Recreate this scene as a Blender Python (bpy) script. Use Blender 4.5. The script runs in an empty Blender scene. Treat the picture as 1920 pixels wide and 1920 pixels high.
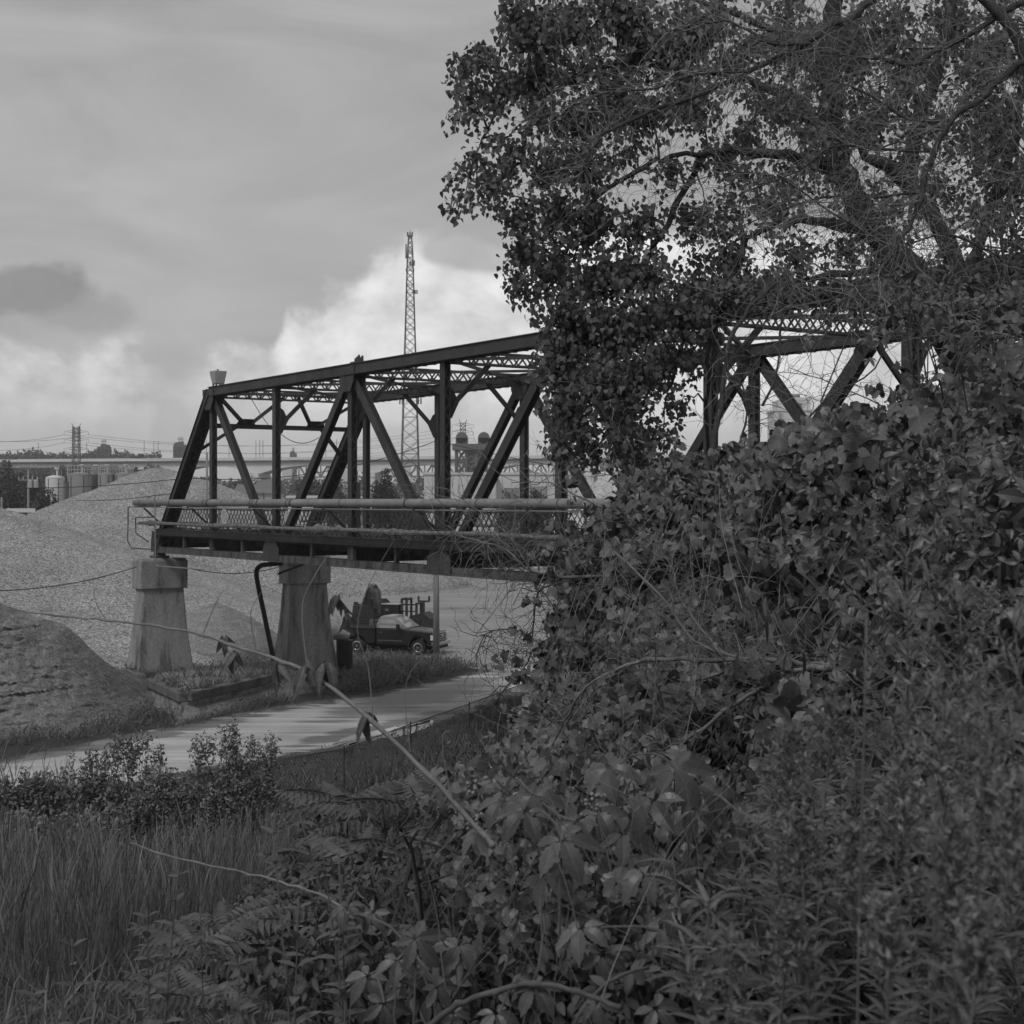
import bpy, math, random
import numpy as np
from mathutils import Vector, Matrix

random.seed(7)
rng = np.random.default_rng(7)
PI = math.pi
sc = bpy.context.scene
col = sc.collection

# ------------------------------------------------------------------ camera, sky, sun, exposure
F, HZ, CZ = 2800.0, 940.0, 8.8          # focal length in photo pixels, horizon row, eye height above the yard
cam_d = bpy.data.cameras.new('camera')
cam = bpy.data.objects.new('camera', cam_d)
col.objects.link(cam)
cam.location = (0, 0, CZ)
cam.rotation_euler = (PI / 2, 0, 0)
cam_d.sensor_width = 36.0
cam_d.lens = 36.0 * F / 1920
cam_d.shift_y = -20.0 / 1920
cam_d.clip_start = 0.05
cam_d.clip_end = 12000
cam_d.dof.use_dof = True
cam_d.dof.focus_distance = 14.0
cam_d.dof.aperture_fstop = 11.0
sc.camera = cam

SUN_EL, SUN_AZ = math.radians(48), math.radians(212)     # compass style: 0 = +Y, clockwise; behind the camera's left shoulder
sd = bpy.data.lights.new('sun', 'SUN')
sd.energy = 1.5
sd.angle = math.radians(14)
sd.color = (1, 1, 1)
sun = bpy.data.objects.new('sun', sd)
col.objects.link(sun)
sdir = Vector((math.sin(SUN_AZ) * math.cos(SUN_EL), math.cos(SUN_AZ) * math.cos(SUN_EL), math.sin(SUN_EL)))
sun.rotation_euler = sdir.to_track_quat('Z', 'Y').to_euler()
sun.location = sdir * 100

sc.view_settings.view_transform = 'Standard'
sc.view_settings.look = 'None'
sc.view_settings.exposure = 0.0
sc.view_settings.gamma = 1.0
sc.view_settings.use_curve_mapping = False
sc.render.engine = 'CYCLES'
cy = sc.cycles
cy.max_bounces = 5
cy.diffuse_bounces = 3
cy.glossy_bounces = 2
cy.transmission_bounces = 3
cy.volume_bounces = 0
cy.transparent_max_bounces = 4
cy.caustics_reflective = False
cy.caustics_refractive = False
cy.use_denoising = True
cy.use_adaptive_sampling = True
cy.adaptive_threshold = 0.02


class NT:
    """small helper to write node trees"""
    def __init__(s, tree):
        s.t = tree
        tree.nodes.clear()

    def n(s, typ, **kw):
        nd = s.t.nodes.new(typ)
        for k, v in kw.items():
            setattr(nd, k, v)
        return nd

    def put(s, sock, v):
        if isinstance(v, bpy.types.NodeSocket):
            s.t.links.new(v, sock)
        else:
            sock.default_value = v

    def m(s, op, a, b=0.0, c=0.0, clamp=False):
        nd = s.n('ShaderNodeMath', operation=op, use_clamp=clamp)
        for i, v in enumerate((a, b, c)):
            s.put(nd.inputs[i], v)
        return nd.outputs[0]

    def mr(s, v, a, b, c, d, smooth=False):
        nd = s.n('ShaderNodeMapRange')
        if smooth:
            nd.interpolation_type = 'SMOOTHSTEP'
        for i, x in enumerate((v, a, b, c, d)):
            s.put(nd.inputs[i], x)
        return nd.outputs[0]

    def mix(s, f, a, b):
        nd = s.n('ShaderNodeMix')
        s.put(nd.inputs[0], f); s.put(nd.inputs[2], a); s.put(nd.inputs[3], b)
        return nd.outputs[0]

    def comb(s, x, y, z):
        nd = s.n('ShaderNodeCombineXYZ')
        for i, v in enumerate((x, y, z)):
            s.put(nd.inputs[i], v)
        return nd.outputs[0]

    def noise(s, vec, scale, detail=5, rough=.55, dist=0.0):
        nd = s.n('ShaderNodeTexNoise')
        s.put(nd.inputs['Vector'], vec)
        nd.inputs['Scale'].default_value = scale
        nd.inputs['Detail'].default_value = detail
        nd.inputs['Roughness'].default_value = rough
        nd.inputs['Distortion'].default_value = dist
        return nd.outputs[0]


def build_world():
    w = bpy.data.worlds.new('World')
    sc.world = w
    w.use_nodes = True
    T = NT(w.node_tree)
    tc = T.n('ShaderNodeTexCoord')
    sep = T.n('ShaderNodeSeparateXYZ')
    T.put(sep.inputs[0], tc.outputs['Generated'])
    az = T.m('ARCTAN2', sep.outputs[0], sep.outputs[1])
    el = T.m('ARCSINE', T.m('MINIMUM', T.m('MAXIMUM', sep.outputs[2], -1.0), 1.0))
    k = 2.0 * PI
    # stratified upper deck
    v1 = T.comb(T.m('MULTIPLY', az, 1.0), T.m('MULTIPLY', el, 3.0), 3.1)
    strat = T.noise(v1, 5.0, 9, .6, .8)
    soft = T.noise(T.comb(az, T.m('MULTIPLY', el, 1.5), 8.7), 2.6, 3, .5)
    base = T.m('ADD', T.mr(strat, .3, .7, -.06, .06), T.mr(soft, .3, .7, .34, .49))
    # billowing bank along the horizon; a taller heap begins left of the mast
    def cloud_noise(dx, dy):
        return T.noise(T.comb(T.m('ADD', az, dx), T.m('MULTIPLY', T.m('ADD', el, dy), 1.15), 1.7), 11.0, 10, .56, .2)
    fb = cloud_noise(0.0, 0.0)
    fs = cloud_noise(-.010, .012)                          # the same billows a little toward the light, for relief
    fbl = T.noise(T.comb(az, el, 5.3), 4.5, 8, .55, .3)
    step = T.mr(az, -.162, -.148, 0.0, .030, True)
    htop = T.m('ADD', T.m('ADD', .112, step), T.mr(az, -.15, -.06, 0.0, .028, True))
    edge = T.m('ADD', T.m('SUBTRACT', htop, el), T.mr(fb, .25, .75, -.028, .028))
    cum = T.mr(edge, -.006, .013, 0.0, 1.0, True)
    lowfade = T.mr(el, .02, .095, .0, 1.0, True)
    relief = T.mr(T.m('SUBTRACT', fb, fs), -.10, .10, -.17, .15)
    bill = T.m('ADD', T.m('ADD', .60, relief), T.mr(fbl, .3, .7, -.11, .09))
    bill = T.m('ADD', bill, T.m('MULTIPLY', step, 8.0))
    bill = T.mix(lowfade, .50, bill)
    tone = T.mix(cum, base, bill)

    # darker scud drifting before the bank
    def blob(px, py, rx, ry, level, w=1.0, amp=1.15):
        a0, e0 = (px - 960) / F, (HZ - py) / F
        dx = T.m('DIVIDE', T.m('SUBTRACT', az, a0), rx / F)
        dy = T.m('DIVIDE', T.m('SUBTRACT', el, e0), ry / F)
        r = T.m('SQRT', T.m('ADD', T.m('MULTIPLY', dx, dx), T.m('MULTIPLY', dy, dy)))
        r = T.m('ADD', r, T.mr(fb, .3, .7, amp * .45, -amp * .45))
        r = T.m('ADD', r, T.mr(fbl, .3, .7, .25, -.25))
        return T.mix(T.mr(r, .6, 1.05, w, 0.0, True), tone, T.m('ADD', level, T.mr(fs, .3, .7, .05, -.05)))
    for b in ((905, 470, 120, 45, .42, .8), (335, 785, 50, 75, .43, .7), (345, 695, 80, 75, .40, .85), (150, 620, 130, 45, .40, .6), (150, 605, 110, 50, .34, .9), (95, 570, 105, 58, .28, 1.0), (1700, 300, 300, 160, .42, .5)):
        tone = blob(*b)
    tone = T.m('MULTIPLY', tone, T.mr(el, .35, 1.3, 1.0, 1.3, True))
    tone = T.m('MAXIMUM', tone, .2)
    tone = T.mix(T.mr(el, -.02, .0, 0., 1.), .30, tone)
    sky = T.n('ShaderNodeTexSky', sky_type='NISHITA')
    sky.sun_disc = False
    sky.sun_elevation = SUN_EL
    sky.sun_rotation = SUN_AZ
    bw = T.n('ShaderNodeRGBToBW')
    T.put(bw.inputs[0], sky.outputs[0])
    g = T.mix(.95, T.m('MINIMUM', bw.outputs[0], 12.0), T.m('MULTIPLY', tone, 10.0))
    bg = T.n('ShaderNodeBackground')
    T.put(bg.inputs[0], T.comb(g, g, g))
    bg.inputs[1].default_value = 0.1
    out = T.n('ShaderNodeOutputWorld')
    T.t.links.new(bg.outputs[0], out.inputs[0])


build_world()
sc.world.cycles.sampling_method = 'MANUAL'
sc.world.cycles.sample_map_resolution = 256


# ------------------------------------------------------------------ materials (the photograph is black and white, so every colour is a grey)
MATS = {}


def mat(name, c, var=.25, scale=3.0, rough=.8, stretch=(1, 1, 1), fine=0.0, fscale=40., bump=0.0, spec=.3, metal=0.0, rnd=0.0,
        transl=0.0, detail=6, coord='pos', clip=None, vein=None):
    """grey material: c * (1 +- var by noise) * (1 +- fine) ; rnd = spread between leaves / copies"""
    if name in MATS:
        return MATS[name]
    m = bpy.data.materials.new(name)
    m.use_nodes = True
    T = NT(m.node_tree)
    if coord == 'pos':
        p = T.n('ShaderNodeNewGeometry').outputs['Position']
    else:
        p = T.n('ShaderNodeTexCoord').outputs['Object']
    mp = T.n('ShaderNodeMapping')
    mp.inputs['Scale'].default_value = stretch
    T.put(mp.inputs[0], p)
    n1 = T.noise(mp.outputs[0], scale, detail, .6, .2)
    f = T.mr(n1, .25, .75, 1 - var, 1 + var)
    if clip:
        f = T.m('MULTIPLY', f, T.mr(n1, clip[0], clip[1], clip[2], 1.0, True))
    if fine:
        n2 = T.noise(p, fscale, 3, .7)
        f = T.m('MULTIPLY', f, T.mr(n2, .3, .7, 1 - fine, 1 + fine))
    if rnd:
        gi = T.n('ShaderNodeNewGeometry').outputs['Random Per Island']
        oi = T.n('ShaderNodeObjectInfo').outputs['Random']
        f = T.m('MULTIPLY', f, T.mr(gi, 0, 1, 1 - rnd, 1 + rnd))
        f = T.m('MULTIPLY', f, T.mr(oi, 0, 1, 1 - rnd * .6, 1 + rnd * .6))
    if vein:
        at = T.n('ShaderNodeAttribute', attribute_name='leafuv')
        sp = T.n('ShaderNodeSeparateXYZ')
        T.put(sp.inputs[0], at.outputs['Vector'])
        ax, ay = T.m('ABSOLUTE', sp.outputs[0]), sp.outputs[1]
        on = T.m('GREATER_THAN', ay, .005)
        if vein == 'pinnate':
            mid = T.mr(ax, .008, .022, 1., 0.)
            w = T.m('PINGPONG', T.m('MULTIPLY', T.m('SUBTRACT', ay, T.m('MULTIPLY', ax, .9)), 7.0), .5)
            sd_ = T.mr(w, .0, .07, 1., 0.)
        else:
            r_ = T.m('SQRT', T.m('ADD', T.m('MULTIPLY', ax, ax), T.m('MULTIPLY', ay, ay)))
            an = T.m('ARCTAN2', sp.outputs[0], ay)
            w = T.m('MULTIPLY', T.m('PINGPONG', T.m('ADD', T.m('MULTIPLY', an, 1.15), 10.0), .5), r_)
            mid = T.mr(w, .0, .014, 1., 0.)
            w2 = T.m('PINGPONG', T.m('MULTIPLY', T.m('SUBTRACT', r_, T.m('MULTIPLY', w, 1.4)), 8.0), .5)
            sd_ = T.mr(w2, 0., .07, .7, 0.)
        f = T.m('MULTIPLY', f, T.m('ADD', 1.0, T.m('MULTIPLY', on, T.m('ADD', T.m('MULTIPLY', mid, .45), T.m('MULTIPLY', sd_, .2)))))
    v = T.m('MULTIPLY', f, c)
    colr = T.comb(v, v, v)
    b = T.n('ShaderNodeBsdfPrincipled')
    T.put(b.inputs['Base Color'], colr)
    b.inputs['Roughness'].default_value = rough
    b.inputs['Metallic'].default_value = metal
    b.inputs['Specular IOR Level'].default_value = spec
    if bump:
        bn = T.n('ShaderNodeBump')
        bn.inputs['Strength'].default_value = 1.0
        bn.inputs['Distance'].default_value = bump
        T.put(bn.inputs['Height'], T.m('ADD', n1, T.m('MULTIPLY', T.noise(p, fscale, 3, .7), .5)))
        T.put(b.inputs['Normal'], bn.outputs[0])
    out = T.n('ShaderNodeOutputMaterial')
    sh = b.outputs[0]
    if transl:
        tr = T.n('ShaderNodeBsdfTranslucent')
        T.put(tr.inputs[0], colr)
        mx = T.n('ShaderNodeMixShader')
        mx.inputs[0].default_value = transl
        T.t.links.new(sh, mx.inputs[1]); T.t.links.new(tr.outputs[0], mx.inputs[2])
        sh = mx.outputs[0]
    T.t.links.new(sh, out.inputs[0])
    MATS[name] = m
    return m


def gravel_mat(name, c, cell, spread=.55, bump=.05, big=.12):
    m = bpy.data.materials.new(name)
    m.use_nodes = True
    T = NT(m.node_tree)
    p = T.n('ShaderNodeNewGeometry').outputs['Position']
    vo = T.n('ShaderNodeTexVoronoi')
    T.put(vo.inputs['Vector'], p)
    vo.inputs['Scale'].default_value = 1 / cell
    sp = T.n('ShaderNodeSeparateColor')
    T.put(sp.inputs[0], vo.outputs['Color'])
    vo2 = T.n('ShaderNodeTexVoronoi')
    T.put(vo2.inputs['Vector'], p)
    vo2.inputs['Scale'].default_value = .45 / cell
    sp2 = T.n('ShaderNodeSeparateColor')
    T.put(sp2.inputs[0], vo2.outputs['Color'])
    n1 = T.noise(p, .22, 5, .6, .5)
    f = T.m('MULTIPLY', T.mr(sp.outputs[0], 0, 1, 1 - spread, 1 + spread), T.mr(n1, .3, .7, 1 - big, 1 + big))
    f = T.m('MULTIPLY', f, T.mr(sp2.outputs[1], 0, 1, .82, 1.18))
    v = T.m('MULTIPLY', f, c)
    b = T.n('ShaderNodeBsdfPrincipled')
    T.put(b.inputs['Base Color'], T.comb(v, v, v))
    b.inputs['Roughness'].default_value = .9
    b.inputs['Specular IOR Level'].default_value = .2
    bn = T.n('ShaderNodeBump')
    bn.inputs['Distance'].default_value = bump
    T.put(bn.inputs['Height'], T.m('ADD', sp.outputs[1], T.m('MULTIPLY', n1, 2.0)))
    T.put(b.inputs['Normal'], bn.outputs[0])
    out = T.n('ShaderNodeOutputMaterial')
    T.t.links.new(b.outputs[0], out.inputs[0])
    MATS[name] = m
    return m


# ------------------------------------------------------------------ helpers
def W(px, py, Z):
    """photo pixel at depth Z -> point"""
    return Vector(((px - 960) / F * Z, Z, CZ - (py - HZ) / F * Z))


def G(px, py, z=0.0):
    """photo pixel on the level z"""
    Z = (CZ - z) * F / (py - HZ)
    return Vector(((px - 960) / F * Z, Z, z))


PROF = np.array([(-60, 7.6), (0, 7.2), (2, 7.12), (4, 6.85), (6, 6.35), (9, 5.55), (12, 4.8), (16, 3.95), (20, 3.2), (26, 2.15), (30, 1.5),
                 (35, .85), (40, .28), (44, 0.0), (9000, 0.0)])


def hgt(x, y):
    q = np.asarray(y, float) - 2.2 * np.maximum(np.asarray(x, float) + .3, 0)
    return np.interp(q, PROF[:, 0], PROF[:, 1])


class MB:
    def __init__(s):
        s.v, s.f = [], []

    def add(s, vs, fs):
        b = len(s.v)
        s.v += [tuple(v) for v in vs]
        s.f += [tuple(i + b for i in f) for f in fs]
        return s

    def frame(s, p0, p1, up):
        d = (Vector(p1) - Vector(p0)).normalized()
        u = Vector(up)
        side = d.cross(u)
        if side.length < 1e-4:
            side = d.cross(Vector((1, 0, 0)))
        side.normalize()
        return d, side, side.cross(d).normalized()

    def beam(s, p0, p1, w, h, up=(0, 0, 1), off=(0, 0)):
        """box from p0 to p1, w across, h along 'up'; off shifts the section"""
        p0, p1 = Vector(p0), Vector(p1)
        d, a, b = s.frame(p0, p1, up)
        o = a * off[0] + b * off[1]
        vs = [p + o + a * (x * w / 2) + b * (y * h / 2) for p in (p0, p1) for x, y in ((-1, -1), (1, -1), (1, 1), (-1, 1))]
        return s.add(vs, [(3, 2, 1, 0), (4, 5, 6, 7), (0, 1, 5, 4), (1, 2, 6, 5), (2, 3, 7, 6), (3, 0, 4, 7)])

    def box(s, x0, x1, y0, y1, z0, z1):
        vs = [(x, y, z) for z in (z0, z1) for x, y in ((x0, y0), (x1, y0), (x1, y1), (x0, y1))]
        return s.add(vs, [(3, 2, 1, 0), (4, 5, 6, 7), (0, 1, 5, 4), (1, 2, 6, 5), (2, 3, 7, 6), (3, 0, 4, 7)])

    def hbeam(s, p0, p1, w, h, up, t=.03):
        """H section: two flanges w wide facing 'up', h apart, with a web"""
        s.beam(p0, p1, w, t, up, (0, h / 2 - t / 2))
        s.beam(p0, p1, w, t, up, (0, -h / 2 + t / 2))
        s.beam(p0, p1, t, h - 2 * t, up)
        return s

    def tube(s, pts, r, n=6, cap=True):
        pts = [Vector(p) for p in pts]
        k = len(pts)
        rs = list(r) if hasattr(r, '__len__') else [r] * k
        t0 = (pts[1] - pts[0]).normalized()
        a = t0.cross(Vector((0, 0, 1)))
        if a.length < .05:
            a = t0.cross(Vector((1, 0, 0)))
        a.normalize()
        b0 = len(s.v)
        for i, p in enumerate(pts):
            t = (pts[min(i + 1, k - 1)] - pts[max(i - 1, 0)])
            t = t.normalized() if t.length > 1e-9 else t0
            a = (a - t * a.dot(t)).normalized()
            b = t.cross(a)
            for j in range(n):
                q = 2 * PI * j / n
                s.v.append(tuple(p + (a * math.cos(q) + b * math.sin(q)) * rs[i]))
        for i in range(k - 1):
            for j in range(n):
                j2 = (j + 1) % n
                s.f.append((b0 + i * n + j, b0 + i * n + j2, b0 + (i + 1) * n + j2, b0 + (i + 1) * n + j))
        if cap:
            s.f.append(tuple(b0 + j for j in range(n))[::-1])
            s.f.append(tuple(b0 + (k - 1) * n + j for j in range(n)))
        return s

    def lathe(s, c, prof, n=16):
        """prof: (r, z) bottom to top around the vertical through c"""
        c = Vector(c)
        b0 = len(s.v)
        for r, z in prof:
            for j in range(n):
                q = 2 * PI * j / n
                s.v.append((c.x + r * math.cos(q), c.y + r * math.sin(q), c.z + z))
        k = len(prof)
        for i in range(k - 1):
            for j in range(n):
                j2 = (j + 1) % n
                s.f.append((b0 + i * n + j, b0 + i * n + j2, b0 + (i + 1) * n + j2, b0 + (i + 1) * n + j))
        s.f.append(tuple(b0 + j for j in range(n))[::-1])
        s.f.append(tuple(b0 + (k - 1) * n + j for j in range(n)))
        return s

    def prism(s, poly, y0, y1, ax='y'):
        """poly: list of (x,z) extruded along y"""
        n = len(poly)
        vs = [(x, y0, z) for x, z in poly] + [(x, y1, z) for x, z in poly]
        fs = [tuple(range(n)), tuple(range(2 * n - 1, n - 1, -1))] + [(i, i + n, (i + 1) % n + n, (i + 1) % n) for i in range(n)]
        return s.add(vs, fs)

    def loft(s, rings, cap=True):
        n = len(rings[0])
        b0 = len(s.v)
        for r in rings:
            s.v += [tuple(p) for p in r]
        for i in range(len(rings) - 1):
            for j in range(n):
                j2 = (j + 1) % n
                s.f.append((b0 + i * n + j, b0 + i * n + j2, b0 + (i + 1) * n + j2, b0 + (i + 1) * n + j))
        if cap:
            s.f.append(tuple(b0 + j for j in range(n))[::-1])
            s.f.append(tuple(b0 + (len(rings) - 1) * n + j for j in range(n)))
        return s


def obj(name, mb, m, parent=None, smooth=False, bevel=0.0, local=False):
    """one mesh object; with a parent the vertices are taken as world points unless local"""
    me = bpy.data.meshes.new(name)
    vs = mb.v
    if parent is not None and not local:
        o = Vector(parent['_base'])
        vs = [(v[0] - o.x, v[1] - o.y, v[2] - o.z) for v in vs]
    me.from_pydata(vs, [], mb.f)
    me.materials.append(MATS[m] if isinstance(m, str) else m)
    if smooth:
        me.shade_smooth()
    ob = bpy.data.objects.new(name, me)
    col.objects.link(ob)
    if parent is not None:
        ob.parent = parent
        ob['_base'] = parent['_base']
    else:
        ob['_base'] = (0., 0., 0.)
    if bevel:
        b = ob.modifiers.new('bevel', 'BEVEL')
        b.width = bevel
        b.segments = 1
        b.limit_method = 'ANGLE'
    return ob


def thing(name, label, cat, loc=(0, 0, 0), rotz=0.0, group=None):
    o = bpy.data.objects.new(name, None)
    col.objects.link(o)
    o.location = loc
    o.rotation_euler = (0, 0, rotz)
    o['_base'] = tuple(float(c) for c in loc)
    o['label'] = label
    o['category'] = cat
    if group:
        o['group'] = group
    return o


def tag(o, label=None, cat=None, group=None, kind=None):
    for k, v in (('label', label), ('category', cat), ('group', group), ('kind', kind)):
        if v:
            o[k] = v
    return o


def arr_mesh(name, V, faces, m, parent=None, smooth=False, uv=None):
    """V (N,k,3) array of copies of a k-vertex piece with the face list of one piece -> one mesh object"""
    N, k, _ = V.shape
    me = bpy.data.meshes.new(name)
    fl = [len(f) for f in faces]
    idx = np.concatenate([np.array(f) for f in faces])
    loops = (idx[None, :] + (np.arange(N) * k)[:, None]).ravel()
    tot = np.tile(np.array(fl), N)
    start = np.concatenate([[0], np.cumsum(tot)[:-1]])
    v = V.reshape(-1, 3).astype(np.float32)
    if parent is not None:
        v = v - np.array(parent['_base'], dtype=np.float32)
    me.vertices.add(len(v)); me.loops.add(len(loops)); me.polygons.add(len(tot))
    me.vertices.foreach_set('co', np.ascontiguousarray(v).ravel())
    me.loops.foreach_set('vertex_index', loops.astype(np.int32))
    me.polygons.foreach_set('loop_start', start.astype(np.int32))
    me.update(calc_edges=True)
    if uv is not None:
        me.attributes.new('leafuv', 'FLOAT_VECTOR', 'POINT').data.foreach_set('vector', np.tile(uv, (N, 1)).astype(np.float32).ravel())
    me.materials.append(MATS[m] if isinstance(m, str) else m)
    if smooth:
        me.shade_smooth()
    ob = bpy.data.objects.new(name, me)
    col.objects.link(ob)
    if parent is not None:
        ob.parent = parent
    return ob


def unit(a):
    return a / np.maximum(np.linalg.norm(a, axis=-1, keepdims=True), 1e-9)


def frames(tip, nrm):
    """orthonormal (side, tip, normal) from rough tip and normal directions"""
    t = unit(tip)
    n = unit(nrm - (nrm * t).sum(-1, keepdims=True) * t)
    s = np.cross(t, n)
    return s, t, n


def place(P, tip, nrm, size, tv):
    """copies of template tv (k,3) [x across, y to the tip, z normal] at P"""
    s, t, n = frames(tip, nrm)
    sz = np.asarray(size).reshape(-1, 1, 1)
    return P[:, None, :] + sz * (tv[None, :, 0:1] * s[:, None, :] + tv[None, :, 1:2] * t[:, None, :] + tv[None, :, 2:3] * n[:, None, :])


# leaf templates: length 1 along +y, folded a little along the midrib
def half_leaf(outline, fold=.12, droop=.15):
    """outline: (x>0,y) points from base to tip; returns verts, faces for both halves"""
    ys = [y for _, y in outline]
    mid = [(0, y, -droop * y * y) for y in ys]
    R = [(x, y, fold * x - droop * y * y) for x, y in outline]
    L = [(-x, y, fold * x - droop * y * y) for x, y in outline]
    n = len(outline)
    v = mid + R + L
    f = []
    for i in range(n - 1):
        f.append((i, n + i, n + i + 1, i + 1))
        f.append((i, i + 1, 2 * n + i + 1, 2 * n + i))
    uv = [(0, y, 0) for y in ys] + [(x, y, 0) for x, y in outline] + [(-x, y, 0) for x, y in outline]
    return np.array(v, float), f, np.array(uv, float)


POPLAR = half_leaf([(.02, 0), (.36, .10), (.40, .32), (.24, .66), (.01, 1.0)], .25, .18)
OVAL = half_leaf([(.02, 0), (.20, .2), (.24, .5), (.14, .8), (.01, 1.0)], .3, .2)
LANCE = half_leaf([(.02, 0), (.085, .3), (.07, .65), (.004, 1.0)], .3, .35)
BIT = (np.array([(0, 0, 0), (.3, .45, .06), (0, 1, -.1), (-.3, .45, .06)], float), [(0, 1, 2, 3)])
serr = [(.03, 0), (.15, .10), (.24, .20), (.225, .26), (.33, .36), (.30, .42), (.36, .52), (.31, .57), (.33, .68), (.24, .72), (.23, .82), (.12, .87), (.0, 1.0)]
LEAFLET = half_leaf(serr, .28, .30)


def grape_template(seed=0):
    """heart-shaped, shallowly lobed, toothed blade as a fan with a bent surface"""
    r = np.random.default_rng(seed)
    n = 26
    v = [(0, .18, .0)]
    for i in range(n + 1):
        a = -PI / 2 + .35 + (2 * PI - .7) * i / n
        lob = .50 + .11 * math.cos(3 * (a - PI / 2)) + .06 * math.cos(a - PI / 2)
        rr = lob * (1.0 + (.07 if i % 2 else -.05) + r.uniform(-.03, .03))
        x, y = rr * math.cos(a), .18 + rr * math.sin(a) * 1.02
        z = -.28 * (x * x + (y - .18) ** 2) + .05 * math.sin(3 * a + seed)
        v.append((x, y, z))
    f = [(0, i + 1, i + 2) for i in range(n)]
    v = np.array(v, float)
    return v, f, np.stack([v[:, 0], v[:, 1] - .0, 0 * v[:, 0]], -1)


def palmate_template():
    """five drooping leaflets from one point"""
    vs, fs, us = [], [], []
    for a, l, dz in ((-2.15, .62, -.02), (-1.08, .88, .02), (0, 1.0, .05), (1.08, .86, 0.0), (2.15, .60, -.04)):
        tv, tf, tu = LEAFLET
        us += [tuple(q) for q in tu]
        ca, sa = math.cos(a), math.sin(a)
        b = len(vs)
        for x, y, z in tv:
            x, y, z = x * l * .74, y * l + .10, z * l
            vs.append((x * ca + y * sa, -x * sa + y * ca, z - .22 * y * y + dz))
        fs += [tuple(i + b for i in q) for q in tf]
    return np.array(vs, float), fs, np.array(us, float)


def frond_template(pairs=10, ll=.22):
    """pinnate frond, length 1, leaflets drooping"""
    vs, fs = [], []
    tv, tf, tu = half_leaf([(.03, 0), (.14, .2), (.13, .55), (.0, 1.0)], .3, .35)
    def addleaf(y, side, l, yaw, zz):
        b = len(vs)
        ca, sa = math.cos(yaw), math.sin(yaw)
        for X, Y, Z in tv:
            X, Y, Z = X * l, Y * l, Z * l
            gx, gy = X * ca + Y * sa, -X * sa + Y * ca
            vs.append((gx, y + gy, zz + Z - abs(gx) * .25))
        fs.extend(tuple(i + b for i in q) for q in tf)
    for i in range(pairs):
        y = .12 + .8 * i / (pairs - 1)
        zz = -.30 * y * y
        l = ll * (1 - .55 * abs(2 * (i / (pairs - 1)) - .9)) + .05
        addleaf(y, 1, l, 1.15, zz)
        addleaf(y, -1, l, -1.15, zz)
    addleaf(.93, 0, ll * .7, 0, -.27)
    b = len(vs)
    for i in range(5):
        y = i / 4 * .95
        for dx in (-.006, .006):
            vs.append((dx, y, -.30 * y * y))
    fs.extend((b + 2 * i, b + 2 * i + 1, b + 2 * i + 3, b + 2 * i + 2) for i in range(4))
    return np.array(vs, float), fs


PALM = palmate_template()
GRAPES = [grape_template(i) for i in range(3)]
FROND = frond_template()


def tmpl_mesh(name, T, m):
    me = bpy.data.meshes.new(name)
    me.from_pydata([tuple(v) for v in T[0]], [], T[1])
    if len(T) > 2:
        me.attributes.new('leafuv', 'FLOAT_VECTOR', 'POINT').data.foreach_set('vector', T[2].astype(np.float32).ravel())
    me.materials.append(MATS[m])
    return me


def leaf_objects(parent, name, meshes, P, tip, nrm, size):
    """each leaf an object of its own, sharing mesh data"""
    s, t, n = frames(np.asarray(tip, float), np.asarray(nrm, float))
    base = np.array(parent['_base'])
    for i in range(len(P)):
        o = bpy.data.objects.new(name, meshes[i % len(meshes)])
        k = float(size[i])
        q = P[i] - base
        o.parent = parent
        o.matrix_basis = Matrix(((s[i][0] * k, t[i][0] * k, n[i][0] * k, q[0]), (s[i][1] * k, t[i][1] * k, n[i][1] * k, q[1]),
                                 (s[i][2] * k, t[i][2] * k, n[i][2] * k, q[2]), (0, 0, 0, 1)))
        col.objects.link(o)


def rv(n, s=1.0):
    return rng.normal(size=(n, 3)) * s


def curve(p0, p1, sag=(0, 0, 0), n=6, jit=0.0):
    p0, p1, sag = Vector(p0), Vector(p1), Vector(sag)
    out = []
    for i in range(n + 1):
        t = i / n
        p = p0.lerp(p1, t) + sag * (4 * t * (1 - t))
        if jit and 0 < i < n:
            p += Vector(rng.normal(size=3)) * jit
        out.append(p)
    return out


def smooth_path(pts, k=4):
    """Catmull-Rom through the points"""
    P = [Vector(p) for p in pts]
    P = [P[0] * 2 - P[1]] + P + [P[-1] * 2 - P[-2]]
    out = []
    for i in range(1, len(P) - 2):
        for j in range(k):
            t = j / k
            a, b, c, d = P[i - 1], P[i], P[i + 1], P[i + 2]
            out.append(.5 * ((2 * b) + (c - a) * t + (2 * a - 5 * b + 4 * c - d) * t * t + (3 * b - a - 3 * c + d) * t ** 3))
    out.append(P[-2])
    return out


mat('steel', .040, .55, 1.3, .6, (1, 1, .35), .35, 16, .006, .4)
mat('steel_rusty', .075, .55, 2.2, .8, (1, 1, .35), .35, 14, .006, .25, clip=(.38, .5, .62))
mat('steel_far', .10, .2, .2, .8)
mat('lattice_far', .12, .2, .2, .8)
mat('pale_metal', .33, .18, 2.0, .45, (1, 1, 1), .12, 20, 0, .5)
mat('pipe_grey', .20, .22, 1.2, .6, (1, 1, 1), .15, 16, .003, .35)
mat('pipe_wrap', .15, .75, 7, .9, (1, 1, 1), .4, 30, .02, .2)
mat('concrete', .25, .42, 1.7, .9, (1, 1, .16), .22, 9, .012, .25, clip=(.36, .48, .62))
mat('concrete_dark', .13, .4, 1.3, .9, (1, 1, .3), .2, 14, .012, .25)
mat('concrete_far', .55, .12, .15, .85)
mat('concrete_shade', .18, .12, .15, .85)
mat('tank_white', .6, .10, .4, .5, (1, 1, .15))
mat('tank_grey', .27, .15, .4, .5, (1, 1, .12))
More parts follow.
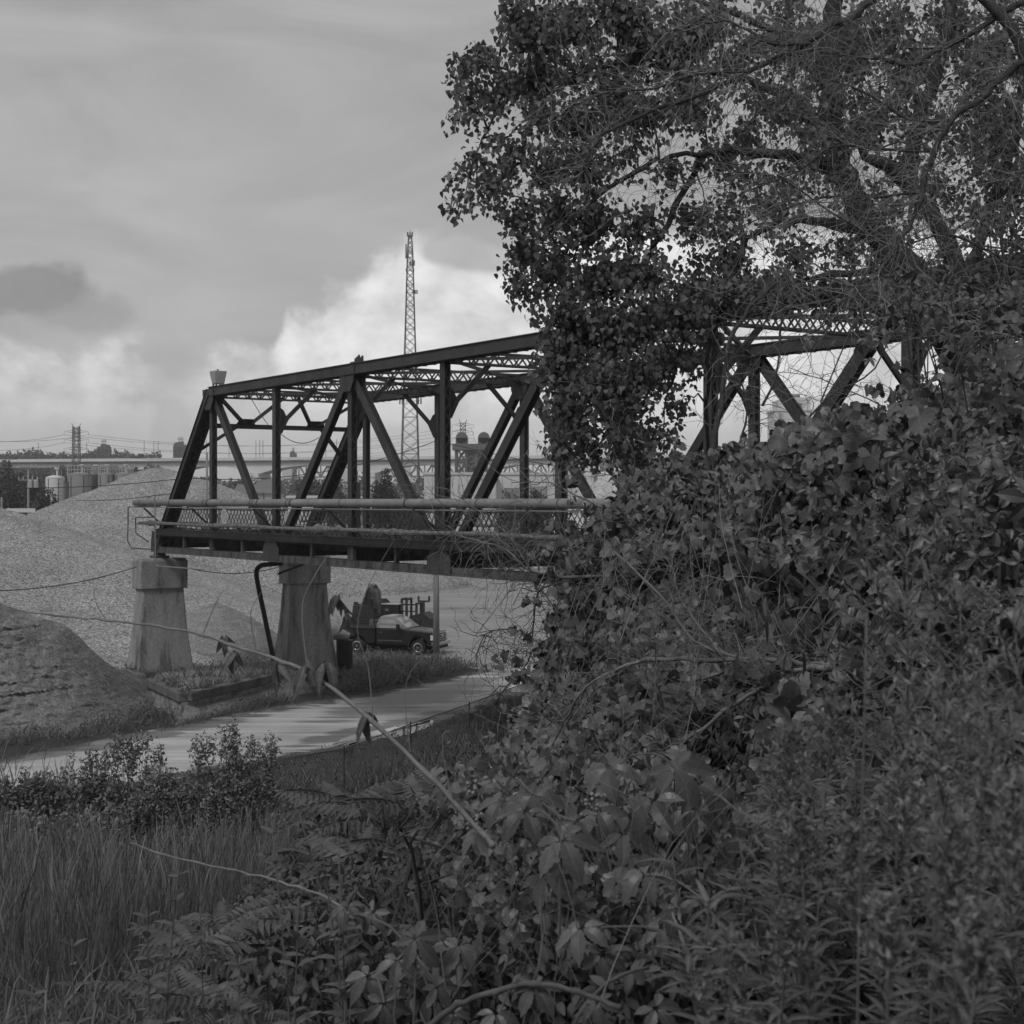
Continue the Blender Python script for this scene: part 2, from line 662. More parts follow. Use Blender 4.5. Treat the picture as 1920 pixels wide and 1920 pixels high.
mat('tank_dark', .10, .15, .4, .6, (1, 1, .12))
mat('roof_pale', .5, .1, .1, .7)
mat('building_white', .52, .1, .12, .8, (1, 1, .4))
mat('building_dark', .14, .2, .3, .8)
mat('wood_pole', .20, .25, 3, .9, (6, 6, .3), .2, 30, .004)
mat('soil', .045, .5, .9, 1.0, (1, 1, 1), .45, 9, .04, .1)
mat('dirt', .215, .22, 1.6, 1.0, (.5, .5, 3.0), .45, 11, .10, .12)
mat('weed', .115, .35, 1.5, .75, (1, 1, 1), 0, 40, 0, .25, rnd=.35, transl=.25)
mat('reed', .17, .35, .9, .7, (1, 1, .4), 0, 40, 0, .3, rnd=.4, transl=.25)
mat('leaf_tree', .115, .35, .9, .5, rnd=.4, transl=.3, spec=.4)
mat('leaf_bush', .074, .35, 1.2, .5, rnd=.6, transl=.2, spec=.25)
mat('leaf_grape', .080, .4, 1.3, .42, (1, 1, 1), .22, 60, 0, .36, rnd=.55, transl=.13, vein='radial')
mat('leaf_creeper', .088, .3, 2.5, .4, (1, 1, 1), .2, 90, 0, .36, rnd=.5, transl=.13, vein='pinnate')
mat('leaf_weed', .095, .3, 3, .6, (1, 1, 1), .15, 120, 0, .25, rnd=.35, transl=.25, vein='pinnate')
mat('plume', .22, .25, 6, .8, rnd=.35, transl=.45)
mat('leaf_far', .075, .4, .12, .9, rnd=.4, transl=.1)
mat('shrub_leaf', .19, .35, 1.2, .6, rnd=.5, transl=.3, spec=.25)
mat('dead_bark', .050, .3, 6, .85, (1, 1, 1), .3, 40, .004, .2)
mat('bark', .036, .35, 4, .9, (3, 3, .6), .3, 30, .01, .2)
mat('twig', .15, .3, 6, .8, (1, 1, 1), .2, 60, 0, .2, rnd=.4)
mat('twig_dark', .07, .3, 6, .85, (1, 1, 1), .2, 60, 0, .2, rnd=.3)
mat('cane', .15, .3, 9, .7, (1, 1, 1), .2, 90, 0, .3)
mat('green_stem', .09, .25, 9, .7, (1, 1, 1), .1, 90, 0, .3)
mat('berry', .17, .1, 20, .4, rnd=.2)
mat('wire', .03, .1, 5, .6)
mat('black_paint', .022, .15, 2, .10, (1, 1, 1), .1, 30, 0, 1.0)
mat('black_rubber', .022, .2, 5, .85)
mat('chrome', .55, .1, 5, .22, metal=.9)
mat('lamp_glass', .6, .1, 8, .15, spec=.7)
mat('window_glass', .26, .15, 2, .08, spec=1.0)  # opaque; sky reflection and bright view through are put into the pale base
mat('sky_sheen_paint', .17, .1, 2, .22, (1, 1, 1), .05, 30, 0, .8)  # black truck's upper panels: sky reflection put into the base colour
mat('machine', .03, .4, 2, .6, (1, 1, 1), .3, 12)
mat('cargo', .11, .6, 4, .85, (1, 1, 1), .4, 12, .03)
mat('sack', .38, .2, 4, .8, (1, 1, 1), .15, 12, .02)

# ------------------------------------------------------------------ ground, yard, road
def build_ground():
    xs = np.concatenate([-np.geomspace(6000, 42, 26), np.linspace(-40, 40, 121), np.geomspace(42, 6000, 26)])
    ys = np.concatenate([np.linspace(-40, -3, 12), np.linspace(-2, 30, 97), np.linspace(30.5, 80, 60), np.geomspace(82, 9000, 40)])
    X, Y = np.meshgrid(xs, ys)
    Zz = hgt(X, Y)
    bumpy = (Y < 43) * np.clip(Zz, 0, 1) * (.10 * np.sin(X * 1.7 + Y * .6) + .08 * np.sin(Y * 2.3 - X * .8))
    Zz = Zz + bumpy * np.clip(Y / 8, .1, 1)
    # far ground falls away a little so that the river flats lie low
    nx, ny = len(xs), len(ys)
    mb = MB()
    mb.v = list(map(tuple, np.stack([X, Y, Zz], -1).reshape(-1, 3)))
    mb.f = [(j * nx + i, j * nx + i + 1, (j + 1) * nx + i + 1, (j + 1) * nx + i) for j in range(ny - 1) for i in range(nx - 1)]
    o = obj('ground', mb, 'soil', smooth=True)
    tag(o, kind='structure')


def yard_mat(name, c, wet, stains=()):
    """packed stone dust with wheel marks; damp patches with shapes of their own"""
    m = bpy.data.materials.new(name)
    m.use_nodes = True
    T = NT(m.node_tree)
    p = T.n('ShaderNodeNewGeometry').outputs['Position']
    def st(sx, sy, rot, sc_, det=5, dist=.6):
        mp = T.n('ShaderNodeMapping')
        mp.inputs['Rotation'].default_value = (0, 0, rot)
        mp.inputs['Scale'].default_value = (sx, sy, 1)
        T.put(mp.inputs[0], p)
        return T.noise(mp.outputs[0], sc_, det, .6, dist)
    tr1 = st(.08, 1.0, wet[0], 1.1)
    tr2 = st(.05, 1.5, wet[0] - .22, 1.6)
    patch = T.noise(p, .16, 5, .55, .8)
    fine = T.noise(p, 12, 3, .7)
    f = T.m('MULTIPLY', T.mr(tr1, .3, .7, .78, 1.16), T.mr(tr2, .3, .7, .85, 1.14))
    f = T.m('MULTIPLY', f, T.mr(patch, .3, .7, .82, 1.12))
    f = T.m('MULTIPLY', f, T.mr(fine, .3, .7, .88, 1.12))
    wetf = T.mr(T.m('ADD', patch, T.m('MULTIPLY', tr1, .35)), wet[1], wet[2], 1.0, 0.0, True)   # 1 = damp
    for (ax_, ay_), (bx_, by_), hw in stains:              # damp stains where the rain water stood
        a_, b_ = G(ax_, ay_), G(bx_, by_)
        d_ = (b_ - a_); L_ = d_.length / 2; d_.normalize(); c_ = (a_ + b_) / 2
        sp_ = T.n('ShaderNodeSeparateXYZ'); T.put(sp_.inputs[0], p)
        X_, Y_ = T.m('SUBTRACT', sp_.outputs[0], c_.x), T.m('SUBTRACT', sp_.outputs[1], c_.y)
        al = T.m('DIVIDE', T.m('ADD', T.m('MULTIPLY', X_, d_.x), T.m('MULTIPLY', Y_, d_.y)), L_)
        ac = T.m('DIVIDE', T.m('SUBTRACT', T.m('MULTIPLY', Y_, d_.x), T.m('MULTIPLY', X_, d_.y)), hw)
        rr_ = T.m('SQRT', T.m('ADD', T.m('MULTIPLY', al, al), T.m('MULTIPLY', ac, ac)))
        rr_ = T.m('ADD', rr_, T.m('ADD', T.mr(tr1, .25, .75, -.55, .55), T.mr(tr2, .3, .7, -.25, .25)))
        wetf = T.m('MAXIMUM', wetf, T.mr(rr_, .75, 1.0, 1.0, 0.0, True))
    v = T.m('MULTIPLY', T.m('MULTIPLY', f, c), T.mr(wetf, 0, 1, 1.0, .48))
    if stains:                                             # crumbling earth margins
        ac_ = T.n('ShaderNodeAttribute', attribute_name='across').outputs['Fac']
        e_ = T.m('MINIMUM', ac_, T.m('SUBTRACT', 1.0, ac_))
        e_ = T.m('ADD', e_, T.m('ADD', T.mr(T.noise(p, .9, 6, .65, .5), .3, .7, -.10, .10), T.mr(tr1, .3, .7, -.05, .05)))
        v = T.mix(T.mr(e_, .02, .14, 1.0, 0.0, True), v, T.m('MULTIPLY', f, .085))
    b = T.n('ShaderNodeBsdfPrincipled')
    T.put(b.inputs['Base Color'], T.comb(v, v, v))
    T.put(b.inputs['Roughness'], T.mr(wetf, 0, 1, .9, .55))
    b.inputs['Specular IOR Level'].default_value = .25
    bn = T.n('ShaderNodeBump')
    bn.inputs['Distance'].default_value = .05
    T.put(bn.inputs['Height'], T.m('ADD', tr1, T.m('MULTIPLY', tr2, .6)))
    T.put(b.inputs['Normal'], bn.outputs[0])
    out = T.n('ShaderNodeOutputMaterial')
    T.t.links.new(b.outputs[0], out.inputs[0])
    MATS[name] = m


yard_mat('yard_dust', .25, (-.2, .40, .52))
yard_mat('road_dust', .42, (-1.05, .30, .40), (((560, 1366), (960, 1262), 1.9), ((500, 1412), (880, 1328), 1.0), ((-260, 1476), (560, 1326), 1.1)))
build_ground()


def sheet(name, far, near, z, m):
    """strip between two edges given as photo pixels on the level ground"""
    A = smooth_path([G(px, py, 0) for px, py in far], 5)
    B = smooth_path([G(px, py, 0) for px, py in near], 5)
    n = max(len(A), len(B))
    def res(L):
        out = []
        for i in range(n):
            x = i * (len(L) - 1) / (n - 1)
            k = min(int(x), len(L) - 2)
            out.append(L[k].lerp(L[k + 1], x - k))
        return out
    A, B = res(A), res(B)
    mb = MB()
    for i in range(n):
        for k in range(9):
            q = A[i].lerp(B[i], k / 8)
            mb.v.append((q.x, q.y, z))
    mb.f = [(i * 9 + k, i * 9 + k + 1, (i + 1) * 9 + k + 1, (i + 1) * 9 + k) for i in range(n - 1) for k in range(8)]
    ob = obj(name, mb, m)
    ob.data.attributes.new('across', 'FLOAT', 'POINT').data.foreach_set('value', np.tile(np.linspace(0, 1, 9), n).astype(np.float32))
    return tag(ob, kind='structure')


sheet('yard', [(-600, 985), (200, 985), (900, 985), (1700, 985), (2300, 985)], [(-500, 1165), (150, 1165), (560, 1219), (760, 1227), (960, 1255)] + [(1300, 1190), (1800, 1075)], .004, 'yard_dust')
sheet('road', [(-260, 1475), (0, 1425), (345, 1357), (560, 1318), (700, 1300), (830, 1275), (900, 1258), (1000, 1243), (1300, 1225)],
      [(-260, 1498), (0, 1492), (200, 1482), (420, 1444), (640, 1404), (800, 1364), (900, 1332), (1000, 1302), (1300, 1262)], .010, 'road_dust')

# standing water
mw = bpy.data.materials.new('water')
mw.use_nodes = True
Tw = NT(mw.node_tree)
bw_ = Tw.n('ShaderNodeBsdfPrincipled')
bw_.inputs['Base Color'].default_value = (.03, .03, .03, 1)
bw_.inputs['Roughness'].default_value = .03
bw_.inputs['IOR'].default_value = 1.6
bw_.inputs['Specular IOR Level'].default_value = 1.0
Tw.t.links.new(bw_.outputs[0], Tw.n('ShaderNodeOutputMaterial').inputs[0])
MATS['water'] = mw


def puddle(px_pts, label, n=40, seed=0):
    C = [G(px, py, 0) for px, py in px_pts]
    P = smooth_path(C + [C[0]], 5)[:-1]
    r = np.random.default_rng(seed)
    mb = MB()
    c = sum(P, Vector()) / len(P)
    mb.v = [(c.x, c.y, .026)] + [(q.x + r.normal() * .06, q.y + r.normal() * .22, .026) for q in P]
    k = len(P)
    mb.f = [(0, i + 1, (i + 1) % k + 1) for i in range(k)]
    o = obj('puddle', mb, 'water')
    tag(o, label, 'puddle', kind='structure')


puddle([(620, 1398), (655, 1382), (720, 1368), (800, 1354), (815, 1358), (770, 1376), (700, 1388), (650, 1398)], 'bright rain puddle at the road edge beside the chain-link fence', seed=1)
puddle([(948, 1292), (975, 1279), (1020, 1266), (1060, 1258), (1065, 1268), (1030, 1286), (985, 1299)], 'bright puddle on the road where it vanishes behind the vines', seed=2)


# ------------------------------------------------------------------ gravel heaps, clay bank
def smooth_noise(x, y, s, seed):
    r = np.random.default_rng(seed)
    v = 0
    for k in range(7):
        a = r.uniform(0, 2 * PI); fq = s * (1.0 + .75 * k); ph = r.uniform(0, 7)
        v = v + np.sin((x * np.cos(a) + y * np.sin(a)) * fq + ph + 1.3 * np.sin((x * np.sin(a) - y * np.cos(a)) * fq * .6)) / (1 + k)
    return v * .4


def heap(name, label, cx, cy, H, rx, ry, m, rot=0., pw=1.0, seed=0, res=(150, 60), rough=.25, flat=.06):
    nt, nr = res
    th = np.linspace(0, 2 * PI, nt, endpoint=False)
    rr = np.linspace(0, 1.0, nr)
    Tt, R = np.meshgrid(th, rr)
    lob = 1 + .10 * np.sin(2 * Tt + seed) + .07 * np.sin(3 * Tt + 2 * seed) + .04 * np.sin(7 * Tt + seed)
    lx, ly = R * lob * rx * np.cos(Tt), R * lob * ry * np.sin(Tt)
    x = cx + lx * math.cos(rot) - ly * math.sin(rot)
    y = cy + lx * math.sin(rot) + ly * math.cos(rot)
    pr = np.clip(1 - np.sqrt(R * R + flat * flat) + flat * .5, 0, 1) ** pw
    z = H * pr + rough * smooth_noise(x, y, .35, seed) * np.clip((1 - R) * 3, 0, 1) + .10 * rough * rng.normal(size=R.shape)
    z[-1, :] = -.15
    z = np.maximum(z, -.15)
    mb = MB()
    mb.v = list(map(tuple, np.stack([x, y, z], -1).reshape(-1, 3)))
    mb.f = [(j * nt + i, j * nt + (i + 1) % nt, (j + 1) * nt + (i + 1) % nt, (j + 1) * nt + i) for j in range(nr - 1) for i in range(nt)]
    o = obj(name, mb, m, smooth=True)
    return tag(o, label, 'gravel pile', 'stone heaps in the yard')


gravel_mat('gravel', .26, .07, .75, .03, .2)
gravel_mat('gravel_pale', .40, .1, .3, .02)
heap('gravel_pile', 'tall pale gravel heap whose peak stands right of the white tanks', W(296, 878, 150).x, 150, 12.5, 27, 25, 'gravel', .15, 1.0, 1)
heap('gravel_pile', 'broad low gravel heap sloping down behind the clay bank', -37, 101, 9.0, 27, 34, 'gravel', -.1, 1.0, 4)
heap('gravel_pile', 'small earthy mound between the two bridge piers', W(405, 1200, 84).x, 84, 3.1, 4.2, 3.6, 'dirt', .3, .6, 6, (90, 30), .25)
heap('gravel_pile', 'smooth pale stone heap seen beyond the middle of the truss', W(1165, 900, 205).x, 205, 13.6, 19, 16, 'gravel_pale', 0, 1.0, 3, (90, 30), .1)


def clay_bank():
    """cut clay mound with horizontal ledges"""
    nu, nv = 240, 240
    U = np.linspace(0, 1, nu)
    V = np.linspace(0, 1, nv)
    u, v = np.meshgrid(U, V)
    x = -36 + u * 20.6
    front = np.interp(x, [-36, -25, -22, -20, -18.8, -17.8, -17.1, -16.5, -15.4], [50.0, 51.6, 52.5, 53.6, 54.6, 55.8, 57.0, 58.2, 60.0]) + .5 * smooth_noise(x * 1.3, x * 0, 1.0, 43)
    y = front + v * (16 - 5.0 * u)
    crest = np.interp(x, [-36, -23, -20.6, -18.4, -17.4, -16.5, -15.9, -15.4], [7.0, 5.9, 4.75, 3.5, 2.3, 1.2, .45, .0]) + .05 * smooth_noise(x * 3, x * 0, 1.2, 41)
    pr = np.interp(v, [0, .03, .42, .58, 1.0], [0, .06, .93, 1.0, .25])
    z = crest * pr + .06 * smooth_noise(x * 1.6, y * 1.6, .8, 11)
    face = np.clip((v - .03) * 12, 0, 1) * np.clip((.62 - v) * 8, 0, 1)
    y = y + (.16 * smooth_noise(x * 2.0, z * 3.0, 1.1, 5) + .10 * smooth_noise(x * 6.0, z * 8.0, 1.2, 6) + .12 * smooth_noise(x * 13.0, z * 15.0, 1.2, 7)) * face
    for k in range(9):                                     # cracked level layers
        zk = .45 + k * .47 + .10 * smooth_noise(x * .9 + k * 7, x * 0, .8, 50 + k) + .035 * smooth_noise(x * 5, x * 0, 1.2, 60 + k)
        on = np.clip(2.2 * smooth_noise(x * 1.6 + 11 * k, x * 0 + k, .9, 70 + k) + .12, 0, 1)
        dz = z - zk
        y = y + face * on * (.20 * np.exp(-(dz / .03) ** 2) - .07 * np.exp(-((dz - .10) / .09) ** 2))
    z = z + .036 * rng.normal(size=z.shape) * face + .07 * smooth_noise(x * 6, y * 6, 1.0, 17) * face
    z[0, :] = -.1
    z[:, -1] = -.1
    z = np.where(v == 1, -.1, z)
    mb = MB()
    mb.v = list(map(tuple, np.stack([x, y, np.maximum(z, -.1)], -1).reshape(-1, 3)))
    mb.f = [(j * nu + i, j * nu + i + 1, (j + 1) * nu + i + 1, (j + 1) * nu + i) for j in range(nv - 1) for i in range(nu - 1)]
    tag(obj('clay_bank', mb, 'dirt', smooth=True), 'cut clay bank with cracked level layers beside the road', 'earth bank')


clay_bank()


# ------------------------------------------------------------------ retaining wall round the piers
def wall():
    A, B, C_ = Vector((-18.15, 70.3, 0)), Vector((-13.35, 60.9, 0)), Vector((-10.9, 67.6, 0))
    t = thing('retaining_wall', 'low cracked concrete retaining wall with heavy coping round the pier foot', 'retaining wall', B)
    zt = 1.0
    for p, q, zb in ((A, B, .62), (B, C_, .62)):
        d = (q - p).normalized()
        s = d.cross(Vector((0, 0, 1)))
        L = (q - p).length
        n = 9
        mb = MB()
        rings = []
        for i in range(n + 1):
            c = p + d * (L * i / n) + s * .03
            w = .22 + (.02 if i % 3 == 0 else 0)
            j = [rng.normal() * .012 for _ in range(4)]
            if i == 0 and p == B: c = c + d * .12
            rings.append([c - s * w + Vector((0, 0, zb + j[0])), c + s * w + Vector((0, 0, zb + j[1])), c + s * w + Vector((0, 0, zt + j[2])), c - s * w + Vector((0, 0, zt + j[3]))])
        mb.loft(rings)
        obj('coping', mb, 'concrete_dark', t, bevel=.03)
        mb = MB()
        rings = []
        for i in range(n + 1):
            c = p + d * (L * i / n)
            if i == 0 and p == B: c = c + d * .2
            low = -.3 if p == A else .1
            rings.append([c - s * .16 + Vector((0, 0, low)), c + s * .14 + Vector((0, 0, low)), c + s * .14 + Vector((0, 0, zb - .003)), c - s * .16 + Vector((0, 0, zb - .003))])
        mb.loft(rings)
        obj('wall_face', mb, 'concrete', t)
    # earth fill held by the wall, spilling out under the broken face
    mb = MB()
    nu, nv = 60, 50
    u, v = np.meshgrid(np.linspace(-20.5, -7.5, nu), np.linspace(57.5, 74, nv))
    def inside(x, y):
        a1, a2 = np.array(A)[:2], np.array(B)[:2]
        b1, b2 = np.array(B)[:2], np.array(C_)[:2]
        def dist(p1, p2):
            d = (p2 - p1) / np.linalg.norm(p2 - p1)
            return -(x - p1[0]) * d[1] + (y - p1[1]) * d[0]
        return np.minimum(dist(a1, a2), dist(b1, b2))
    dd = inside(u, v)
    z = np.where(dd > 0, .80 + .05 * np.minimum(dd, 2), np.where(u < -13.3, np.clip(.12 + dd * .35, -.2, .2), np.clip(.5 + dd * .5, -.2, .5))) + .06 * smooth_noise(u * 2, v * 2, 1.0, 9)
    z = np.where((dd > 0) & (v > 71), np.clip(.9 - (v - 71) * .5, -.2, 1), z)
    z = np.where(u > -10.6, np.minimum(z, np.clip(.9 - (u + 10.6) * .5, -.2, 1)), z)
    mb.v = list(map(tuple, np.stack([u, v, z], -1).reshape(-1, 3)))
    mb.f = [(j * nu + i, j * nu + i + 1, (j + 1) * nu + i + 1, (j + 1) * nu + i) for j in range(nv - 1) for i in range(nu - 1)]
    tag(obj('earth_fill', mb, 'dirt'), kind='structure')


wall()

# ------------------------------------------------------------------ the truss bridge
PAN, WID, NP = 6.52, 7.52, 10
ZT, ZB, ZD = CZ + 4.75, CZ - 2.25, CZ - 1.30      # top chord axis, bottom chord axis, top of the side girder
L0 = Vector((-16.61, 70.43, 0))
BROT = math.atan2(-.8331, .5534)
BX, BY = Vector((.5534, -.8331, 0)), Vector((.8331, .5534, 0))


def BL(s, t, z):
    """bridge coordinates -> world"""
    return L0 + BX * s + BY * t + Vector((0, 0, z))


def lacing(mb, p0, p1, w, up, step, off, bw=.07):
    """zigzag bars on one face of a member, w wide, shifted 'off' along up"""
    p0, p1 = Vector(p0), Vector(p1)
    d, a, b = mb.frame(p0, p1, up)
    L = (p1 - p0).length
    n = max(2, int(L / step))
    for i in range(n):
        s0, s1 = L * i / n, L * (i + 1) / n
        k = 1 if i % 2 else -1
        q0 = p0 + d * s0 + a * (k * w / 2) + b * off
        q1 = p0 + d * s1 - a * (k * w / 2) + b * off
        mb.beam(q0, q1, bw, .012, tuple(b))


def build_bridge():
    br = thing('truss_bridge', 'dark riveted steel through-truss bridge crossing over the dirt road', 'bridge', L0, BROT)
    P = lambda s, t, z: Vector((s, t, z))
    def o(name, mb, m='steel', parent=None, **k):
        return obj(name, mb, m, parent or br, local=True, **k)
    YV = (0, 1, 0)
    rivet = MB()
    for t in (0.0, WID):
        near = t == 0
        # top chord: one segment per two panels, plus end posts of the same built-up box
        def boxmember(name, p0, p1, w=.46, h=.40, lace=.30, parent=None):
            mb = MB()
            d, a, b = mb.frame(p0, p1, (0, 0, 1))
            mb.beam(p0, p1, w + .10, .025, (0, 0, 1), (0, h / 2))
            for k in (-1, 1):
                mb.beam(p0, p1, .03, h - .03, (0, 0, 1), (k * (w / 2 - .02), -.005))
                mb.beam(p0, p1, .09, .025, (0, 0, 1), (k * (w / 2 + .025), -h / 2 + .03))
            ob = o(name, mb, 'steel', parent)
            lm = MB()
            lacing(lm, p0, p1, w + .08, (0, 0, 1), lace, -h / 2 - .002, .075)
            o('lacing', lm, 'steel', ob)
            if near:
                rm = MB()
                L = (Vector(p1) - Vector(p0)).length
                n = int(L / .17)
                for k in (-1, 1):
                    for i in range(n):
                        c = Vector(p0) + d * (L * (i + .5) / n) + a * (k * (w / 2 + .01)) + b * (h / 2 + .012)
                        rr = .028
                        rm.add([c + a * rr, c + d * rr, c - a * rr, c - d * rr, c + b * .026], [(0, 1, 4), (1, 2, 4), (2, 3, 4), (3, 0, 4)])
                o('rivets', rm, 'steel', ob)['kind'] = 'stuff'
            return ob
        for i in range(1, NP - 1, 2):
            boxmember('top_chord', P(i * PAN, t, ZT), P((i + 2) * PAN, t, ZT))
        boxmember('end_post', P(.0, t, ZB), P(PAN, t, ZT), lace=.42)
        boxmember('end_post', P(NP * PAN, t, ZB), P((NP - 1) * PAN, t, ZT), lace=.42)
        # verticals
        for i in range(1, NP):
            mb = MB()
            mb.hbeam(P(i * PAN, t, ZB + .1), P(i * PAN, t, ZT - .2), .30, .24, YV, .03)
            ob = o('vertical', mb)
            if near:
                lm = MB()
                for k in (-1, 1):
                    lacing(lm, P(i * PAN, t, ZB + .3), P(i * PAN, t, ZT - .3), .19, (k, 0, 0), .30, .135, .045)
                o('lacing', lm, 'steel', ob)
        # diagonals: U1-L2-U3-L4 ...
        for i in range(1, NP - 1):
            a, b = (ZT, ZB) if i % 2 else (ZB, ZT)
            mb = MB()
            p0, p1 = P(i * PAN, t, a), P((i + 1) * PAN, t, b)
            d = (p1 - p0).normalized()
            mb.hbeam(p0 + d * .25, p1 - d * .25, .33, .24, YV, .03)
            o('diagonal', mb)
        # gusset plates
        for i in range(0, NP + 1):
            top = i % 2 == 1
            for k in (-1, 1):
                if k == 1 and not near:
                    continue
                y = t + (k * .245 if near else -.245)
                mb = MB()
                if top:
                    mb.prism([(i * PAN - .62, ZT + .12), (i * PAN + .62, ZT + .12), (i * PAN + .55, ZT - .42), (i * PAN + .3, ZT - .78), (i * PAN - .3, ZT - .78), (i * PAN - .55, ZT - .42)], y - .008, y + .008)
                else:
                    w0 = .5 if i in (0, NP) else .75
                    mb.prism([(i * PAN - w0, ZB - .125), (i * PAN + w0, ZB - .125), (i * PAN + w0, ZB + .35), (i * PAN + .35, ZB + .85), (i * PAN - .35, ZB + .85), (i * PAN - w0, ZB + .35)], y - .01, y + .01)
                o('gusset', mb)
        # bottom chord and side girder
        mb = MB()
        for k in (-1, 1):
            mb.beam(P(.0, t, ZB), P(NP * PAN, t, ZB), .03, .26, (0, 0, 1), (k * .21, 0))
            mb.beam(P(.0, t, ZB), P(NP * PAN, t, ZB), .10, .03, (0, 0, 1), (k * .25, -.13))
        ob = o('bottom_chord', mb, 'steel_rusty')
        yo = t - .30 if near else t + .30
        mb = MB()
        mb.beam(P(.12, yo, ZD - .13), P(NP * PAN, yo, ZD - .13), .03, .26, (0, 0, 1))
        mb.beam(P(.12, yo, ZD), P(NP * PAN, yo, ZD), .18, .03, (0, 0, 1), (0, 0))
        mb.beam(P(.12, yo, ZD - .26), P(NP * PAN, yo, ZD - .26), .16, .025, (0, 0, 1))
        o('edge_girder', mb, 'steel')
        for i in range(0, NP * 2):
            mb = MB()
            s = i * PAN / 2 + .35
            mb.beam(P(s, yo + (.12 if near else -.12), ZB + .14), P(s, yo + (.12 if near else -.12), ZD - .28), .16 if i % 2 else .34, .12, (0, 1, 0))
            o('stiffener', mb, 'steel_rusty')
        # parapet lattice between the truss members
        yr = t + (.42 if near else -.42)
        for j in range(NP):
            rl = MB()
            s0, s1 = j * PAN + .5, (j + 1) * PAN - .1
            rl.beam(P(s0, yr, CZ - .36), P(s1, yr, CZ - .36), .07, .06, (0, 0, 1))
            rl.beam(P(s0, yr, CZ - 1.0), P(s1, yr, CZ - 1.0), .07, .06, (0, 0, 1))
            pt = o('railing', rl)
            lt = MB()
            n = 17
            for i in range(n):
                a, b = s0 + (s1 - s0) * i / n, s0 + (s1 - s0) * (i + 1.6) / n
                b = min(b, s1)
                lt.beam(P(a, yr - .012, CZ - 1.0), P(b, yr - .012, CZ - .38), .012, .042, (0, 0, 1))
                lt.beam(P(a, yr + .012, CZ - .38), P(b, yr + .012, CZ - 1.0), .012, .042, (0, 0, 1))
            o('lattice_bars', lt, 'steel', pt)
    # transverse laced struts and sway knees at every panel point
    for i in range(1, NP):
        s = i * PAN
        mb = MB()
        for z in (ZT + .16, ZT - .22):
            for k in (-1, 1):
                mb.beam(P(s + k * .1, .2, z), P(s + k * .1, WID - .2, z), .10, .07, (0, 0, 1))
        st = o('cross_strut', mb)
        lm = MB()
        lacing(lm, P(s - .14, .25, ZT - .03), P(s - .14, WID - .25, ZT - .03), .34, (1, 0, 0), .27, 0, .06)
        lacing(lm, P(s + .14, .25, ZT - .03), P(s + .14, WID - .25, ZT - .03), .34, (1, 0, 0), .27, 0, .06)
        o('lacing', lm, 'steel', st)
        for t0, t1 in ((.15, 1.7), (WID - .15, WID - 1.7)):
            if i == 1:
                continue
            mb = MB()
            pts = [P(s, t0, ZT - 2.0), P(s, t0 + (t1 - t0) * .18, ZT - 1.45), P(s, t1, ZT - .22)]
            mb.beam(pts[0], pts[1], .16, .13, (1, 0, 0)).beam(pts[1], pts[2], .15, .12, (1, 0, 0))
            mb.prism([(t0, ZT - 2.1), (t0 + (t1 - t0) * .22, ZT - 1.45), (t0 + (t1 - t0) * .1, ZT - 1.1), (t0, ZT - 1.0)], 0, .015)
            q = mb.v[-8:]
            mb.v[-8:] = [(s - .007 + y_, x_, z_) for x_, y_, z_ in q]
            o('knee_brace', mb)
        # top lateral bracing
        if i < NP - 1:
            mb = MB()
            mb.beam(P(s, .2, ZT - .1), P(s + PAN, WID - .2, ZT - .1), .14, .09)
            mb.beam(P(s, WID - .2, ZT - .12), P(s + PAN, .2, ZT - .12), .14, .09)
            o('lateral_brace', mb)
    # portal frames in the plane of the end posts
    for end in (0, 1):
        def E(a, t):
            s = a * PAN
            return P(s if end == 0 else NP * PAN - s, t, ZB + (ZT - ZB) * a)
        mb = MB()
        mb.beam(E(.80, .2), E(.80, WID - .2), .16, .18)
        mb.beam(E(.80, .2), E(.80, WID - .2), .22, .03, (0, 0, 1), (0, .1))
        po = o('portal_strut', mb)
        mb = MB()
        mb.beam(E(1, .2), E(1, WID - .2), .34, .10)
        o('portal_head', mb)
        for tc in (WID * .27, WID * .73):
            k = 1 if tc < WID / 2 else -1
            for a0, t0, a1, t1 in ((.63, 0.1 if k == 1 else WID - .1, .80, tc - k * .35), (.82, tc - k * .1, .985, .25 if k == 1 else WID - .25), (.82, tc + k * .25, .985, WID / 2 - k * .35)):
                mb = MB()
                mb.beam(E(a0, t0), E(a1, t1), .15, .13)
                o('portal_brace', mb)
            mb = MB()
            c = E(.82, tc)
            mb.prism([(tc - .5, c.z - .15), (tc + .5, c.z - .15), (tc + .35, c.z + .2), (tc - .35, c.z + .2)], -.012, .012)
            mb.v = [(c.x + y_ + (z_ - c.z) * PAN / (ZT - ZB) * (1 if end == 0 else -1), x_, z_) for x_, y_, z_ in mb.v]
            o('gusset', mb)
    # floor: beams, stringers, deck
    for i in range(0, NP + 1):
        mb = MB()
        mb.hbeam(P(i * PAN, -.1, ZB + .42), P(i * PAN, WID + .1, ZB + .42), .3, .75, (0, 0, 1), .03)
        o('floor_beam', mb, 'steel_rusty')
    mb = MB()
    for t in (1.3, 2.8, 4.7, 6.2):
        mb.hbeam(P(.2, t, ZB + .55), P(NP * PAN - .2, t, ZB + .55), .2, .45, (0, 0, 1), .025)
    o('stringers', mb, 'steel_rusty')
    nu, nv = 200, 8
    u, v = np.meshgrid(np.linspace(.1, NP * PAN - .1, nu), np.linspace(-.2, WID + .2, nv))
    z = ZD - .10 + .12 * np.abs(smooth_noise(u * 2.5, v * 2.5, 1.2, 3)) + .03 * rng.normal(size=u.shape)
    mb = MB()
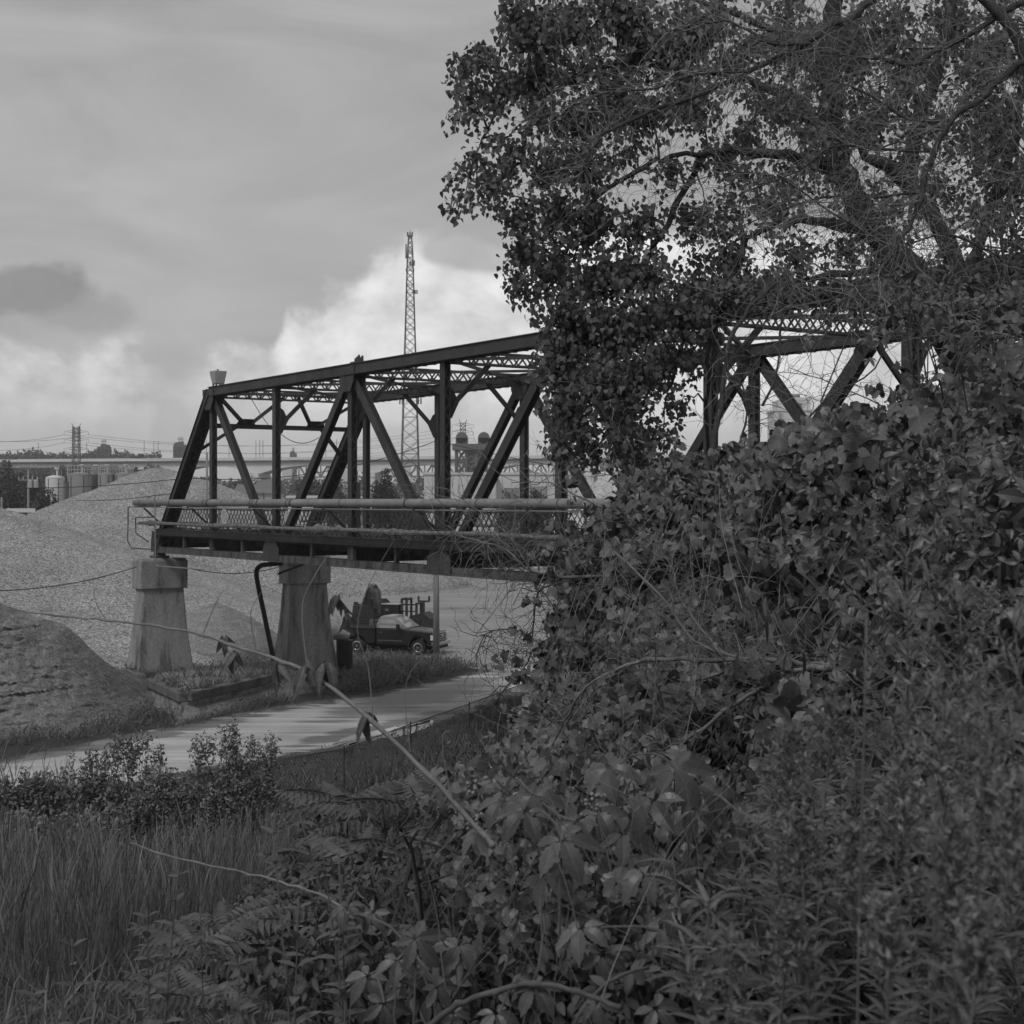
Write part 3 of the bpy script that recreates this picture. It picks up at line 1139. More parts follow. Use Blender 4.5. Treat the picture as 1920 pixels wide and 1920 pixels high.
    mb.v = list(map(tuple, np.stack([u, v, z], -1).reshape(-1, 3))) + [(x, y, ZD - .35) for x, y in ((.1, -.2), (NP * PAN - .1, -.2), (NP * PAN - .1, WID + .2), (.1, WID + .2))]
    k = nu * nv
    mb.f = [(j * nu + i, j * nu + i + 1, (j + 1) * nu + i + 1, (j + 1) * nu + i) for j in range(nv - 1) for i in range(nu - 1)] + [(k + 3, k + 2, k + 1, k)]
    mb.f += [(k, k + 1, nu - 1) + tuple(range(nu - 2, -1, -1)), (k + 2, k + 3) + tuple(range((nv - 1) * nu, nv * nu))]
    o('deck', mb, 'soil')
    # shoes
    for t in (0, WID):
        mb = MB()
        mb.box(-.35, .35, t - .35, t + .35, ZB - .42, ZB - .30)
        mb.prism([(-.3, ZB - .30), (.3, ZB - .30), (.1, ZB + .05), (-.1, ZB + .05)], t - .2, t + .2)
        o('bearing_shoe', mb, 'steel_rusty')
    return br


BR = build_bridge()


# litter and turf on the deck edge
def deck_turf():
    n = 4200
    s = rng.uniform(.3, NP * PAN, n)
    keep = np.sin(s * .9) + .6 * np.sin(s * 2.3 + 1) + rng.normal(size=n) * .5 > -.2
    s = s[keep]; n = len(s)
    t = -.2 + np.abs(rng.normal(size=n)) * .5
    Pp = np.array([tuple(BL(a, b, ZD + .0)) for a, b in zip(s, t)])
    V = place(Pp, rv(n, .7) + np.array([0, 0, .8]), rv(n), rng.uniform(.08, .22, n), LANCE[0] * np.array([1.6, 1, 1]))
    tag(arr_mesh('weeds', V, LANCE[1], 'weed'), 'short weeds and litter along the bridge deck edge', 'weeds', kind='stuff')


deck_turf()


def pier(name, label, t):
    c = BL(0, t, 0)
    root = thing(name, label, 'bridge pier', c, BROT, 'concrete piers under the bridge end')
    def ring(hx, hy, z, ch):
        return [Vector(q) for q in ((-hx + ch, -hy, z), (hx - ch, -hy, z), (hx, -hy + ch, z), (hx, hy - ch, z), (hx - ch, hy, z), (-hx + ch, hy, z), (-hx, hy - ch, z), (-hx, -hy + ch, z))]
    zc0 = ZB - .42
    cap = MB().loft([ring(.62, 1.16, zc0 - 1.42, .04), ring(.62, 1.16, zc0 - .12, .04), ring(.55, 1.09, zc0 - .002, .06)])
    obj('cap', cap, 'concrete', root, local=True, bevel=.03)
    rings = []
    H = zc0 - 1.42
    for z, k in ((-.4, 1.0), (.2, 1.0), (H * .25, .72), (H * .45, .45), (H * .7, .2), (H - .002, 0)):
        rings.append(ring(.50 + .42 * k, 1.00 + .46 * k, z, .05))
    sh = MB().loft(rings)
    obj('shaft', sh, 'concrete', root, local=True)


pier('bridge_pier', 'battered concrete pier under the outer corner of the bridge, nearer the clay bank', 0.0)
pier('bridge_pier', 'battered concrete pier beside the slanted black drain pipe', WID)


# ------------------------------------------------------------------ things fixed to the bridge
def bridge_services():
    # large pipe
    t = thing('pipeline', 'thick grey pipe running the length of the bridge at rail height', 'pipe', BL(-.6, -.95, 0))
    zp = CZ - .06
    mb = MB().tube([BL(-.7, -.95, zp), BL(20, -.95, zp), BL(45, -.95, zp - .01), BL(64, -.95, zp)], .145, 16)
    obj('pipe', mb, 'pipe_grey', t, smooth=True)
    for k in range(46):
        s = -.2 + k * 1.4 + rng.uniform(-.5, .5)
        if 6 < s < 19:
            ext = 3
        else:
            ext = 1
        for e in range(ext):
            ss = s + e * rng.uniform(.15, .4)
            w = rng.uniform(.03, .09)
            mb = MB().tube([BL(ss, -.95, zp), BL(ss + w, -.95, zp)], .152 + .004 * e, 14)
            obj('band', mb, 'pipe_grey' if k % 3 else 'steel_rusty', t)
    for i in range(0, NP):
        s = i * PAN + (.6 if i == 0 else 0) - .12
        mb = MB()
        mb.beam(BL(s, -1.15, zp - .19), BL(s, -.15, zp - .19), .10, .08)
        mb.beam(BL(s, -.95, zp - .25), BL(s, -.18, zp - .95), .07, .07)
        obj('bracket', mb, 'steel', t)
    # thin rod just below
    mb = MB().tube([BL(-.3, -1.08, zp - .21), BL(30, -1.08, zp - .22), BL(64, -1.08, zp - .21)], .022, 6)
    obj('conduit', mb, 'pipe_grey', t)
    # small wrapped pipe
    t = thing('wrapped_pipe', 'thin pipe with ragged insulation along the bridge deck', 'pipe', BL(-.6, -.75, 0))
    n = 420
    pts, rs = [], []
    for i in range(n + 1):
        s = -.75 + 64 * i / n
        pts.append(BL(s, -.75, CZ - 1.02 + .015 * math.sin(s * .7)))
        rag = max(0, math.sin(s * .8 + 1.2 * math.sin(s * .33))) 
        rs.append(.072 + rag * abs(rng.normal()) * .05)
    obj('pipe', MB().tube(pts, rs, 8), 'pipe_wrap', t)
    for i in range(22):
        s = 1.0 + i * 2.9
        mb = MB().tube([BL(s, -.75, CZ - 1.02), BL(s, -.55, ZD)], .02, 5)
        obj('hanger', mb, 'steel', t)
    # conduits hanging off the end
    for nm, lab, pts in (
        ('conduit_loop', 'thin bent conduit hanging off the outer end of the pipes', [BL(.9, -1.15, CZ - .22), BL(-.95, -1.2, CZ - .28), BL(-1.0, -1.2, CZ - 1.9), BL(-.75, -1.1, CZ - 2.2), BL(.2, -.5, CZ - 2.25)]),
        ('conduit_loop', 'short bent conduit beside the end post foot', [BL(1.9, -.95, CZ - .72), BL(-.5, -1.0, CZ - .76), BL(-.45, -1.0, CZ - 1.5), BL(.2, -.6, CZ - 1.9)]),
        ('drop_conduit', 'pale upright conduit dropping from the pipe below the girder and turning level', [BL(2.6, -1.2, CZ + .35), BL(2.65, -1.2, CZ - 1.2), BL(2.7, -1.2, CZ - 2.86), BL(2.95, -1.15, CZ - 2.92), BL(8.2, -1.1, CZ - 2.88)])):
        tag(obj(nm, MB().tube(pts, .03, 6), 'pipe_grey' if 'drop' in nm else 'steel'), lab, 'conduit')
    # floodlight housing on the top chord
    s0 = PAN + .55
    t = thing('lamp_housing', 'weathered pale metal box standing on the end of the top chord', 'lamp', BL(s0, 0, ZT + .22), BROT)
    r = lambda h, z: [Vector(q) for q in ((-h, -h, z), (h, -h, z), (h, h, z), (-h, h, z))]
    obj('housing', MB().loft([r(.20, .10), r(.27, .52), r(.285, .62), r(.285, .66)]), 'pale_metal', t, local=True, bevel=.015)
    for x, y in ((-.16, -.16), (.16, -.16), (.16, .16), (-.16, .16)):
        obj('foot', MB().box(x - .03, x + .03, y - .03, y + .03, 0, .12), 'steel_rusty', t, local=True)
    obj('cap_knob', MB().lathe((-.05, 0, .66), [(.05, 0), (.05, .05), (.02, .09)], 8), 'steel', t, local=True)
    # clamps on the chord
    t = thing('rail_clamp', 'small clamp assembly on top of the chord over the third post', 'clamp', BL(3 * PAN + .5, 0, ZT + .22), BROT)
    obj('base_plate', MB().box(-.3, .45, -.2, .2, 0, .05), 'steel', t, local=True)
    for k in range(5):
        obj('bolt', MB().lathe((-.25 + k * .13, 0, .05), [(.045, 0), (.045, .12 + .05 * (k % 3)), (.02, .16 + .05 * (k % 3))], 6), 'steel', t, local=True)
    # drain pipe
    a, b = W(530, 1056, 73.2), W(490, 1059, 72.6)
    pts = smooth_path([a, W(505, 1058, 72.8), W(487, 1062, 72.4), W(481, 1080, 72.2), W(495, 1150, 71.5), W(513, 1238, 70.8)], 4)
    t = thing('drain_pipe', 'slanted black drain pipe with an elbow beside the second pier', 'pipe', pts[-1])
    obj('pipe', MB().tube(pts, .12, 10), 'black_rubber', t, smooth=True)
    p = pts[5]
    obj('elbow_collar', MB().tube([p - Vector((0, 0, .1)), p + Vector((0, 0, .1))], .15, 10), 'black_rubber', t)
    # angle iron leaning on the pier head
    tag(obj('steel_bar', MB().beam(W(521, 1076, 71.9), W(590, 1050, 72.3), .10, .10), 'steel'), 'short dark steel bar resting against the second pier cap', 'bar')
    # slack wires inside the truss
    def wire(nm, lab, a, b, sag, r=.018, n=14):
        tag(obj(nm, MB().tube(curve(a, b, (0, 0, -sag), n), r, 4), 'wire'), lab, 'cable')
    wire('cable', 'slack wire hanging inside the bridge portal', W(465, 737, 66), W(503, 797, 68), .05)
    wire('cable', 'curved wire sagging under the portal strut', W(526, 813, 67), W(598, 820, 70), .35)
    wire('cable', 'long dark overhead cable crossing in front of the tanks', W(-60, 913, 118), W(352, 896, 112), .35, .03)
    wire('cable', 'overhead cable running through the truss toward the mast', W(352, 896, 112), W(820, 826, 118), 1.1, .03)
    wire('cable', 'cable falling from beyond the middle posts', W(820, 826, 118), W(1250, 905, 110), .3, .03)
    wire('cable', 'thin cable crossing the gravel heap above the pipe end', W(140, 938, 100), W(335, 923, 76), .15, .02)
    wire('cable', 'black cable sagging over the gravel to the first pier cap', W(-60, 1107, 66), W(256, 1063, 69), .35, .022)
    wire('cable', 'thin cable drooping between the two pier caps', W(357, 1066, 69), W(527, 1062, 72), .28, .018)


bridge_services()

# ------------------------------------------------------------------ far background
def viaduct():
    zt = 25.0
    Lp, Rp = Vector(((-120 - 960) / F * 590, 590, 0)), Vector(((1900 - 960) / F * 495, 495, 0))
    t = thing('highway_viaduct', 'long pale concrete highway viaduct on V-shaped piers across the horizon', 'viaduct', Lp)
    d = (Rp - Lp).normalized()
    up = Vector((0, 0, 1))
    def at(px):
        # point of the deck line under a photo column
        k = (px - 960) / F
        s = (k * Lp.y - Lp.x) / (d.x - k * d.y)
        return Lp + d * s
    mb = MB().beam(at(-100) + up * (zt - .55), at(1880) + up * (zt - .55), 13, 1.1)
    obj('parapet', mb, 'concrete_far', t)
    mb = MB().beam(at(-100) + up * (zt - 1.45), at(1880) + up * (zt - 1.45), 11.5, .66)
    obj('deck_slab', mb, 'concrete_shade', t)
    pier_px = [323, 488, 704, 905, 1110, 1310, 1520, 1740]
    xs = [-100, 150] + pier_px
    nrm = Vector((d.y, -d.x, 0))
    for i in range(len(xs) - 1):
        a, b = at(xs[i]), at(xs[i + 1])
        n = 14
        for side in (-1, 1):
            rings = []
            for j in range(n + 1):
                q = j / n
                if i == 0:
                    dep = 1.4
                elif i == 1:
                    dep = 1.3 + 3.6 * max(0, q - .3) ** 2 / .49
                else:
                    dep = 1.2 + 3.6 * abs(2 * q - 1) ** 2.2
                c = a.lerp(b, q) + nrm * side * 4.2
                rings.append([c + nrm * .6 + up * (zt - 1.8), c - nrm * .6 + up * (zt - 1.8), c - nrm * .6 + up * (zt - 1.8 - dep), c + nrm * .6 + up * (zt - 1.8 - dep)])
            obj('haunched_girder', MB().loft(rings), 'concrete_far', t)
    for px in pier_px:
        c = at(px)
        mb = MB()
        mb.beam(c + up * (zt - 6.5) - nrm * 5.5, c + up * (zt - 6.5) + nrm * 5.5, 3.2, 1.6)
        for k in (-1, 1):
            mb.beam(c + nrm * 4 * k, c + nrm * 4 * k + up * (zt - 7.2), 2.4, 2.4, (1, 0, 0))
        obj('pier', mb, 'concrete_far', t)
    for px in (85, 175, 282, 300, 308, 355, 398, 440, 490, 497, 503, 620, 640, 1390, 1400):
        c = at(px) + nrm * 5
        mb = MB().tube([c + up * (zt - .2), c + up * (zt + 6.5)], .10, 4)
        obj('lamp_post', mb, 'steel_far', t)
    return at


viaduct()


def steel_viaduct():
    a, b = W(520, 872, 640), W(1180, 874, 600)
    t = thing('steel_truss_viaduct', 'grey steel lattice viaduct on white piers beyond the concrete one', 'viaduct', (a.x, a.y, 0))
    n = 46
    mb = MB()
    zt, zb = a.z, a.z - 5.2
    mb.beam((a.x, a.y, zt), (b.x, b.y, zt), 3, .8).beam((a.x, a.y, zb), (b.x, b.y, zb), 2, .6)
    obj('chords', mb, 'lattice_far', t)
    for i in range(n):
        p, q = a.lerp(b, i / n), a.lerp(b, (i + 1) / n)
        m2 = MB().beam((p.x, p.y, zt if i % 2 else zb), (q.x, q.y, zb if i % 2 else zt), .55, .55)
        m2.beam((p.x, p.y, zt), (p.x, p.y, zb), .45, .45, (1, 0, 0))
        obj('truss_panel', m2, 'lattice_far', t)
    for px in (541, 650, 770, 990):
        k = (px - 520) / 660
        c = a.lerp(b, k)
        m2 = MB().beam((c.x, c.y, 0), (c.x, c.y, zt - 1), 4.2, 4, (0, 1, 0))
        m2.beam((c.x - 2.8, c.y, zb - 1.2), (c.x + 2.8, c.y, zb - 1.2), 4.5, 2.0)
        obj('pier', m2, 'concrete_far', t)


steel_viaduct()


def lattice_mast(name, label, cat, px, Z, ytop, ybase_w, top_w, m='steel_far', sections=22, r=.11, arms=(), extras=None, kink=None):
    """tapered four-legged lattice standing at photo column px"""
    c = W(px, 940, Z)
    H = CZ + (HZ - ytop) / F * Z
    t = thing(name, label, cat, (c.x, c.y, 0))
    def hw(z):
        q = z / H
        if kink:
            return np.interp(q, [0, kink[0], 1], [ybase_w / 2, kink[1] / 2, top_w / 2])
        return ybase_w / 2 + (top_w - ybase_w) / 2 * q
    legs = [(-1, -1), (1, -1), (1, 1), (-1, 1)]
    zs = [0.0]
    k = 0
    hs = np.geomspace(1.0, .28, sections)
    hs = hs / hs.sum() * H
    for h in hs:
        zs.append(zs[-1] + h)
    for lx, ly in legs:
        mb = MB().tube([(c.x + lx * hw(z), c.y + ly * hw(z), z) for z in zs], r, 4)
        obj('leg', mb, m, t)
    for i in range(len(zs) - 1):
        z0, z1 = zs[i], zs[i + 1]
        mb = MB()
        for (ax, ay), (bx, by) in zip(legs, legs[1:] + legs[:1]):
            p = lambda q, z: (c.x + q[0] * hw(z), c.y + q[1] * hw(z), z)
            mb.tube([p((ax, ay), z0), p((bx, by), z1)], r * .55, 3).tube([p((bx, by), z0), p((ax, ay), z1)], r * .55, 3)
            if i % 3 == 0:
                mb.tube([p((ax, ay), z1), p((bx, by), z1)], r * .55, 3)
        obj('bracing', mb, m, t)
    return t, c, H, hw


def mast():
    Z = 230
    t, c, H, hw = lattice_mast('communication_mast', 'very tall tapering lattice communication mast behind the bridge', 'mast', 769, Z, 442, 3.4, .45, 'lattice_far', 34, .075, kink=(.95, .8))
    def arr(y, dx, w, h, n, dd=.4):
        z = CZ + (HZ - y) / F * Z
        for k in range(n):
            x = c.x + dx + (k - (n - 1) / 2) * w
            mb = MB().box(x - .10, x + .10, c.y - dd - .1, c.y - dd + .1, z - h / 2, z + h / 2)
            mb.beam((x, c.y - dd, z), (c.x, c.y, z), .06, .06)
            obj('antenna', mb, 'lattice_far', t)
    arr(440, 0, .35, .7, 3); arr(472, -.45, .3, 2.2, 2); arr(472, .35, .3, 1.0, 1); arr(494, .35, .3, .8, 3); arr(507, .0, 1.1, .5, 2)
    arr(548, -.5, .3, .6, 1); arr(548, .8, .28, .6, 3); arr(752, -1.35, .4, 1.0, 2); arr(752, 1.5, .4, 1.0, 2)
    obj('whip', MB().tube([(c.x, c.y, H - .2), (c.x, c.y, H + .9)], .03, 4), 'lattice_far', t)


mast()


def pylon(label, px, Z, ytop, arm_ys):
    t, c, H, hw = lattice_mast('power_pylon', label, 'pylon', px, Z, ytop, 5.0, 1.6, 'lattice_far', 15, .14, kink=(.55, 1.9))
    t['group'] = 'power pylons on the skyline'
    for y in arm_ys:
        z = CZ + (HZ - y) / F * Z
        for k in (-1, 1):
            mb = MB().tube([(c.x, c.y, z + .5), (c.x + k * 3.4, c.y, z), (c.x, c.y, z - .5)], .10, 4)
            mb.tube([(c.x + k * 3.4, c.y, z), (c.x + k * 3.4, c.y, z - .9)], .06, 3)
            obj('cross_arm', mb, 'lattice_far', t)
    for k in (-1, 1):
        obj('peak', MB().tube([(c.x + k * .8, c.y, H - .2), (c.x + k * 1.3, c.y, H + .9)], .10, 4), 'lattice_far', t)
    return c, H


p1, H1 = pylon('power pylon rising above the trees over the white tanks', 143, 420, 800, (809, 824, 841))
p2, H2 = pylon('power pylon rising beyond the lift bridge tower', 868, 480, 792, (796, 809, 822))
for i, y in enumerate((809, 824, 841)):
    lev = ('top', 'middle', 'bottom')[i]
    for k, near in ((-1, 'outer'), (1, 'inner')):
        a = W(143, y, 420) + Vector((3.4 * k, 0, -.9))
        if k < 0 or i == 0:
            tag(obj('power_line', MB().tube(curve(a, W(-160, y - 2 + 3 * i, 380), (0, 0, -2.4), 12), .05, 3), 'lattice_far'), 'power line leaving the %s %s arm of the pylon over the tanks' % (lev, near), 'power line', 'power lines')
        tag(obj('power_line', MB().tube(curve(a, W(868, (796, 809, 822)[i], 480) + Vector((3.4 * k, 0, -.9)), (0, 0, -4.5), 18), .05, 3), 'lattice_far'), 'power line strung between the %s %s arms of the two pylons' % (lev, near), 'power line', 'power lines')


def lift_tower(label, px, Z, y0, y1, w, domes=False):
    """dark lift-bridge tower"""
    c = W(px, 940, Z)
    zt, zb = CZ + (HZ - y0) / F * Z, CZ + (HZ - y1) / F * Z
    t = thing('lift_bridge_tower', label, 'bridge tower', (c.x, c.y, 0))
    t['group'] = 'lift bridge towers on the skyline'
    hw = w / 2
    for lx in (-1, -.33, .33, 1):
        for ly in (-1, 1):
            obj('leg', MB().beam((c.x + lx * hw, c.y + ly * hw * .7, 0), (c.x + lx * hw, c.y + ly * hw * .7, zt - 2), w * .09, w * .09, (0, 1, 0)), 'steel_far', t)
    n = max(4, int((zt - 2) / (w * .45)))
    for i in range(n):
        z0, z1 = (zt - 2) * i / n, (zt - 2) * (i + 1) / n
        mb = MB()
        for ly in (-1, 1):
            for a, b in ((-1, -.33), (-.33, .33), (.33, 1)):
                mb.beam((c.x + a * hw, c.y + ly * hw * .7, z0), (c.x + b * hw, c.y + ly * hw * .7, z1), w * .045, w * .045)
                mb.beam((c.x + b * hw, c.y + ly * hw * .7, z0), (c.x + a * hw, c.y + ly * hw * .7, z1), w * .045, w * .045)
        mb.beam((c.x - hw, c.y, z1), (c.x + hw, c.y, z1), hw * 1.4, w * .05)
        obj('bracing', mb, 'steel_far', t)
    if domes:
        obj('platform', MB().box(c.x - hw * 1.25, c.x + hw * 1.05, c.y - hw, c.y + hw, zt - 2.6, zt - 1.0), 'steel_far', t)
        obj('counterweight', MB().box(c.x - hw * .25, c.x + hw * .85, c.y - hw * .6, c.y + hw * .6, zb + 2, zt - 2.6), 'steel_far', t)
        for k in (-.32, .42):
            r = w * .20
            mb = MB().tube([(c.x + k * w, c.y - hw * .5, zt + r * .4), (c.x + k * w, c.y + hw * .5, zt + r * .4)], r, 12)
            mb.box(c.x + k * w - r, c.x + k * w + r, c.y - hw * .5, c.y + hw * .5, zt - 1.0, zt + r * .4)
            obj('sheave', mb, 'steel_far', t)
    else:
        s = 1 if px > 250 else -1
        prof = [(-hw * 1.05, zt - 6.0), (hw * 1.0, zt - 6.0), (hw * 1.1, zt - 1.6), (hw * .8, zt - .4), (-hw * .3, zt), (-hw * .45, zt - 1.2), (-hw * 1.05, zt - 1.4)]
        if s > 0:
            prof = [(-x, z) for x, z in prof][::-1]
        mb = MB().prism(prof, -hw * .6, hw * .6)
        mb.v = [(x + c.x, y + c.y, z) for x, y, z in mb.v]
        obj('machine_house', mb, 'steel_far', t)
        for k in (-.4, 0, .35):
            obj('mast_rod', MB().tube([(c.x + k * hw * .7, c.y, zt - .6), (c.x + k * hw * .7, c.y, zt + 2.0)], .12, 4), 'steel_far', t)
        obj('cross_rod', MB().tube([(c.x - hw * .6, c.y, zt + 1.0), (c.x + hw * .6, c.y, zt + 1.0)], .10, 4), 'steel_far', t)


lift_tower('dark lift bridge tower on the skyline beside the pylon over the tanks', 195, 620, 832, 858, 4.8)
lift_tower('dark lift bridge tower showing just beyond the slanted end post', 339, 610, 828, 858, 5.0)
lift_tower('broad lift bridge tower with two round sheaves seen through the truss', 884, 400, 826, 900, 8.0, True)
lift_tower('tiny pale bridge tower on the skyline in the middle of the portal', 550, 900, 845, 858, 3.6)


def tank(label, px0, px1, ytop, Z, m, rail=True, seams=(.35, .7)):
    cx = W((px0 + px1) / 2, 940, Z)
    r = (px1 - px0) / 2 / F * Z
    H = CZ + (HZ - ytop) / F * Z
    t = thing('storage_tank', label, 'tank', (cx.x, cx.y, 0))
    t['group'] = 'storage tanks behind the gravel'
    obj('shell', MB().lathe((cx.x, cx.y, 0), [(r, 0), (r, H - .15), (r * 1.02, H - .12), (r * 1.02, H), (r * .3, H + .25)], 28), m, t, smooth=False)
    for k in seams:
        a = -PI + PI * k
        obj('seam', MB().beam((cx.x + r * 1.005 * math.cos(a), cx.y + r * 1.005 * math.sin(a), 0), (cx.x + r * 1.005 * math.cos(a), cx.y + r * 1.005 * math.sin(a), H - .2), .12, .05, (math.cos(a), math.sin(a), 0)), 'tank_dark', t)
    if rail:
        mb = MB()
        n = 22
        for z in (.55, 1.05):
            mb.tube([(cx.x + r * math.cos(2 * PI * i / n), cx.y + r * math.sin(2 * PI * i / n), H + z) for i in range(n + 1)], .05, 3)
        ob = obj('guard_rail', mb, 'pale_metal', t)
        for i in range(n):
            a = 2 * PI * i / n
            obj('rail_post', MB().tube([(cx.x + r * math.cos(a), cx.y + r * math.sin(a), H - .1), (cx.x + r * math.cos(a), cx.y + r * math.sin(a), H + 1.05)], .05, 3), 'pale_metal', ob)
    obj('vent', MB().lathe((cx.x + r * .3, cx.y - r * .3, H), [(.12, 0), (.12, .9), (.3, 1.0), (.3, 1.2)], 8), 'tank_white', t)


TZ = 185
tank('lowest and whitest storage tank, beside the dark trees', 86, 121, 895, TZ, 'tank_white', False)
tank('wide grey storage tank next to the white one', 127, 171, 889, TZ + 1, 'tank_grey')
tank('narrow dark storage tank between the two wide grey ones', 171, 185, 889, TZ + 4, 'tank_dark', True, ())
tank('pale grey storage tank half hidden behind the gravel slope', 184, 212, 889, TZ + 1, 'tank_grey')
tank('storage tank nearest the gravel peak, only its top showing', 213, 250, 889, TZ + 2, 'tank_grey')
c0 = W(124, 940, TZ - 2)
t = thing('access_ladder', 'caged ladder and dark standpipe between white and grey tanks', 'ladder', (c0.x, c0.y, 0))
obj('standpipe', MB().tube([(c0.x + .05, c0.y, 0), (c0.x + .05, c0.y, 11.2)], .28, 8), 'tank_dark', t)
for k in (-.75, -.45):
    obj('rail', MB().tube([(c0.x + k, c0.y - .4, 0), (c0.x + k, c0.y - .4, 12.6)], .04, 4), 'pale_metal', t)
for i in range(24):
    obj('rung', MB().tube([(c0.x - .75, c0.y - .4, .5 + i * .5), (c0.x - .45, c0.y - .4, .5 + i * .5)], .03, 3), 'tank_dark', t)


def utility_pole(label, px, Z, ytop, rad=.14, arms=(), cans=0, base=0.0, m='wood_pole'):
    c = W(px, 940, Z)
    H = CZ + (HZ - ytop) / F * Z
    t = thing('utility_pole', label, 'utility pole', (c.x, c.y, base))
    obj('post', MB().tube([(c.x, c.y, base - .3), (c.x, c.y, H)], [rad * 1.15, rad * .8], 9), m, t, smooth=True)
    for z, w in arms:
        obj('cross_arm', MB().beam((c.x - w / 2, c.y - .1, H - z), (c.x + w / 2, c.y - .1, H - z), .12, .12), m, t)
        for k in (-1, -.5, .5, 1):
            obj('insulator', MB().lathe((c.x + k * w * .48, c.y - .1, H - z + .06), [(.05, 0), (.09, .08), (.05, .2), (.08, .26), (.03, .32)], 7), 'pale_metal', t)
    for i in range(cans):
        obj('transformer', MB().lathe((c.x + .35 + i * .62, c.y - .25, H - 2.6), [(.26, 0), (.28, .1), (.28, .85), (.2, .95)], 10), 'pale_metal', t)
    return c, H


utility_pole('pale utility pole with cross arms and transformers before the dark trees', 53, 170, 872, .15, ((.3, 1.9), (1.7, 2.2)), 2)
utility_pole('short pole stub at the far edge beside the dark trees', 3, 150, 932, .12)
utility_pole('bare pale wooden post standing in the weeds by the pickup', 818, 82, 1000, .17, base=0)
utility_pole('slim pale post seen between end post and first upright', 388, 140, 848, .13)
t = thing('deck_post', 'short dark notched post standing on the bridge deck behind the third upright', 'post', BL(17.6, 1.2, ZD))
obj('post', MB().beam(BL(17.6, 1.2, ZD - .1), BL(17.6, 1.2, CZ + .72), .26, .2, (0, 1, 0)), 'steel', t)
obj('finial', MB().beam(BL(17.6, 1.2, CZ + .721), BL(17.6, 1.2, CZ + .95), .16, .05, (0, 1, 0)), 'pale_metal', t)


def building(name, label, px0, px1, ytop, Z, depth, m, roof='flat', windows=(), ribs=0):
    a, b = W(px0, ytop, Z), W(px1, ytop, Z)
    H = a.z
    t = thing(name, label, 'building', ((a.x + b.x) / 2, Z, 0))
    obj('wall', MB().box(a.x, b.x, Z, Z + depth, 0, H), m, t)
    if roof == 'flat':
        obj('roof', MB().box(a.x - .3, b.x + .3, Z - .3, Z + depth + .3, H + .002, H + .4), 'roof_pale', t)
    else:
        mb = MB().add([(a.x - .4, Z - .5, H), (b.x + .4, Z - .5, H), (b.x + .4, Z + depth + .5, H), (a.x - .4, Z + depth + .5, H), (a.x - .4, Z + depth / 2, H + depth * .22), (b.x + .4, Z + depth / 2, H + depth * .22)],
                      [(0, 1, 5, 4), (2, 3, 4, 5), (1, 2, 5), (3, 0, 4), (3, 2, 1, 0)])
        obj('roof', mb, roof, t)
    for i in range(ribs):
        x = a.x + (b.x - a.x) * (i + .5) / ribs
        obj('wall_panel', MB().box(x - (b.x - a.x) / ribs * .46, x + (b.x - a.x) / ribs * .46, Z - .12, Z + .001, .1, H - .3), m, t)
    for wx, wy, ww, wh in windows:
        p = W(wx, wy, Z)
        wn = obj('window', MB().box(p.x - ww / 2, p.x + ww / 2, Z - .20, Z - .06, p.z - wh / 2, p.z + wh / 2), 'building_dark', t)
        obj('pane', MB().box(p.x - ww / 2 + .1, p.x + ww / 2 - .1, Z - .22, Z - .205, p.z - wh / 2 + .1, p.z + wh / 2 - .1), 'window_glass', wn)
    return t


building('warehouse', 'long white warehouse seen through the middle of the truss', 795, 1090, 890, 262, 30, 'building_white', 'flat', ((905, 925, 3, 3), (960, 928, 2.4, 2.4), (1010, 928, 3, 3)), 18)
building('warehouse', 'lower pale shed before the long white warehouse', 888, 930, 898, 250, 12, 'building_white', 'flat', (), 5)
t = building('grain_elevator', 'tall pale stepped grain elevator showing through the right of the truss', 1452, 1521, 771, 330, 9, 'building_white', 'flat', ((1463, 781, .7, 1.4),), 4)
a, b = W(1458, 750, 331), W(1520, 745, 331)
obj('headhouse', MB().box(a.x, a.x + 3.0, 331, 338, 0, a.z), 'building_white', t)
obj('headhouse', MB().box(a.x + 3.01, b.x, 331, 338, 0, b.z), 'building_white', t)
p = W(1500, 765, 331)
obj('window', MB().box(p.x - .4, p.x + .4, 330.85, 330.995, p.z - 1, p.z + 1), 'building_dark', t)
obj('roof_hatch', MB().box(p.x - 1.2, p.x + .4, 333, 335, b.z, b.z + .7), 'building_dark', t)
building('low_house', 'small dark-roofed house behind the first truss diagonal', 479, 512, 925, 190, 8, 'building_white', 'building_dark', ((488, 930, 1, 1),))
building('low_house', 'small pale house seen low behind the far end post', 440, 478, 931, 210, 8, 'building_white', 'building_dark')
building('low_house', 'pale flat shed behind the second upright', 540, 600, 934, 230, 9, 'building_white', 'flat')
building('low_house', 'pale block on the wooded skyline above the tanks', 63, 118, 855, 720, 12, 'building_white', 'flat')
# plank barrier at the far edge beside the heap
t = thing('barrier', 'pale plank barrier on dark posts at the dip between the gravel heaps', 'barrier', (W(40, 950, 128).x, 128, 0))
a, b = W(12, 957, 128), W(66, 957, 128)
obj('plank', MB().beam(a, b, .15, .35), 'concrete_far', t)
for px in (24, 46):
    p = W(px, 957, 128.3)
    obj('post', MB().beam((p.x, p.y, 0), (p.x, p.y, p.z), .4, .3, (0, 1, 0)), 'steel_far', t)


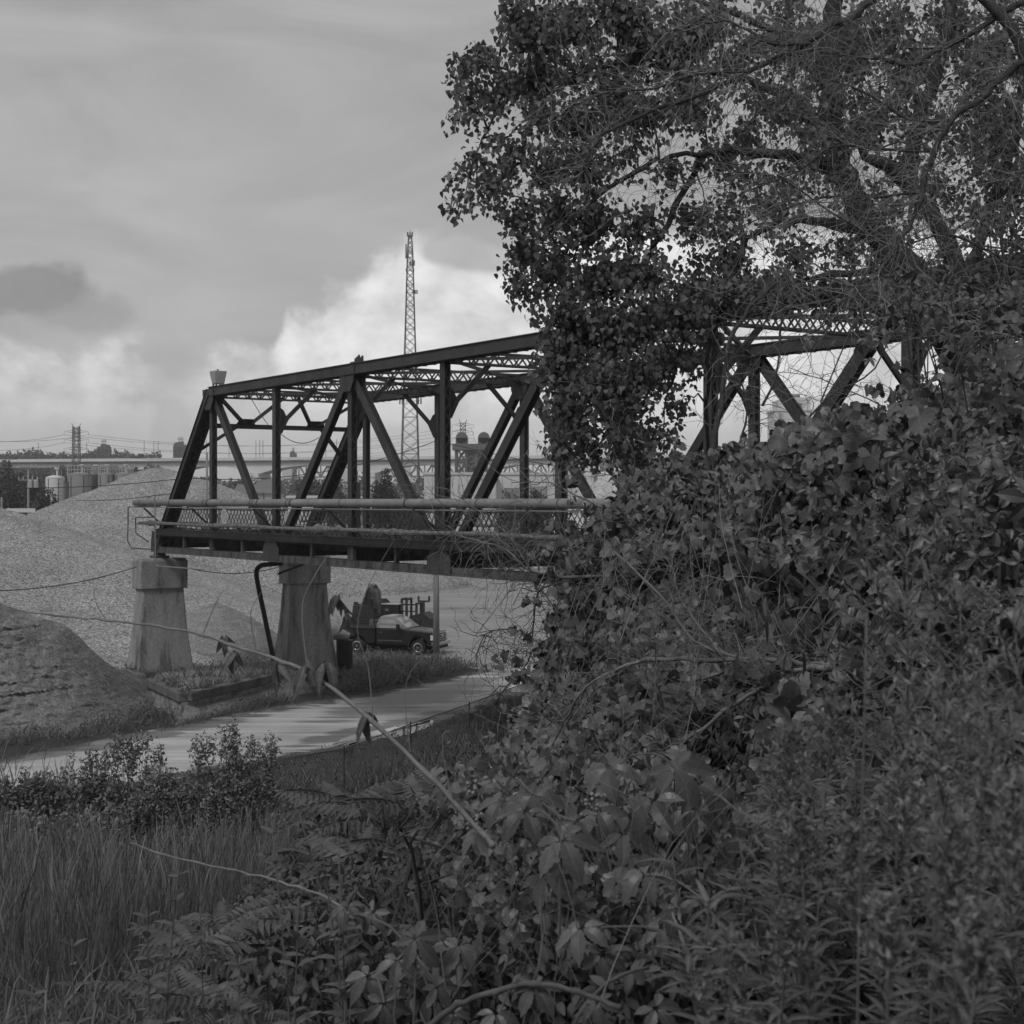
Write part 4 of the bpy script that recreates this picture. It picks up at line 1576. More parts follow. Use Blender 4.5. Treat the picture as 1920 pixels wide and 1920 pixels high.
# ------------------------------------------------------------------ trees of the middle distance
def crown_pts(n, c, r, clumps, seed, squash=.8, holes=.0):
    g = np.random.default_rng(seed)
    cs = unit(g.normal(size=(clumps, 3))) * g.uniform(.25, .85, (clumps, 1)) ** .6
    cs[:, 2] = np.abs(cs[:, 2]) * 1.1 - .25
    cr = g.uniform(.22, .42, clumps)
    k = g.integers(0, clumps, n)
    q = cs[k] + unit(g.normal(size=(n, 3))) * cr[k][:, None] * g.uniform(.35, 1.05, (n, 1)) ** .5
    return np.asarray(c) + q * np.array([r, r, r * squash])


def tree(label, px, Z, ytop, wpx, n=2600, leaf=.55, seed=1, m='leaf_far', group='trees beyond the yard', low=False):
    c = W(px, 940, Z)
    H = CZ + (HZ - ytop) / F * Z
    r = wpx / 2 / F * Z
    t = thing('broadleaf_tree', label, 'tree', (c.x, c.y, 0))
    t['group'] = group
    mb = MB()
    hc = max(H - r * 1.1, H * (.35 if low else .5))
    mb.tube([(c.x, c.y, -.2), (c.x + .1, c.y, hc * .5), (c.x - .1, c.y, hc)], [r * .07, r * .055, r * .03], 7)
    g = np.random.default_rng(seed)
    for k in range(6):
        a = g.uniform(0, 2 * PI)
        e = Vector((c.x + math.cos(a) * r * .6, c.y + math.sin(a) * r * .6, hc + g.uniform(-.1, .5) * r))
        mb.tube(curve((c.x, c.y, hc * g.uniform(.5, .9)), e, (0, 0, .1 * r), 4), [r * .03, r * .025, r * .02, r * .012, r * .006], 5)
    obj('trunk', mb, 'bark', t)
    sq = (H - 1.0) / 2 / r if low else min(1.0, (H * .75) / 2 / r)
    P = crown_pts(n, (c.x, c.y, H - r * sq * .98), r, 26, seed, sq)
    V = place(P, rv(n) + np.array([0, 0, -.4]), rv(n) + np.array([0, -.4, .8]), rng.uniform(.6, 1.3, n) * leaf, BIT[0])
    arr_mesh('crown', V, BIT[1], m, t)
    return t


tree('dark tall tree at the far end of the tank row', 22, 205, 853, 95, 12000, .42, 3, low=True)
tree('dark bushy tree beside the transformer pole', 62, 195, 884, 60, 8000, .36, 4, low=True)
tree('low dark tree against the white tank', 88, 178, 912, 56, 6000, .33, 5, low=True)
tree('round dark tree at the far edge of the yard', 6, 175, 900, 70, 8000, .36, 15, low=True)
for i, (px, yt, w, Z) in enumerate(((120, 866, 70, 330), (172, 862, 60, 340), (225, 866, 70, 345), (290, 868, 70, 350))):
    tree(('tree behind the white tank, under the viaduct', 'tree behind the grey tanks, below the pylon', 'tree behind the last tank, under the viaduct', 'tree behind the gravel peak')[i], px, Z, yt, w, 5000, .6, 20 + i, low=True)
tree('small tree showing above the viaduct deck', 262, 640, 850, 30, 1800, .9, 31)
tree('full dark tree behind the third diagonal, near the mast', 722, 172, 877, 62, 9000, .30, 41, low=True)
tree('lighter ragged tree under the mast', 770, 168, 885, 56, 4500, .28, 42, 'weed', low=True)
tree('low tree between first and second upright', 575, 240, 892, 80, 7000, .42, 43, low=True)
tree('tree beyond the second upright of the truss', 625, 260, 888, 60, 6000, .42, 44, low=True)
tree('tree behind the first diagonal', 450, 300, 884, 70, 6000, .5, 45, low=True)
tree('dark bush at the foot of the warehouse', 1010, 190, 908, 60, 6000, .34, 46, low=True)
tree('low bush beside the pale stone heap', 955, 195, 916, 50, 5000, .34, 47, low=True)


def treeline(name, label, px0, px1, Z, ytop, amp, n, leaf, seed):
    g = np.random.default_rng(seed)
    px = g.uniform(px0, px1, n)
    top = ytop + amp * (np.sin(px * .045 + seed) + .6 * np.sin(px * .11 + 2 * seed) + .4 * np.sin(px * .31)) 
    Zs = Z + g.uniform(-25, 25, n)
    zt = CZ + (HZ - top) / F * Z
    z = g.uniform(0, 1, n) ** .55 * zt
    P = np.stack([(px - 960) / F * Zs, Zs, z], -1)
    V = place(P, rv(n) + np.array([0, 0, -.3]), rv(n) + np.array([0, -.6, .6]), g.uniform(.5, 1.2, n) * leaf, BIT[0])
    tag(arr_mesh(name, V, BIT[1], 'leaf_far'), label, 'wood', kind='stuff')


treeline('treeline', 'far wood along the skyline left of the bridge', -60, 300, 680, 851, 3.2, 16000, 1.8, 2)
treeline('treeline', 'wooded river bank under the viaduct behind the tanks', -100, 310, 420, 882, 4, 10000, 1.5, 5)
treeline('treeline', 'low far wood seen through the truss', 290, 1250, 640, 901, 4, 16000, 1.8, 6)
treeline('treeline', 'far wood right of the truss', 1150, 2000, 600, 888, 4, 14000, 2.0, 8)


# ------------------------------------------------------------------ pickup, machine, barrel
def pickup():
    p = G(738, 1224)
    t = thing('pickup_truck', 'dark single-cab pickup with chrome wheels parked under the bridge', 'pickup truck', p, math.radians(-19))
    t.scale = (1.06, 1.06, 1.06)
    def o(n, mb, m, par=None, **k):
        return obj(n, mb, m, par or t, local=True, **k)
    fa, ra, wr = 1.85, -1.75, .42
    def arch(cx, r, n=8):
        return [(cx + r * math.cos(PI - PI * i / n), .52 + r * math.sin(PI - PI * i / n)) for i in range(n + 1)]
    # front clip and cab lower body in one side profile
    prof = [(-.62, .52)] + [(1.2, .50)] + arch(fa, .52) + [(2.62, .55), (2.78, .70), (2.80, 1.12), (2.66, 1.27), (1.15, 1.40), (.95, 1.42), (-.62, 1.38)]
    mb = MB().prism(prof, -.98, .98)
    o('body', mb, 'black_paint', bevel=.05)
    # greenhouse
    ring = lambda z, x0, x1, w: [Vector(q) for q in ((x0, -w, z), (x1, -w, z), (x1, w, z), (x0, w, z))]
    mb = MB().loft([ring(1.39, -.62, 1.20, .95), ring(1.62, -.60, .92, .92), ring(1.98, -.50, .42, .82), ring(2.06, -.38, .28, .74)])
    cab = o('cab', mb, 'sky_sheen_paint', bevel=.04)
    for k in (-1, 1):
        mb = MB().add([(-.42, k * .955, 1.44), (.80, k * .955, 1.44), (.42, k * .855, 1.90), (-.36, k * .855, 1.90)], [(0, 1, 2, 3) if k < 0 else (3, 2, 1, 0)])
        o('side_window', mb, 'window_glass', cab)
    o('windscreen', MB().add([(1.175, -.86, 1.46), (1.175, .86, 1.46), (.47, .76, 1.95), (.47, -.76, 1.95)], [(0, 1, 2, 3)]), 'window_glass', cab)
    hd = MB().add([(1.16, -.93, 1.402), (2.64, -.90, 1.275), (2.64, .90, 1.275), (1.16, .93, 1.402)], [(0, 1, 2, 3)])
    o('hood', hd, 'sky_sheen_paint')
    o('roof_panel', MB().box(-.36, .26, -.7, .7, 2.055, 2.07), 'pale_metal', cab)  # pale sheet standing in for the bright highlight on the roof
    for k in (-1, 1):
        d = o('door', MB().box(-.52, .98, k * .985 - .006, k * .985 + .006, .62, 1.36), 'black_paint')
        o('handle', MB().box(-.42, -.22, k * 1.0 - .015, k * 1.0 + .015, 1.18, 1.22), 'chrome', d)
        o('trim_strip', MB().box(-.5, .95, k * .996 - .006, k * .996 + .006, .74, .79), 'chrome', d)
        mr = o('wing_mirror', MB().box(.72, .86, k * 1.25 - .12, k * 1.25 + .12, 1.36, 1.68), 'black_rubber', bevel=.03)
        o('mirror_arm', MB().beam((.8, k * .94, 1.45), (.8, k * 1.2, 1.48), .05, .05), 'black_rubber', mr)
        hl = o('headlight', MB().box(2.74, 2.815, k * .80 - .15, k * .80 + .15, .80, 1.16), 'lamp_glass', bevel=.02)
        o('side_lamp', MB().box(2.58, 2.74, k * .985 - .012, k * .985 + .012, .84, 1.12), 'lamp_glass', hl)
    o('grille', MB().box(2.79, 2.84, -.62, .62, .80, 1.20), 'black_rubber')
    for z in (.84, .93, 1.02, 1.11, 1.19):
        o('grille_bar', MB().box(2.83, 2.865, -.62, .62, z - .018, z + .018), 'chrome')
    em = MB().lathe((0, 0, 0), [(.16, 0), (.16, .02), (.12, .03)], 16)
    em.v = [(2.865 + z, x * 1.0, 1.03 + y * .45) for x, y, z in em.v]
    o('oval_badge', em, 'chrome')
    o('front_bumper', MB().prism([(2.62, .52), (2.90, .52), (2.95, .60), (2.95, .72), (2.82, .76), (2.62, .74)], -1.0, 1.0), 'chrome', bevel=.02)
    o('bumper_skirt', MB().box(2.6, 2.84, -.9, .9, .36, .515), 'black_rubber')
    o('hood_scoop', MB().prism([(1.35, 1.385), (2.55, 1.285), (2.5, 1.33), (1.4, 1.43)], -.62, .62), 'sky_sheen_paint', bevel=.02)
    o('chassis', MB().box(-2.8, 2.6, -.55, .55, .42, .56), 'black_rubber')
    bed = o('bed', MB().prism([(-2.85, .70)] + [(-2.3, .62)] + arch(ra, .52) + [(-1.2, .60), (-.70, .60), (-.70, 1.36), (-2.85, 1.36)], -1.0, 1.0), 'black_paint', bevel=.03)
    o('bed_rail', MB().box(-2.86, -.68, -1.03, 1.03, 1.362, 1.42), 'black_rubber', bed)
    o('headache_rack', MB().beam((-.72, -.95, 1.42), (-.72, -.95, 2.0), .06, .06, (0, 1, 0)).beam((-.72, .95, 1.42), (-.72, .95, 2.0), .06, .06, (0, 1, 0)).beam((-.72, -.95, 2.0), (-.72, .95, 2.0), .06, .06), 'black_rubber')
    for x in (fa, ra):
        for k in (-1, 1):
            wm = MB()
            wm.lathe((0, 0, 0), [(.27, -.13), (.40, -.13), (wr, -.09), (wr, .09), (.40, .13), (.27, .13)], 24)
            wm.v = [(x + a, k * .87 + c, wr + b) for a, b, c in wm.v]
            w = o('wheel', wm, 'black_rubber')
            rm = MB().lathe((0, 0, 0), [(.27, -.10), (.27, .10), (.22, .11), (.10, .06), (.08, .12), (.02, .125)], 20)
            rm.v = [(x + a, k * (.87 + .035 + c), wr + b * k) for a, b, c in rm.v]
            o('rim', rm, 'chrome', w)
            hm = MB()
            for i in range(8):
                q = 2 * PI * i / 8
                cx, cz_ = x + .18 * math.cos(q), wr + .18 * math.sin(q)
                hm.box(cx - .03, cx + .03, k * 1.012 - .006, k * 1.012 + .006, cz_ - .03, cz_ + .03)
            o('rim_holes', hm, 'black_rubber', w)
    # load
    m0 = t.matrix_basis.copy()
    def load(nm, lab, cat, build):
        r_ = thing(nm, lab, cat, p, math.radians(-19))
        build(r_)
    def f1(r_):
        q = MB()
        for i in range(9):
            a = rng.uniform(0, 2 * PI)
            q.tube(smooth_path([(-1.0 + .35 * math.cos(a + s), -.1 + .6 * math.sin(a + s), 1.46 + i * .05 + .05 * math.sin(3 * s)) for s in np.linspace(0, 5.6, 8)], 3), .05, 6)
        obj('hose', q, 'cargo', r_, local=True)
    load('hose_coil', 'heap of dark hoses piled in the pickup bed', 'hose', f1)
    def f2(r_):
        obj('box', MB().box(-1.35, -.10, .95, 1.7, .9, 2.72), 'black_paint', r_, local=True, bevel=.03)
        obj('lid_edge', MB().box(-1.37, -.08, .93, 1.72, 2.722, 2.77), 'pale_metal', r_, local=True)
        obj('latch', MB().box(-.95, -.75, .93, .95, 2.35, 2.48), 'chrome', r_, local=True)
    load('tool_chest', 'glossy black chest with a bright lid edge standing behind the cab', 'chest', f2)


pickup()


def machine():
    p = G(735, 1217)
    t = thing('work_machine', 'dark tracked work machine with posts and rails behind the pickup', 'machine', p, math.radians(-12))
    o = lambda n, mb, m='machine', par=None: obj(n, mb, m, par or t, local=True, bevel=.02 if n in ('body', 'engine_cover') else 0)
    o('body', MB().box(-2.4, 2.0, -.9, .9, .7, 1.85))
    o('engine_cover', MB().prism([(-2.3, 1.85), (-.9, 1.85), (-.95, 2.55), (-2.2, 2.65)], -.7, .7))
    for k in (-1, 1):
        tr = [(2.0 * math.cos(q) if abs(math.cos(q)) > .02 else 0, .42 + .42 * math.sin(q)) for q in np.linspace(0, 2 * PI, 18, endpoint=False)]
        o('track', MB().prism([(x * 1.05, z) for x, z in tr], k * .95 - .22, k * .95 + .22), 'black_rubber')
    for x, h in ((.75, 3.0), (1.05, 3.0), (1.65, 2.75), (-.3, 2.7)):
        o('upright_post', MB().beam((x, -.5, 1.85), (x, -.5, h), .12, .12, (0, 1, 0)).beam((x, .5, 1.85), (x, .5, h), .12, .12, (0, 1, 0)).beam((x, -.5, h), (x, .5, h), .12, .12))
    o('guard_rail', MB().beam((-.3, -.5, 2.7), (1.65, -.5, 2.7), .08, .08).beam((-.3, -.5, 2.3), (1.65, -.5, 2.3), .06, .06))
    o('fork_post', MB().beam((2.05, -.4, 1.4), (2.05, -.4, 2.9), .14, .14, (0, 1, 0)))
    o('fork_head', MB().beam((1.75, -.4, 2.9), (2.4, -.4, 2.9), .10, .10).beam((1.75, -.4, 2.9), (1.75, -.4, 3.2), .10, .10, (0, 1, 0)).beam((2.4, -.4, 2.9), (2.4, -.4, 3.2), .10, .10, (0, 1, 0)))
    o('fender', MB().prism([(1.5, 1.2), (2.5, 1.2), (2.6, 1.9), (2.1, 2.25), (1.5, 2.1)], -.85, .85))
    q = MB()
    for i in range(26):
        x = rng.uniform(-2.2, -.4); y = rng.uniform(-.7, .7); s = rng.uniform(.06, .2)
        q.box(x - s, x + s, y - s, y + s, 2.4, 2.6 + rng.uniform(0, .45))
    o('fittings', q)
    o('exhaust', MB().tube([(-1.4, .2, 2.5), (-1.4, .2, 3.1), (-1.5, .2, 3.2)], .06, 8))


machine()


def barrel():
    p = G(646, 1262)
    t = thing('barrel', 'black steel barrel at the foot of the second pier', 'barrel', p)
    obj('drum', MB().lathe(p, [(.40, 0), (.42, .03), (.42, .5), (.44, .53), (.42, .56), (.42, 1.05), (.44, 1.08), (.42, 1.11), (.42, 1.62), (.40, 1.66)], 20), 'black_rubber', t)
    obj('lid', MB().lathe(p + Vector((0, 0, 1.66)), [(.43, 0), (.43, .04), (.1, .05)], 20), 'machine', t)
    g = np.random.default_rng(5)
    mb = MB()
    rings = []
    for i in range(7):
        q = i / 6
        rr = .50 * math.sin(PI * (.15 + .8 * q)) ** .6
        rings.append([p + Vector((rr * math.cos(a) * 1.15 * g.uniform(.88, 1.08) - .25, rr * math.sin(a) * g.uniform(.88, 1.08), 1.715 + q * .62 - .14 * math.cos(a) * q)) for a in np.linspace(0, 2 * PI, 12, endpoint=False)])
    mb.loft(rings)
    tag(obj('sack', mb, 'sack'), 'pale lumpy sack resting on top of the black barrel', 'sack')


barrel()


# ------------------------------------------------------------------ chain-link fence along the field
def fence():
    pts = [W(470, 1500, 42.5), W(645, 1480, 45), W(770, 1450, 50), W(880, 1420, 55), W(1010, 1380, 63)]
    pts = [Vector((p.x, p.y, 0)) for p in pts]
    t = thing('chain_link_fence', 'low chain-link fence along the grassy roadside', 'fence', pts[0])
    hh = 1.35
    for i in range(len(pts) - 1):
        a, b = pts[i], pts[i + 1]
        d = (b - a)
        L = d.length
        d.normalize()
        mb = MB()
        n = int(L / .11)
        for k in range(n):
            x0, x1 = L * k / n, min(L, L * k / n + hh * .62)
            f = (x1 - x0) / (hh * .62)
            za, zb_ = .02, .02 + (hh - .04) * f
            p0, p1 = a + d * x0, a + d * x1
            for z0, z1 in ((za, zb_), (hh - .02, hh - .02 - (zb_ - za))):
                w = .007
                q0, q1 = Vector((p0.x, p0.y, z0)), Vector((p1.x, p1.y, z1))
                mb.tube([q0, q1], w, 3, False)
        ob = obj('wire_mesh', mb, 'lattice_far', t)
        ob['kind'] = 'stuff'
        obj('top_wire', MB().tube([a + Vector((0, 0, hh)), b + Vector((0, 0, hh))], .018, 5), 'lattice_far', t)
    for i in range(len(pts) - 1):
        for f in (0,):
            p = pts[i].lerp(pts[i + 1], f)
            obj('post', MB().tube([p - Vector((0, 0, .2)), p + Vector((0, 0, hh + .08))], .024, 7), 'steel', t)


fence()

# ------------------------------------------------------------------ low growth
BLADE = (np.array([(-.030, 0, 0), (.030, 0, 0), (.024, .45, -.04), (-.024, .45, -.04), (.014, .8, -.16), (-.014, .8, -.16), (0, 1.0, -.32)], float),
         [(0, 1, 2, 3), (3, 2, 4, 5), (5, 4, 6)])


def ground_pts(n, x0, x1, y0, y1, keep=None):
    x = rng.uniform(x0, x1, n); y = rng.uniform(y0, y1, n)
    if keep is not None:
        k = keep(x, y)
        x, y = x[k], y[k]
    return np.stack([x, y, hgt(x, y) - .03], -1)


def view_px(P):
    return 960 + P[:, 0] / P[:, 1] * F


def blades(name, label, P, h, m, lean=.25, wide=1.0, tmp=BLADE, kind='stuff', parent=None):
    n = len(P)
    tip = rv(n, lean) + np.array([0, 0, 1.0])
    V = place(P, tip, rv(n) + np.array([0, -.5, .2]), h, tmp[0] * np.array([wide, 1, 1]))
    o = arr_mesh(name, V, tmp[1], m, parent)
    return tag(o, label, 'grass', kind=kind)


def lump(x, y, s, seed):
    return smooth_noise(x, y, s, seed)


# field between slope and road
def road_near(x):
    # depth of the near road edge under X
    E = [G(px, py) for px, py in ((-260, 1498), (0, 1492), (200, 1482), (420, 1444), (640, 1404), (800, 1364), (900, 1332), (1000, 1302), (1300, 1262))]
    return np.interp(x, [e.x for e in E], [e.y for e in E])


P = ground_pts(60000, -24, 16, 30, 80, lambda x, y: (y < road_near(x) - .15 + .5 * lump(x * 2, y * 2, 1, 4)) & (x / y > -.38) & (x / y < .2))
hh = rng.uniform(.3, .7, len(P)) * (1 + .35 * lump(P[:, 0], P[:, 1], .5, 3))
hh = hh * np.clip((road_near(P[:, 0]) - P[:, 1]) / 7.0, .28, 1)
blades('grass', 'rough grass on the flat between fence and slope', P, hh, 'weed', .3, 1.5)
# flower heads and seedy weeds in the field
k = rng.integers(0, len(P), 5200)
Pw = P[k] + np.stack([np.zeros(5200), np.zeros(5200), hh[k] * rng.uniform(.6, 1.05, 5200)], -1)
mat('flower', .30, .2, 5, .8, rnd=.5)
V = place(Pw[:900], rv(900), rv(900), rng.uniform(.03, .06, 900), BIT[0])
tag(arr_mesh('flowers', V, BIT[1], 'flower'), 'small pale flower heads in the roadside grass', 'flowers', kind='stuff')
V = place(Pw, rv(5200) + np.array([0, 0, .5]), rv(5200), rng.uniform(.08, .2, 5200), OVAL[0])
tag(arr_mesh('weeds', V, OVAL[1], 'leaf_bush'), 'broad-leaved weeds in the roadside grass', 'weeds', kind='stuff')

# verge round the wooden post and the far side of the road
def verge(x, y):
    px = 960 + x / y * F
    py = HZ + CZ / y * F
    near = np.interp(px, [120, 345, 560, 700, 830, 900, 960], [1392, 1352, 1312, 1294, 1268, 1254, 1246])
    far = np.interp(px, [120, 300, 520, 650, 870, 930], [1300, 1225, 1215, 1230, 1246, 1256])
    return (py < near - 2) & (py > far)


P = ground_pts(90000, -24, 3, 55, 92, verge)
px = view_px(P)
P[:, 2] = .0
pier_zone = (px < 520)
hh = rng.uniform(.18, .5, len(P)) * np.where((px > 690) & (px < 860), 1.5, 1.0) * np.where(pier_zone, .8, 1)
keep = (lump(P[:, 0] * 1.5, P[:, 1] * 1.5, .9, 8) > np.where(px > 640, -.45, .05)) & (px < 885 + 25 * rng.normal(size=len(px)))
P, hh, px = P[keep], hh[keep], px[keep]
blades('grass', 'rough verge grass round the wooden post and along the road', P, hh, 'reed', .5, 1.5)
k = rng.integers(0, len(P), 9000)
Pw = P[k] + np.stack([np.zeros(9000), np.zeros(9000), hh[k] * rng.uniform(.5, 1.1, 9000)], -1)
V = place(Pw, rv(9000) + np.array([0, 0, .5]), rv(9000), rng.uniform(.06, .16, 9000), OVAL[0])
tag(arr_mesh('weeds', V, OVAL[1], 'shrub_leaf'), 'leafy weeds on the verge by the pickup', 'weeds', kind='stuff')
sel = (px[k] > 680) & (px[k] < 900)
Pf = Pw[sel][:2600]
V = place(Pf, rv(len(Pf)), rv(len(Pf)), rng.uniform(.03, .08, len(Pf)), BIT[0])
tag(arr_mesh('flowers', V, BIT[1], 'flower'), 'pale flower heads in front of the pickup wheels', 'flowers', kind='stuff')
# weeds growing on the fill behind the wall, and along the bank foot
n = 5200
x = rng.uniform(-18, -10, n); y = rng.uniform(61.5, 71, n)
A_, B_, C2 = (-18.15, 70.3), (-13.35, 60.9), (-10.9, 67.6)
d1 = -(x - A_[0]) * (B_[1] - A_[1]) + (y - A_[1]) * (B_[0] - A_[0])
d2 = -(x - B_[0]) * (C2[1] - B_[1]) + (y - B_[1]) * (C2[0] - B_[0])
ok = (d1 > 2) & (d2 > 1)
P = np.stack([x[ok], y[ok], np.full(ok.sum(), .8)], -1)
kk = lump(P[:, 0] * 2, P[:, 1] * 2, 1.0, 83) + rng.normal(size=len(P)) * .2 > .0
P = P[kk]
blades('grass', 'weeds growing inside the retaining wall', P, rng.uniform(.1, .75, len(P)) ** 1.3, 'weed', .8, 1.6)
ne = 1500
fe = rng.uniform(0, 1, ne)
Pe = np.where((rng.uniform(size=ne) < .55)[:, None], np.array([-18.15, 70.3, .9])[None] + fe[:, None] * np.array([4.8, -9.4, 0.])[None], np.array([-13.35, 60.9, .9])[None] + fe[:, None] * np.array([2.45, 6.7, 0.])[None])
Pe = Pe[lump(Pe[:, 0] * 4, Pe[:, 1] * 4, 1.0, 84) > .05] + rv(int((lump(Pe[:, 0] * 4, Pe[:, 1] * 4, 1.0, 84) > .05).sum()), .12) * np.array([1, 1, .3])
blades('grass', 'weeds hanging over the wall coping', Pe, rng.uniform(.12, .5, len(Pe)), 'weed', 1.1, 1.8)
n = 16000
x = rng.uniform(-21, -9.5, n)
x = x[lump(x * 2.0, x * 0, 1.0, 19) + rng.normal(size=n) * .25 > -.1]; n = len(x)
y = np.interp(x, [-21, -18.4, -15.5, -13.3, -10.5, -9.5], [52.5, 54.2, 58.2, 58.9, 65.5, 67.5]) + rng.normal(size=n) * .7
P = np.stack([x, y, np.full(n, -.02) + np.clip((y - np.interp(x, [-21, -18.4, -15.5, -13.3, -10.5, -9.5], [53, 54.6, 58.6, 59.5, 66, 68])) * .35, 0, .5)], -1)
blades('grass', 'dark weeds along the foot of the clay bank and wall', P, rng.uniform(.08, .30, n), 'weed', .7, 1.8)

E_ = [G(px, py) for px, py in ((-260, 1475), (0, 1425), (345, 1357), (560, 1318), (700, 1300), (830, 1275), (900, 1258))]
xs_ = rng.uniform(-24, 2, 5000)
ye = np.where(rng.uniform(size=5000) < .5, np.interp(xs_, [e.x for e in E_], [e.y for e in E_]) - np.abs(rng.normal(size=5000)) * .5, road_near(xs_) + np.abs(rng.normal(size=5000)) * .45)
kp = lump(xs_ * 2.2, ye * 2.2, 1.0, 27) > -.05
P = np.stack([xs_, ye, np.full(5000, .0)], -1)[kp]
blades('grass', 'sparse tufts straying on to the road margins', P, rng.uniform(.06, .22, len(P)), 'weed', .7, 2.0)

# slope cover
P = ground_pts(52000, -16, 22, 2.2, 44, lambda x, y: (np.abs(x / y) < .44) & (rng.uniform(size=len(x)) < np.clip(14 / y, .25, 1)))
blades('grass', 'tangled grass covering the near slope', P, rng.uniform(.18, .55, len(P)) , 'weed', .55, .9)


# reeds
def reeds(name, label, n, zone, h0, h1, m='reed', seed=0):
    P = ground_pts(n * 3, -18, 3, 9, 34, zone)[:n]
    n = len(P)
    H = rng.uniform(h0, h1, n) * (1 + .22 * lump(P[:, 0] * 1.2, P[:, 1] * 1.2, .8, 21))
    lean = rv(n, .10) + np.array([.05, 0, 1])
    ax = unit(lean)
    nb = 7
    allP, allT, allS = [], [], []
    for b in range(nb):
        f = .15 + .8 * b / nb + rng.uniform(-.05, .05, n)
        allP.append(P + ax * (H * f)[:, None])
        a = rng.uniform(0, 2 * PI, n)
        allT.append(np.stack([np.cos(a) * .27, np.sin(a) * .27, np.full(n, 1.0)], -1))
        allS.append(H * rng.uniform(.22, .42, n))
    Pb, Tb, Sb = np.concatenate(allP), np.concatenate(allT), np.concatenate(allS)
    V = place(Pb, Tb, rv(len(Pb)) + np.array([0, -.4, .3]), Sb, BLADE[0] * np.array([.5, 1, 1.0]))
    o = arr_mesh(name, V, BLADE[1], m)
    tag(o, label, 'reeds', kind='stuff')
    STALK = (np.array([(-.004, 0, 0), (.004, 0, 0), (.002, 1, 0), (-.002, 1, 0)], float), [(0, 1, 2, 3)])
    V = place(P, lean, rv(n) + np.array([0, -1, 0]), H * .98, STALK[0])
    o2 = arr_mesh('reed_stalks', V, STALK[1], m)
    tag(o2, 'thin upright stalks of ' + label, 'reeds', kind='stuff')


def zone_reed(x, y):
    px = 960 + x / y * F
    return (px > -60) & (px < 560 + 40 * np.sin(y)) & (y > np.interp(px, [-60, 150, 300, 560], [10, 11.5, 14, 18])) & (y < np.interp(px, [-60, 80, 300, 560], [33, 21, 21, 24])) & (lump(x, y, .7, 31) > -.5)


reeds('reeds', 'dense reeds covering the slope below the bushes', 10500, zone_reed, .7, 1.3)
reeds('reeds', 'taller reed tufts behind the bushes at the road edge', 420, lambda x, y: (960 + x / y * F > -60) & (960 + x / y * F < 320) & (y > 29) & (y < 34), 1.5, 2.4)
P = ground_pts(5200, -14, -1, 8, 14, lambda x, y: (960 + x / y * F > -60) & (960 + x / y * F < 620))
blades('grass', 'fine bent grass at the foot of the reeds', P, rng.uniform(.25, .6, len(P)), 'weed', .7, .5)


# ------------------------------------------------------------------ shrubs on the slope
def shrub(label, clumps, Z, leaf, n, m='shrub_leaf', tmp=OVAL, name='shrub', group='shrubs on the slope'):
    """clumps: (px, py, rx, ry) in the photo around depth Z"""
    C = np.array([tuple(W(a, b, Z)) for a, b, _, _ in clumps])
    base = Vector((C[:, 0].mean(), Z + .2, float(hgt(C[:, 0].mean(), Z))))
    t = thing(name, label, 'shrub', base, group=group)
    Ps = []
    wsum = np.array([rx * ry for _, _, rx, ry in clumps], float)
    cnt = (wsum / wsum.sum() * n).astype(int)
    st = MB()
    for i, (a, b, rx, ry) in enumerate(clumps):
        R = np.array([rx / F * Z, rx / F * Z * .9, ry / F * Z])
        nsp = max(4, cnt[i] // 34)
        for e_ in range(7 if b < 1460 else 0):
            s0 = C[i] + np.array([rng.uniform(-1, 1) * R[0], rng.uniform(-.5, .5) * R[1], R[2] * .2])
            e = s0 + np.array([rng.normal() * .16, rng.normal() * .1, rng.uniform(.45, .8) * min(1, R[2] * 2.6)])
            st.tube(curve(s0, e, (rng.normal() * .04, 0, 0), 4), [.005, .004, .003, .0025, .0015], 3, False)
            f = rng.uniform(0, 1.03, 26)
            Ps.append(s0[None] + (e - s0)[None] * f[:, None] + rng.normal(size=(26, 3)) * .045)
        R = R * .86
        for _ in range(nsp):
            q = unit(rng.normal(size=3)) * rng.uniform(0, 1) ** .5 * .85
            s0 = C[i] + q * R - np.array([0, 0, .25])
            L = rng.uniform(.2, .5)
            e = s0 + np.array([rng.normal() * .22, rng.normal() * .15, 1.0]) * L
            pts = curve(s0, e, (rng.normal() * .05, 0, 0), 4)
            st.tube(pts, [.005, .004, .003, .0025, .0015], 3, False)
            k = cnt[i] // nsp
            f = rng.uniform(0, 1.04, k)
            Ps.append(s0[None] + (e - s0)[None] * f[:, None] + rng.normal(size=(k, 3)) * (.075 * (1.25 - f[:, None])))
        for _ in range(3):
            e = Vector(C[i]) + Vector(rng.normal(size=3)) * (rx / F * Z * .45)
            st.tube(curve(base + Vector((rng.normal() * .25, rng.normal() * .2, -.1)), e, (0, 0, .15), 5, .03), [.022, .02, .016, .012, .008, .004], 4)
    obj('stems', st, 'twig_dark', t)
    P = np.concatenate(Ps)
    V = place(P, rv(len(P)) + np.array([0, 0, .25]), rv(len(P), .8) + np.array([-.3, -.7, .6]), rng.uniform(.6, 1.3, len(P)) * leaf, tmp[0])
    arr_mesh('crown', V, tmp[1], m, t)


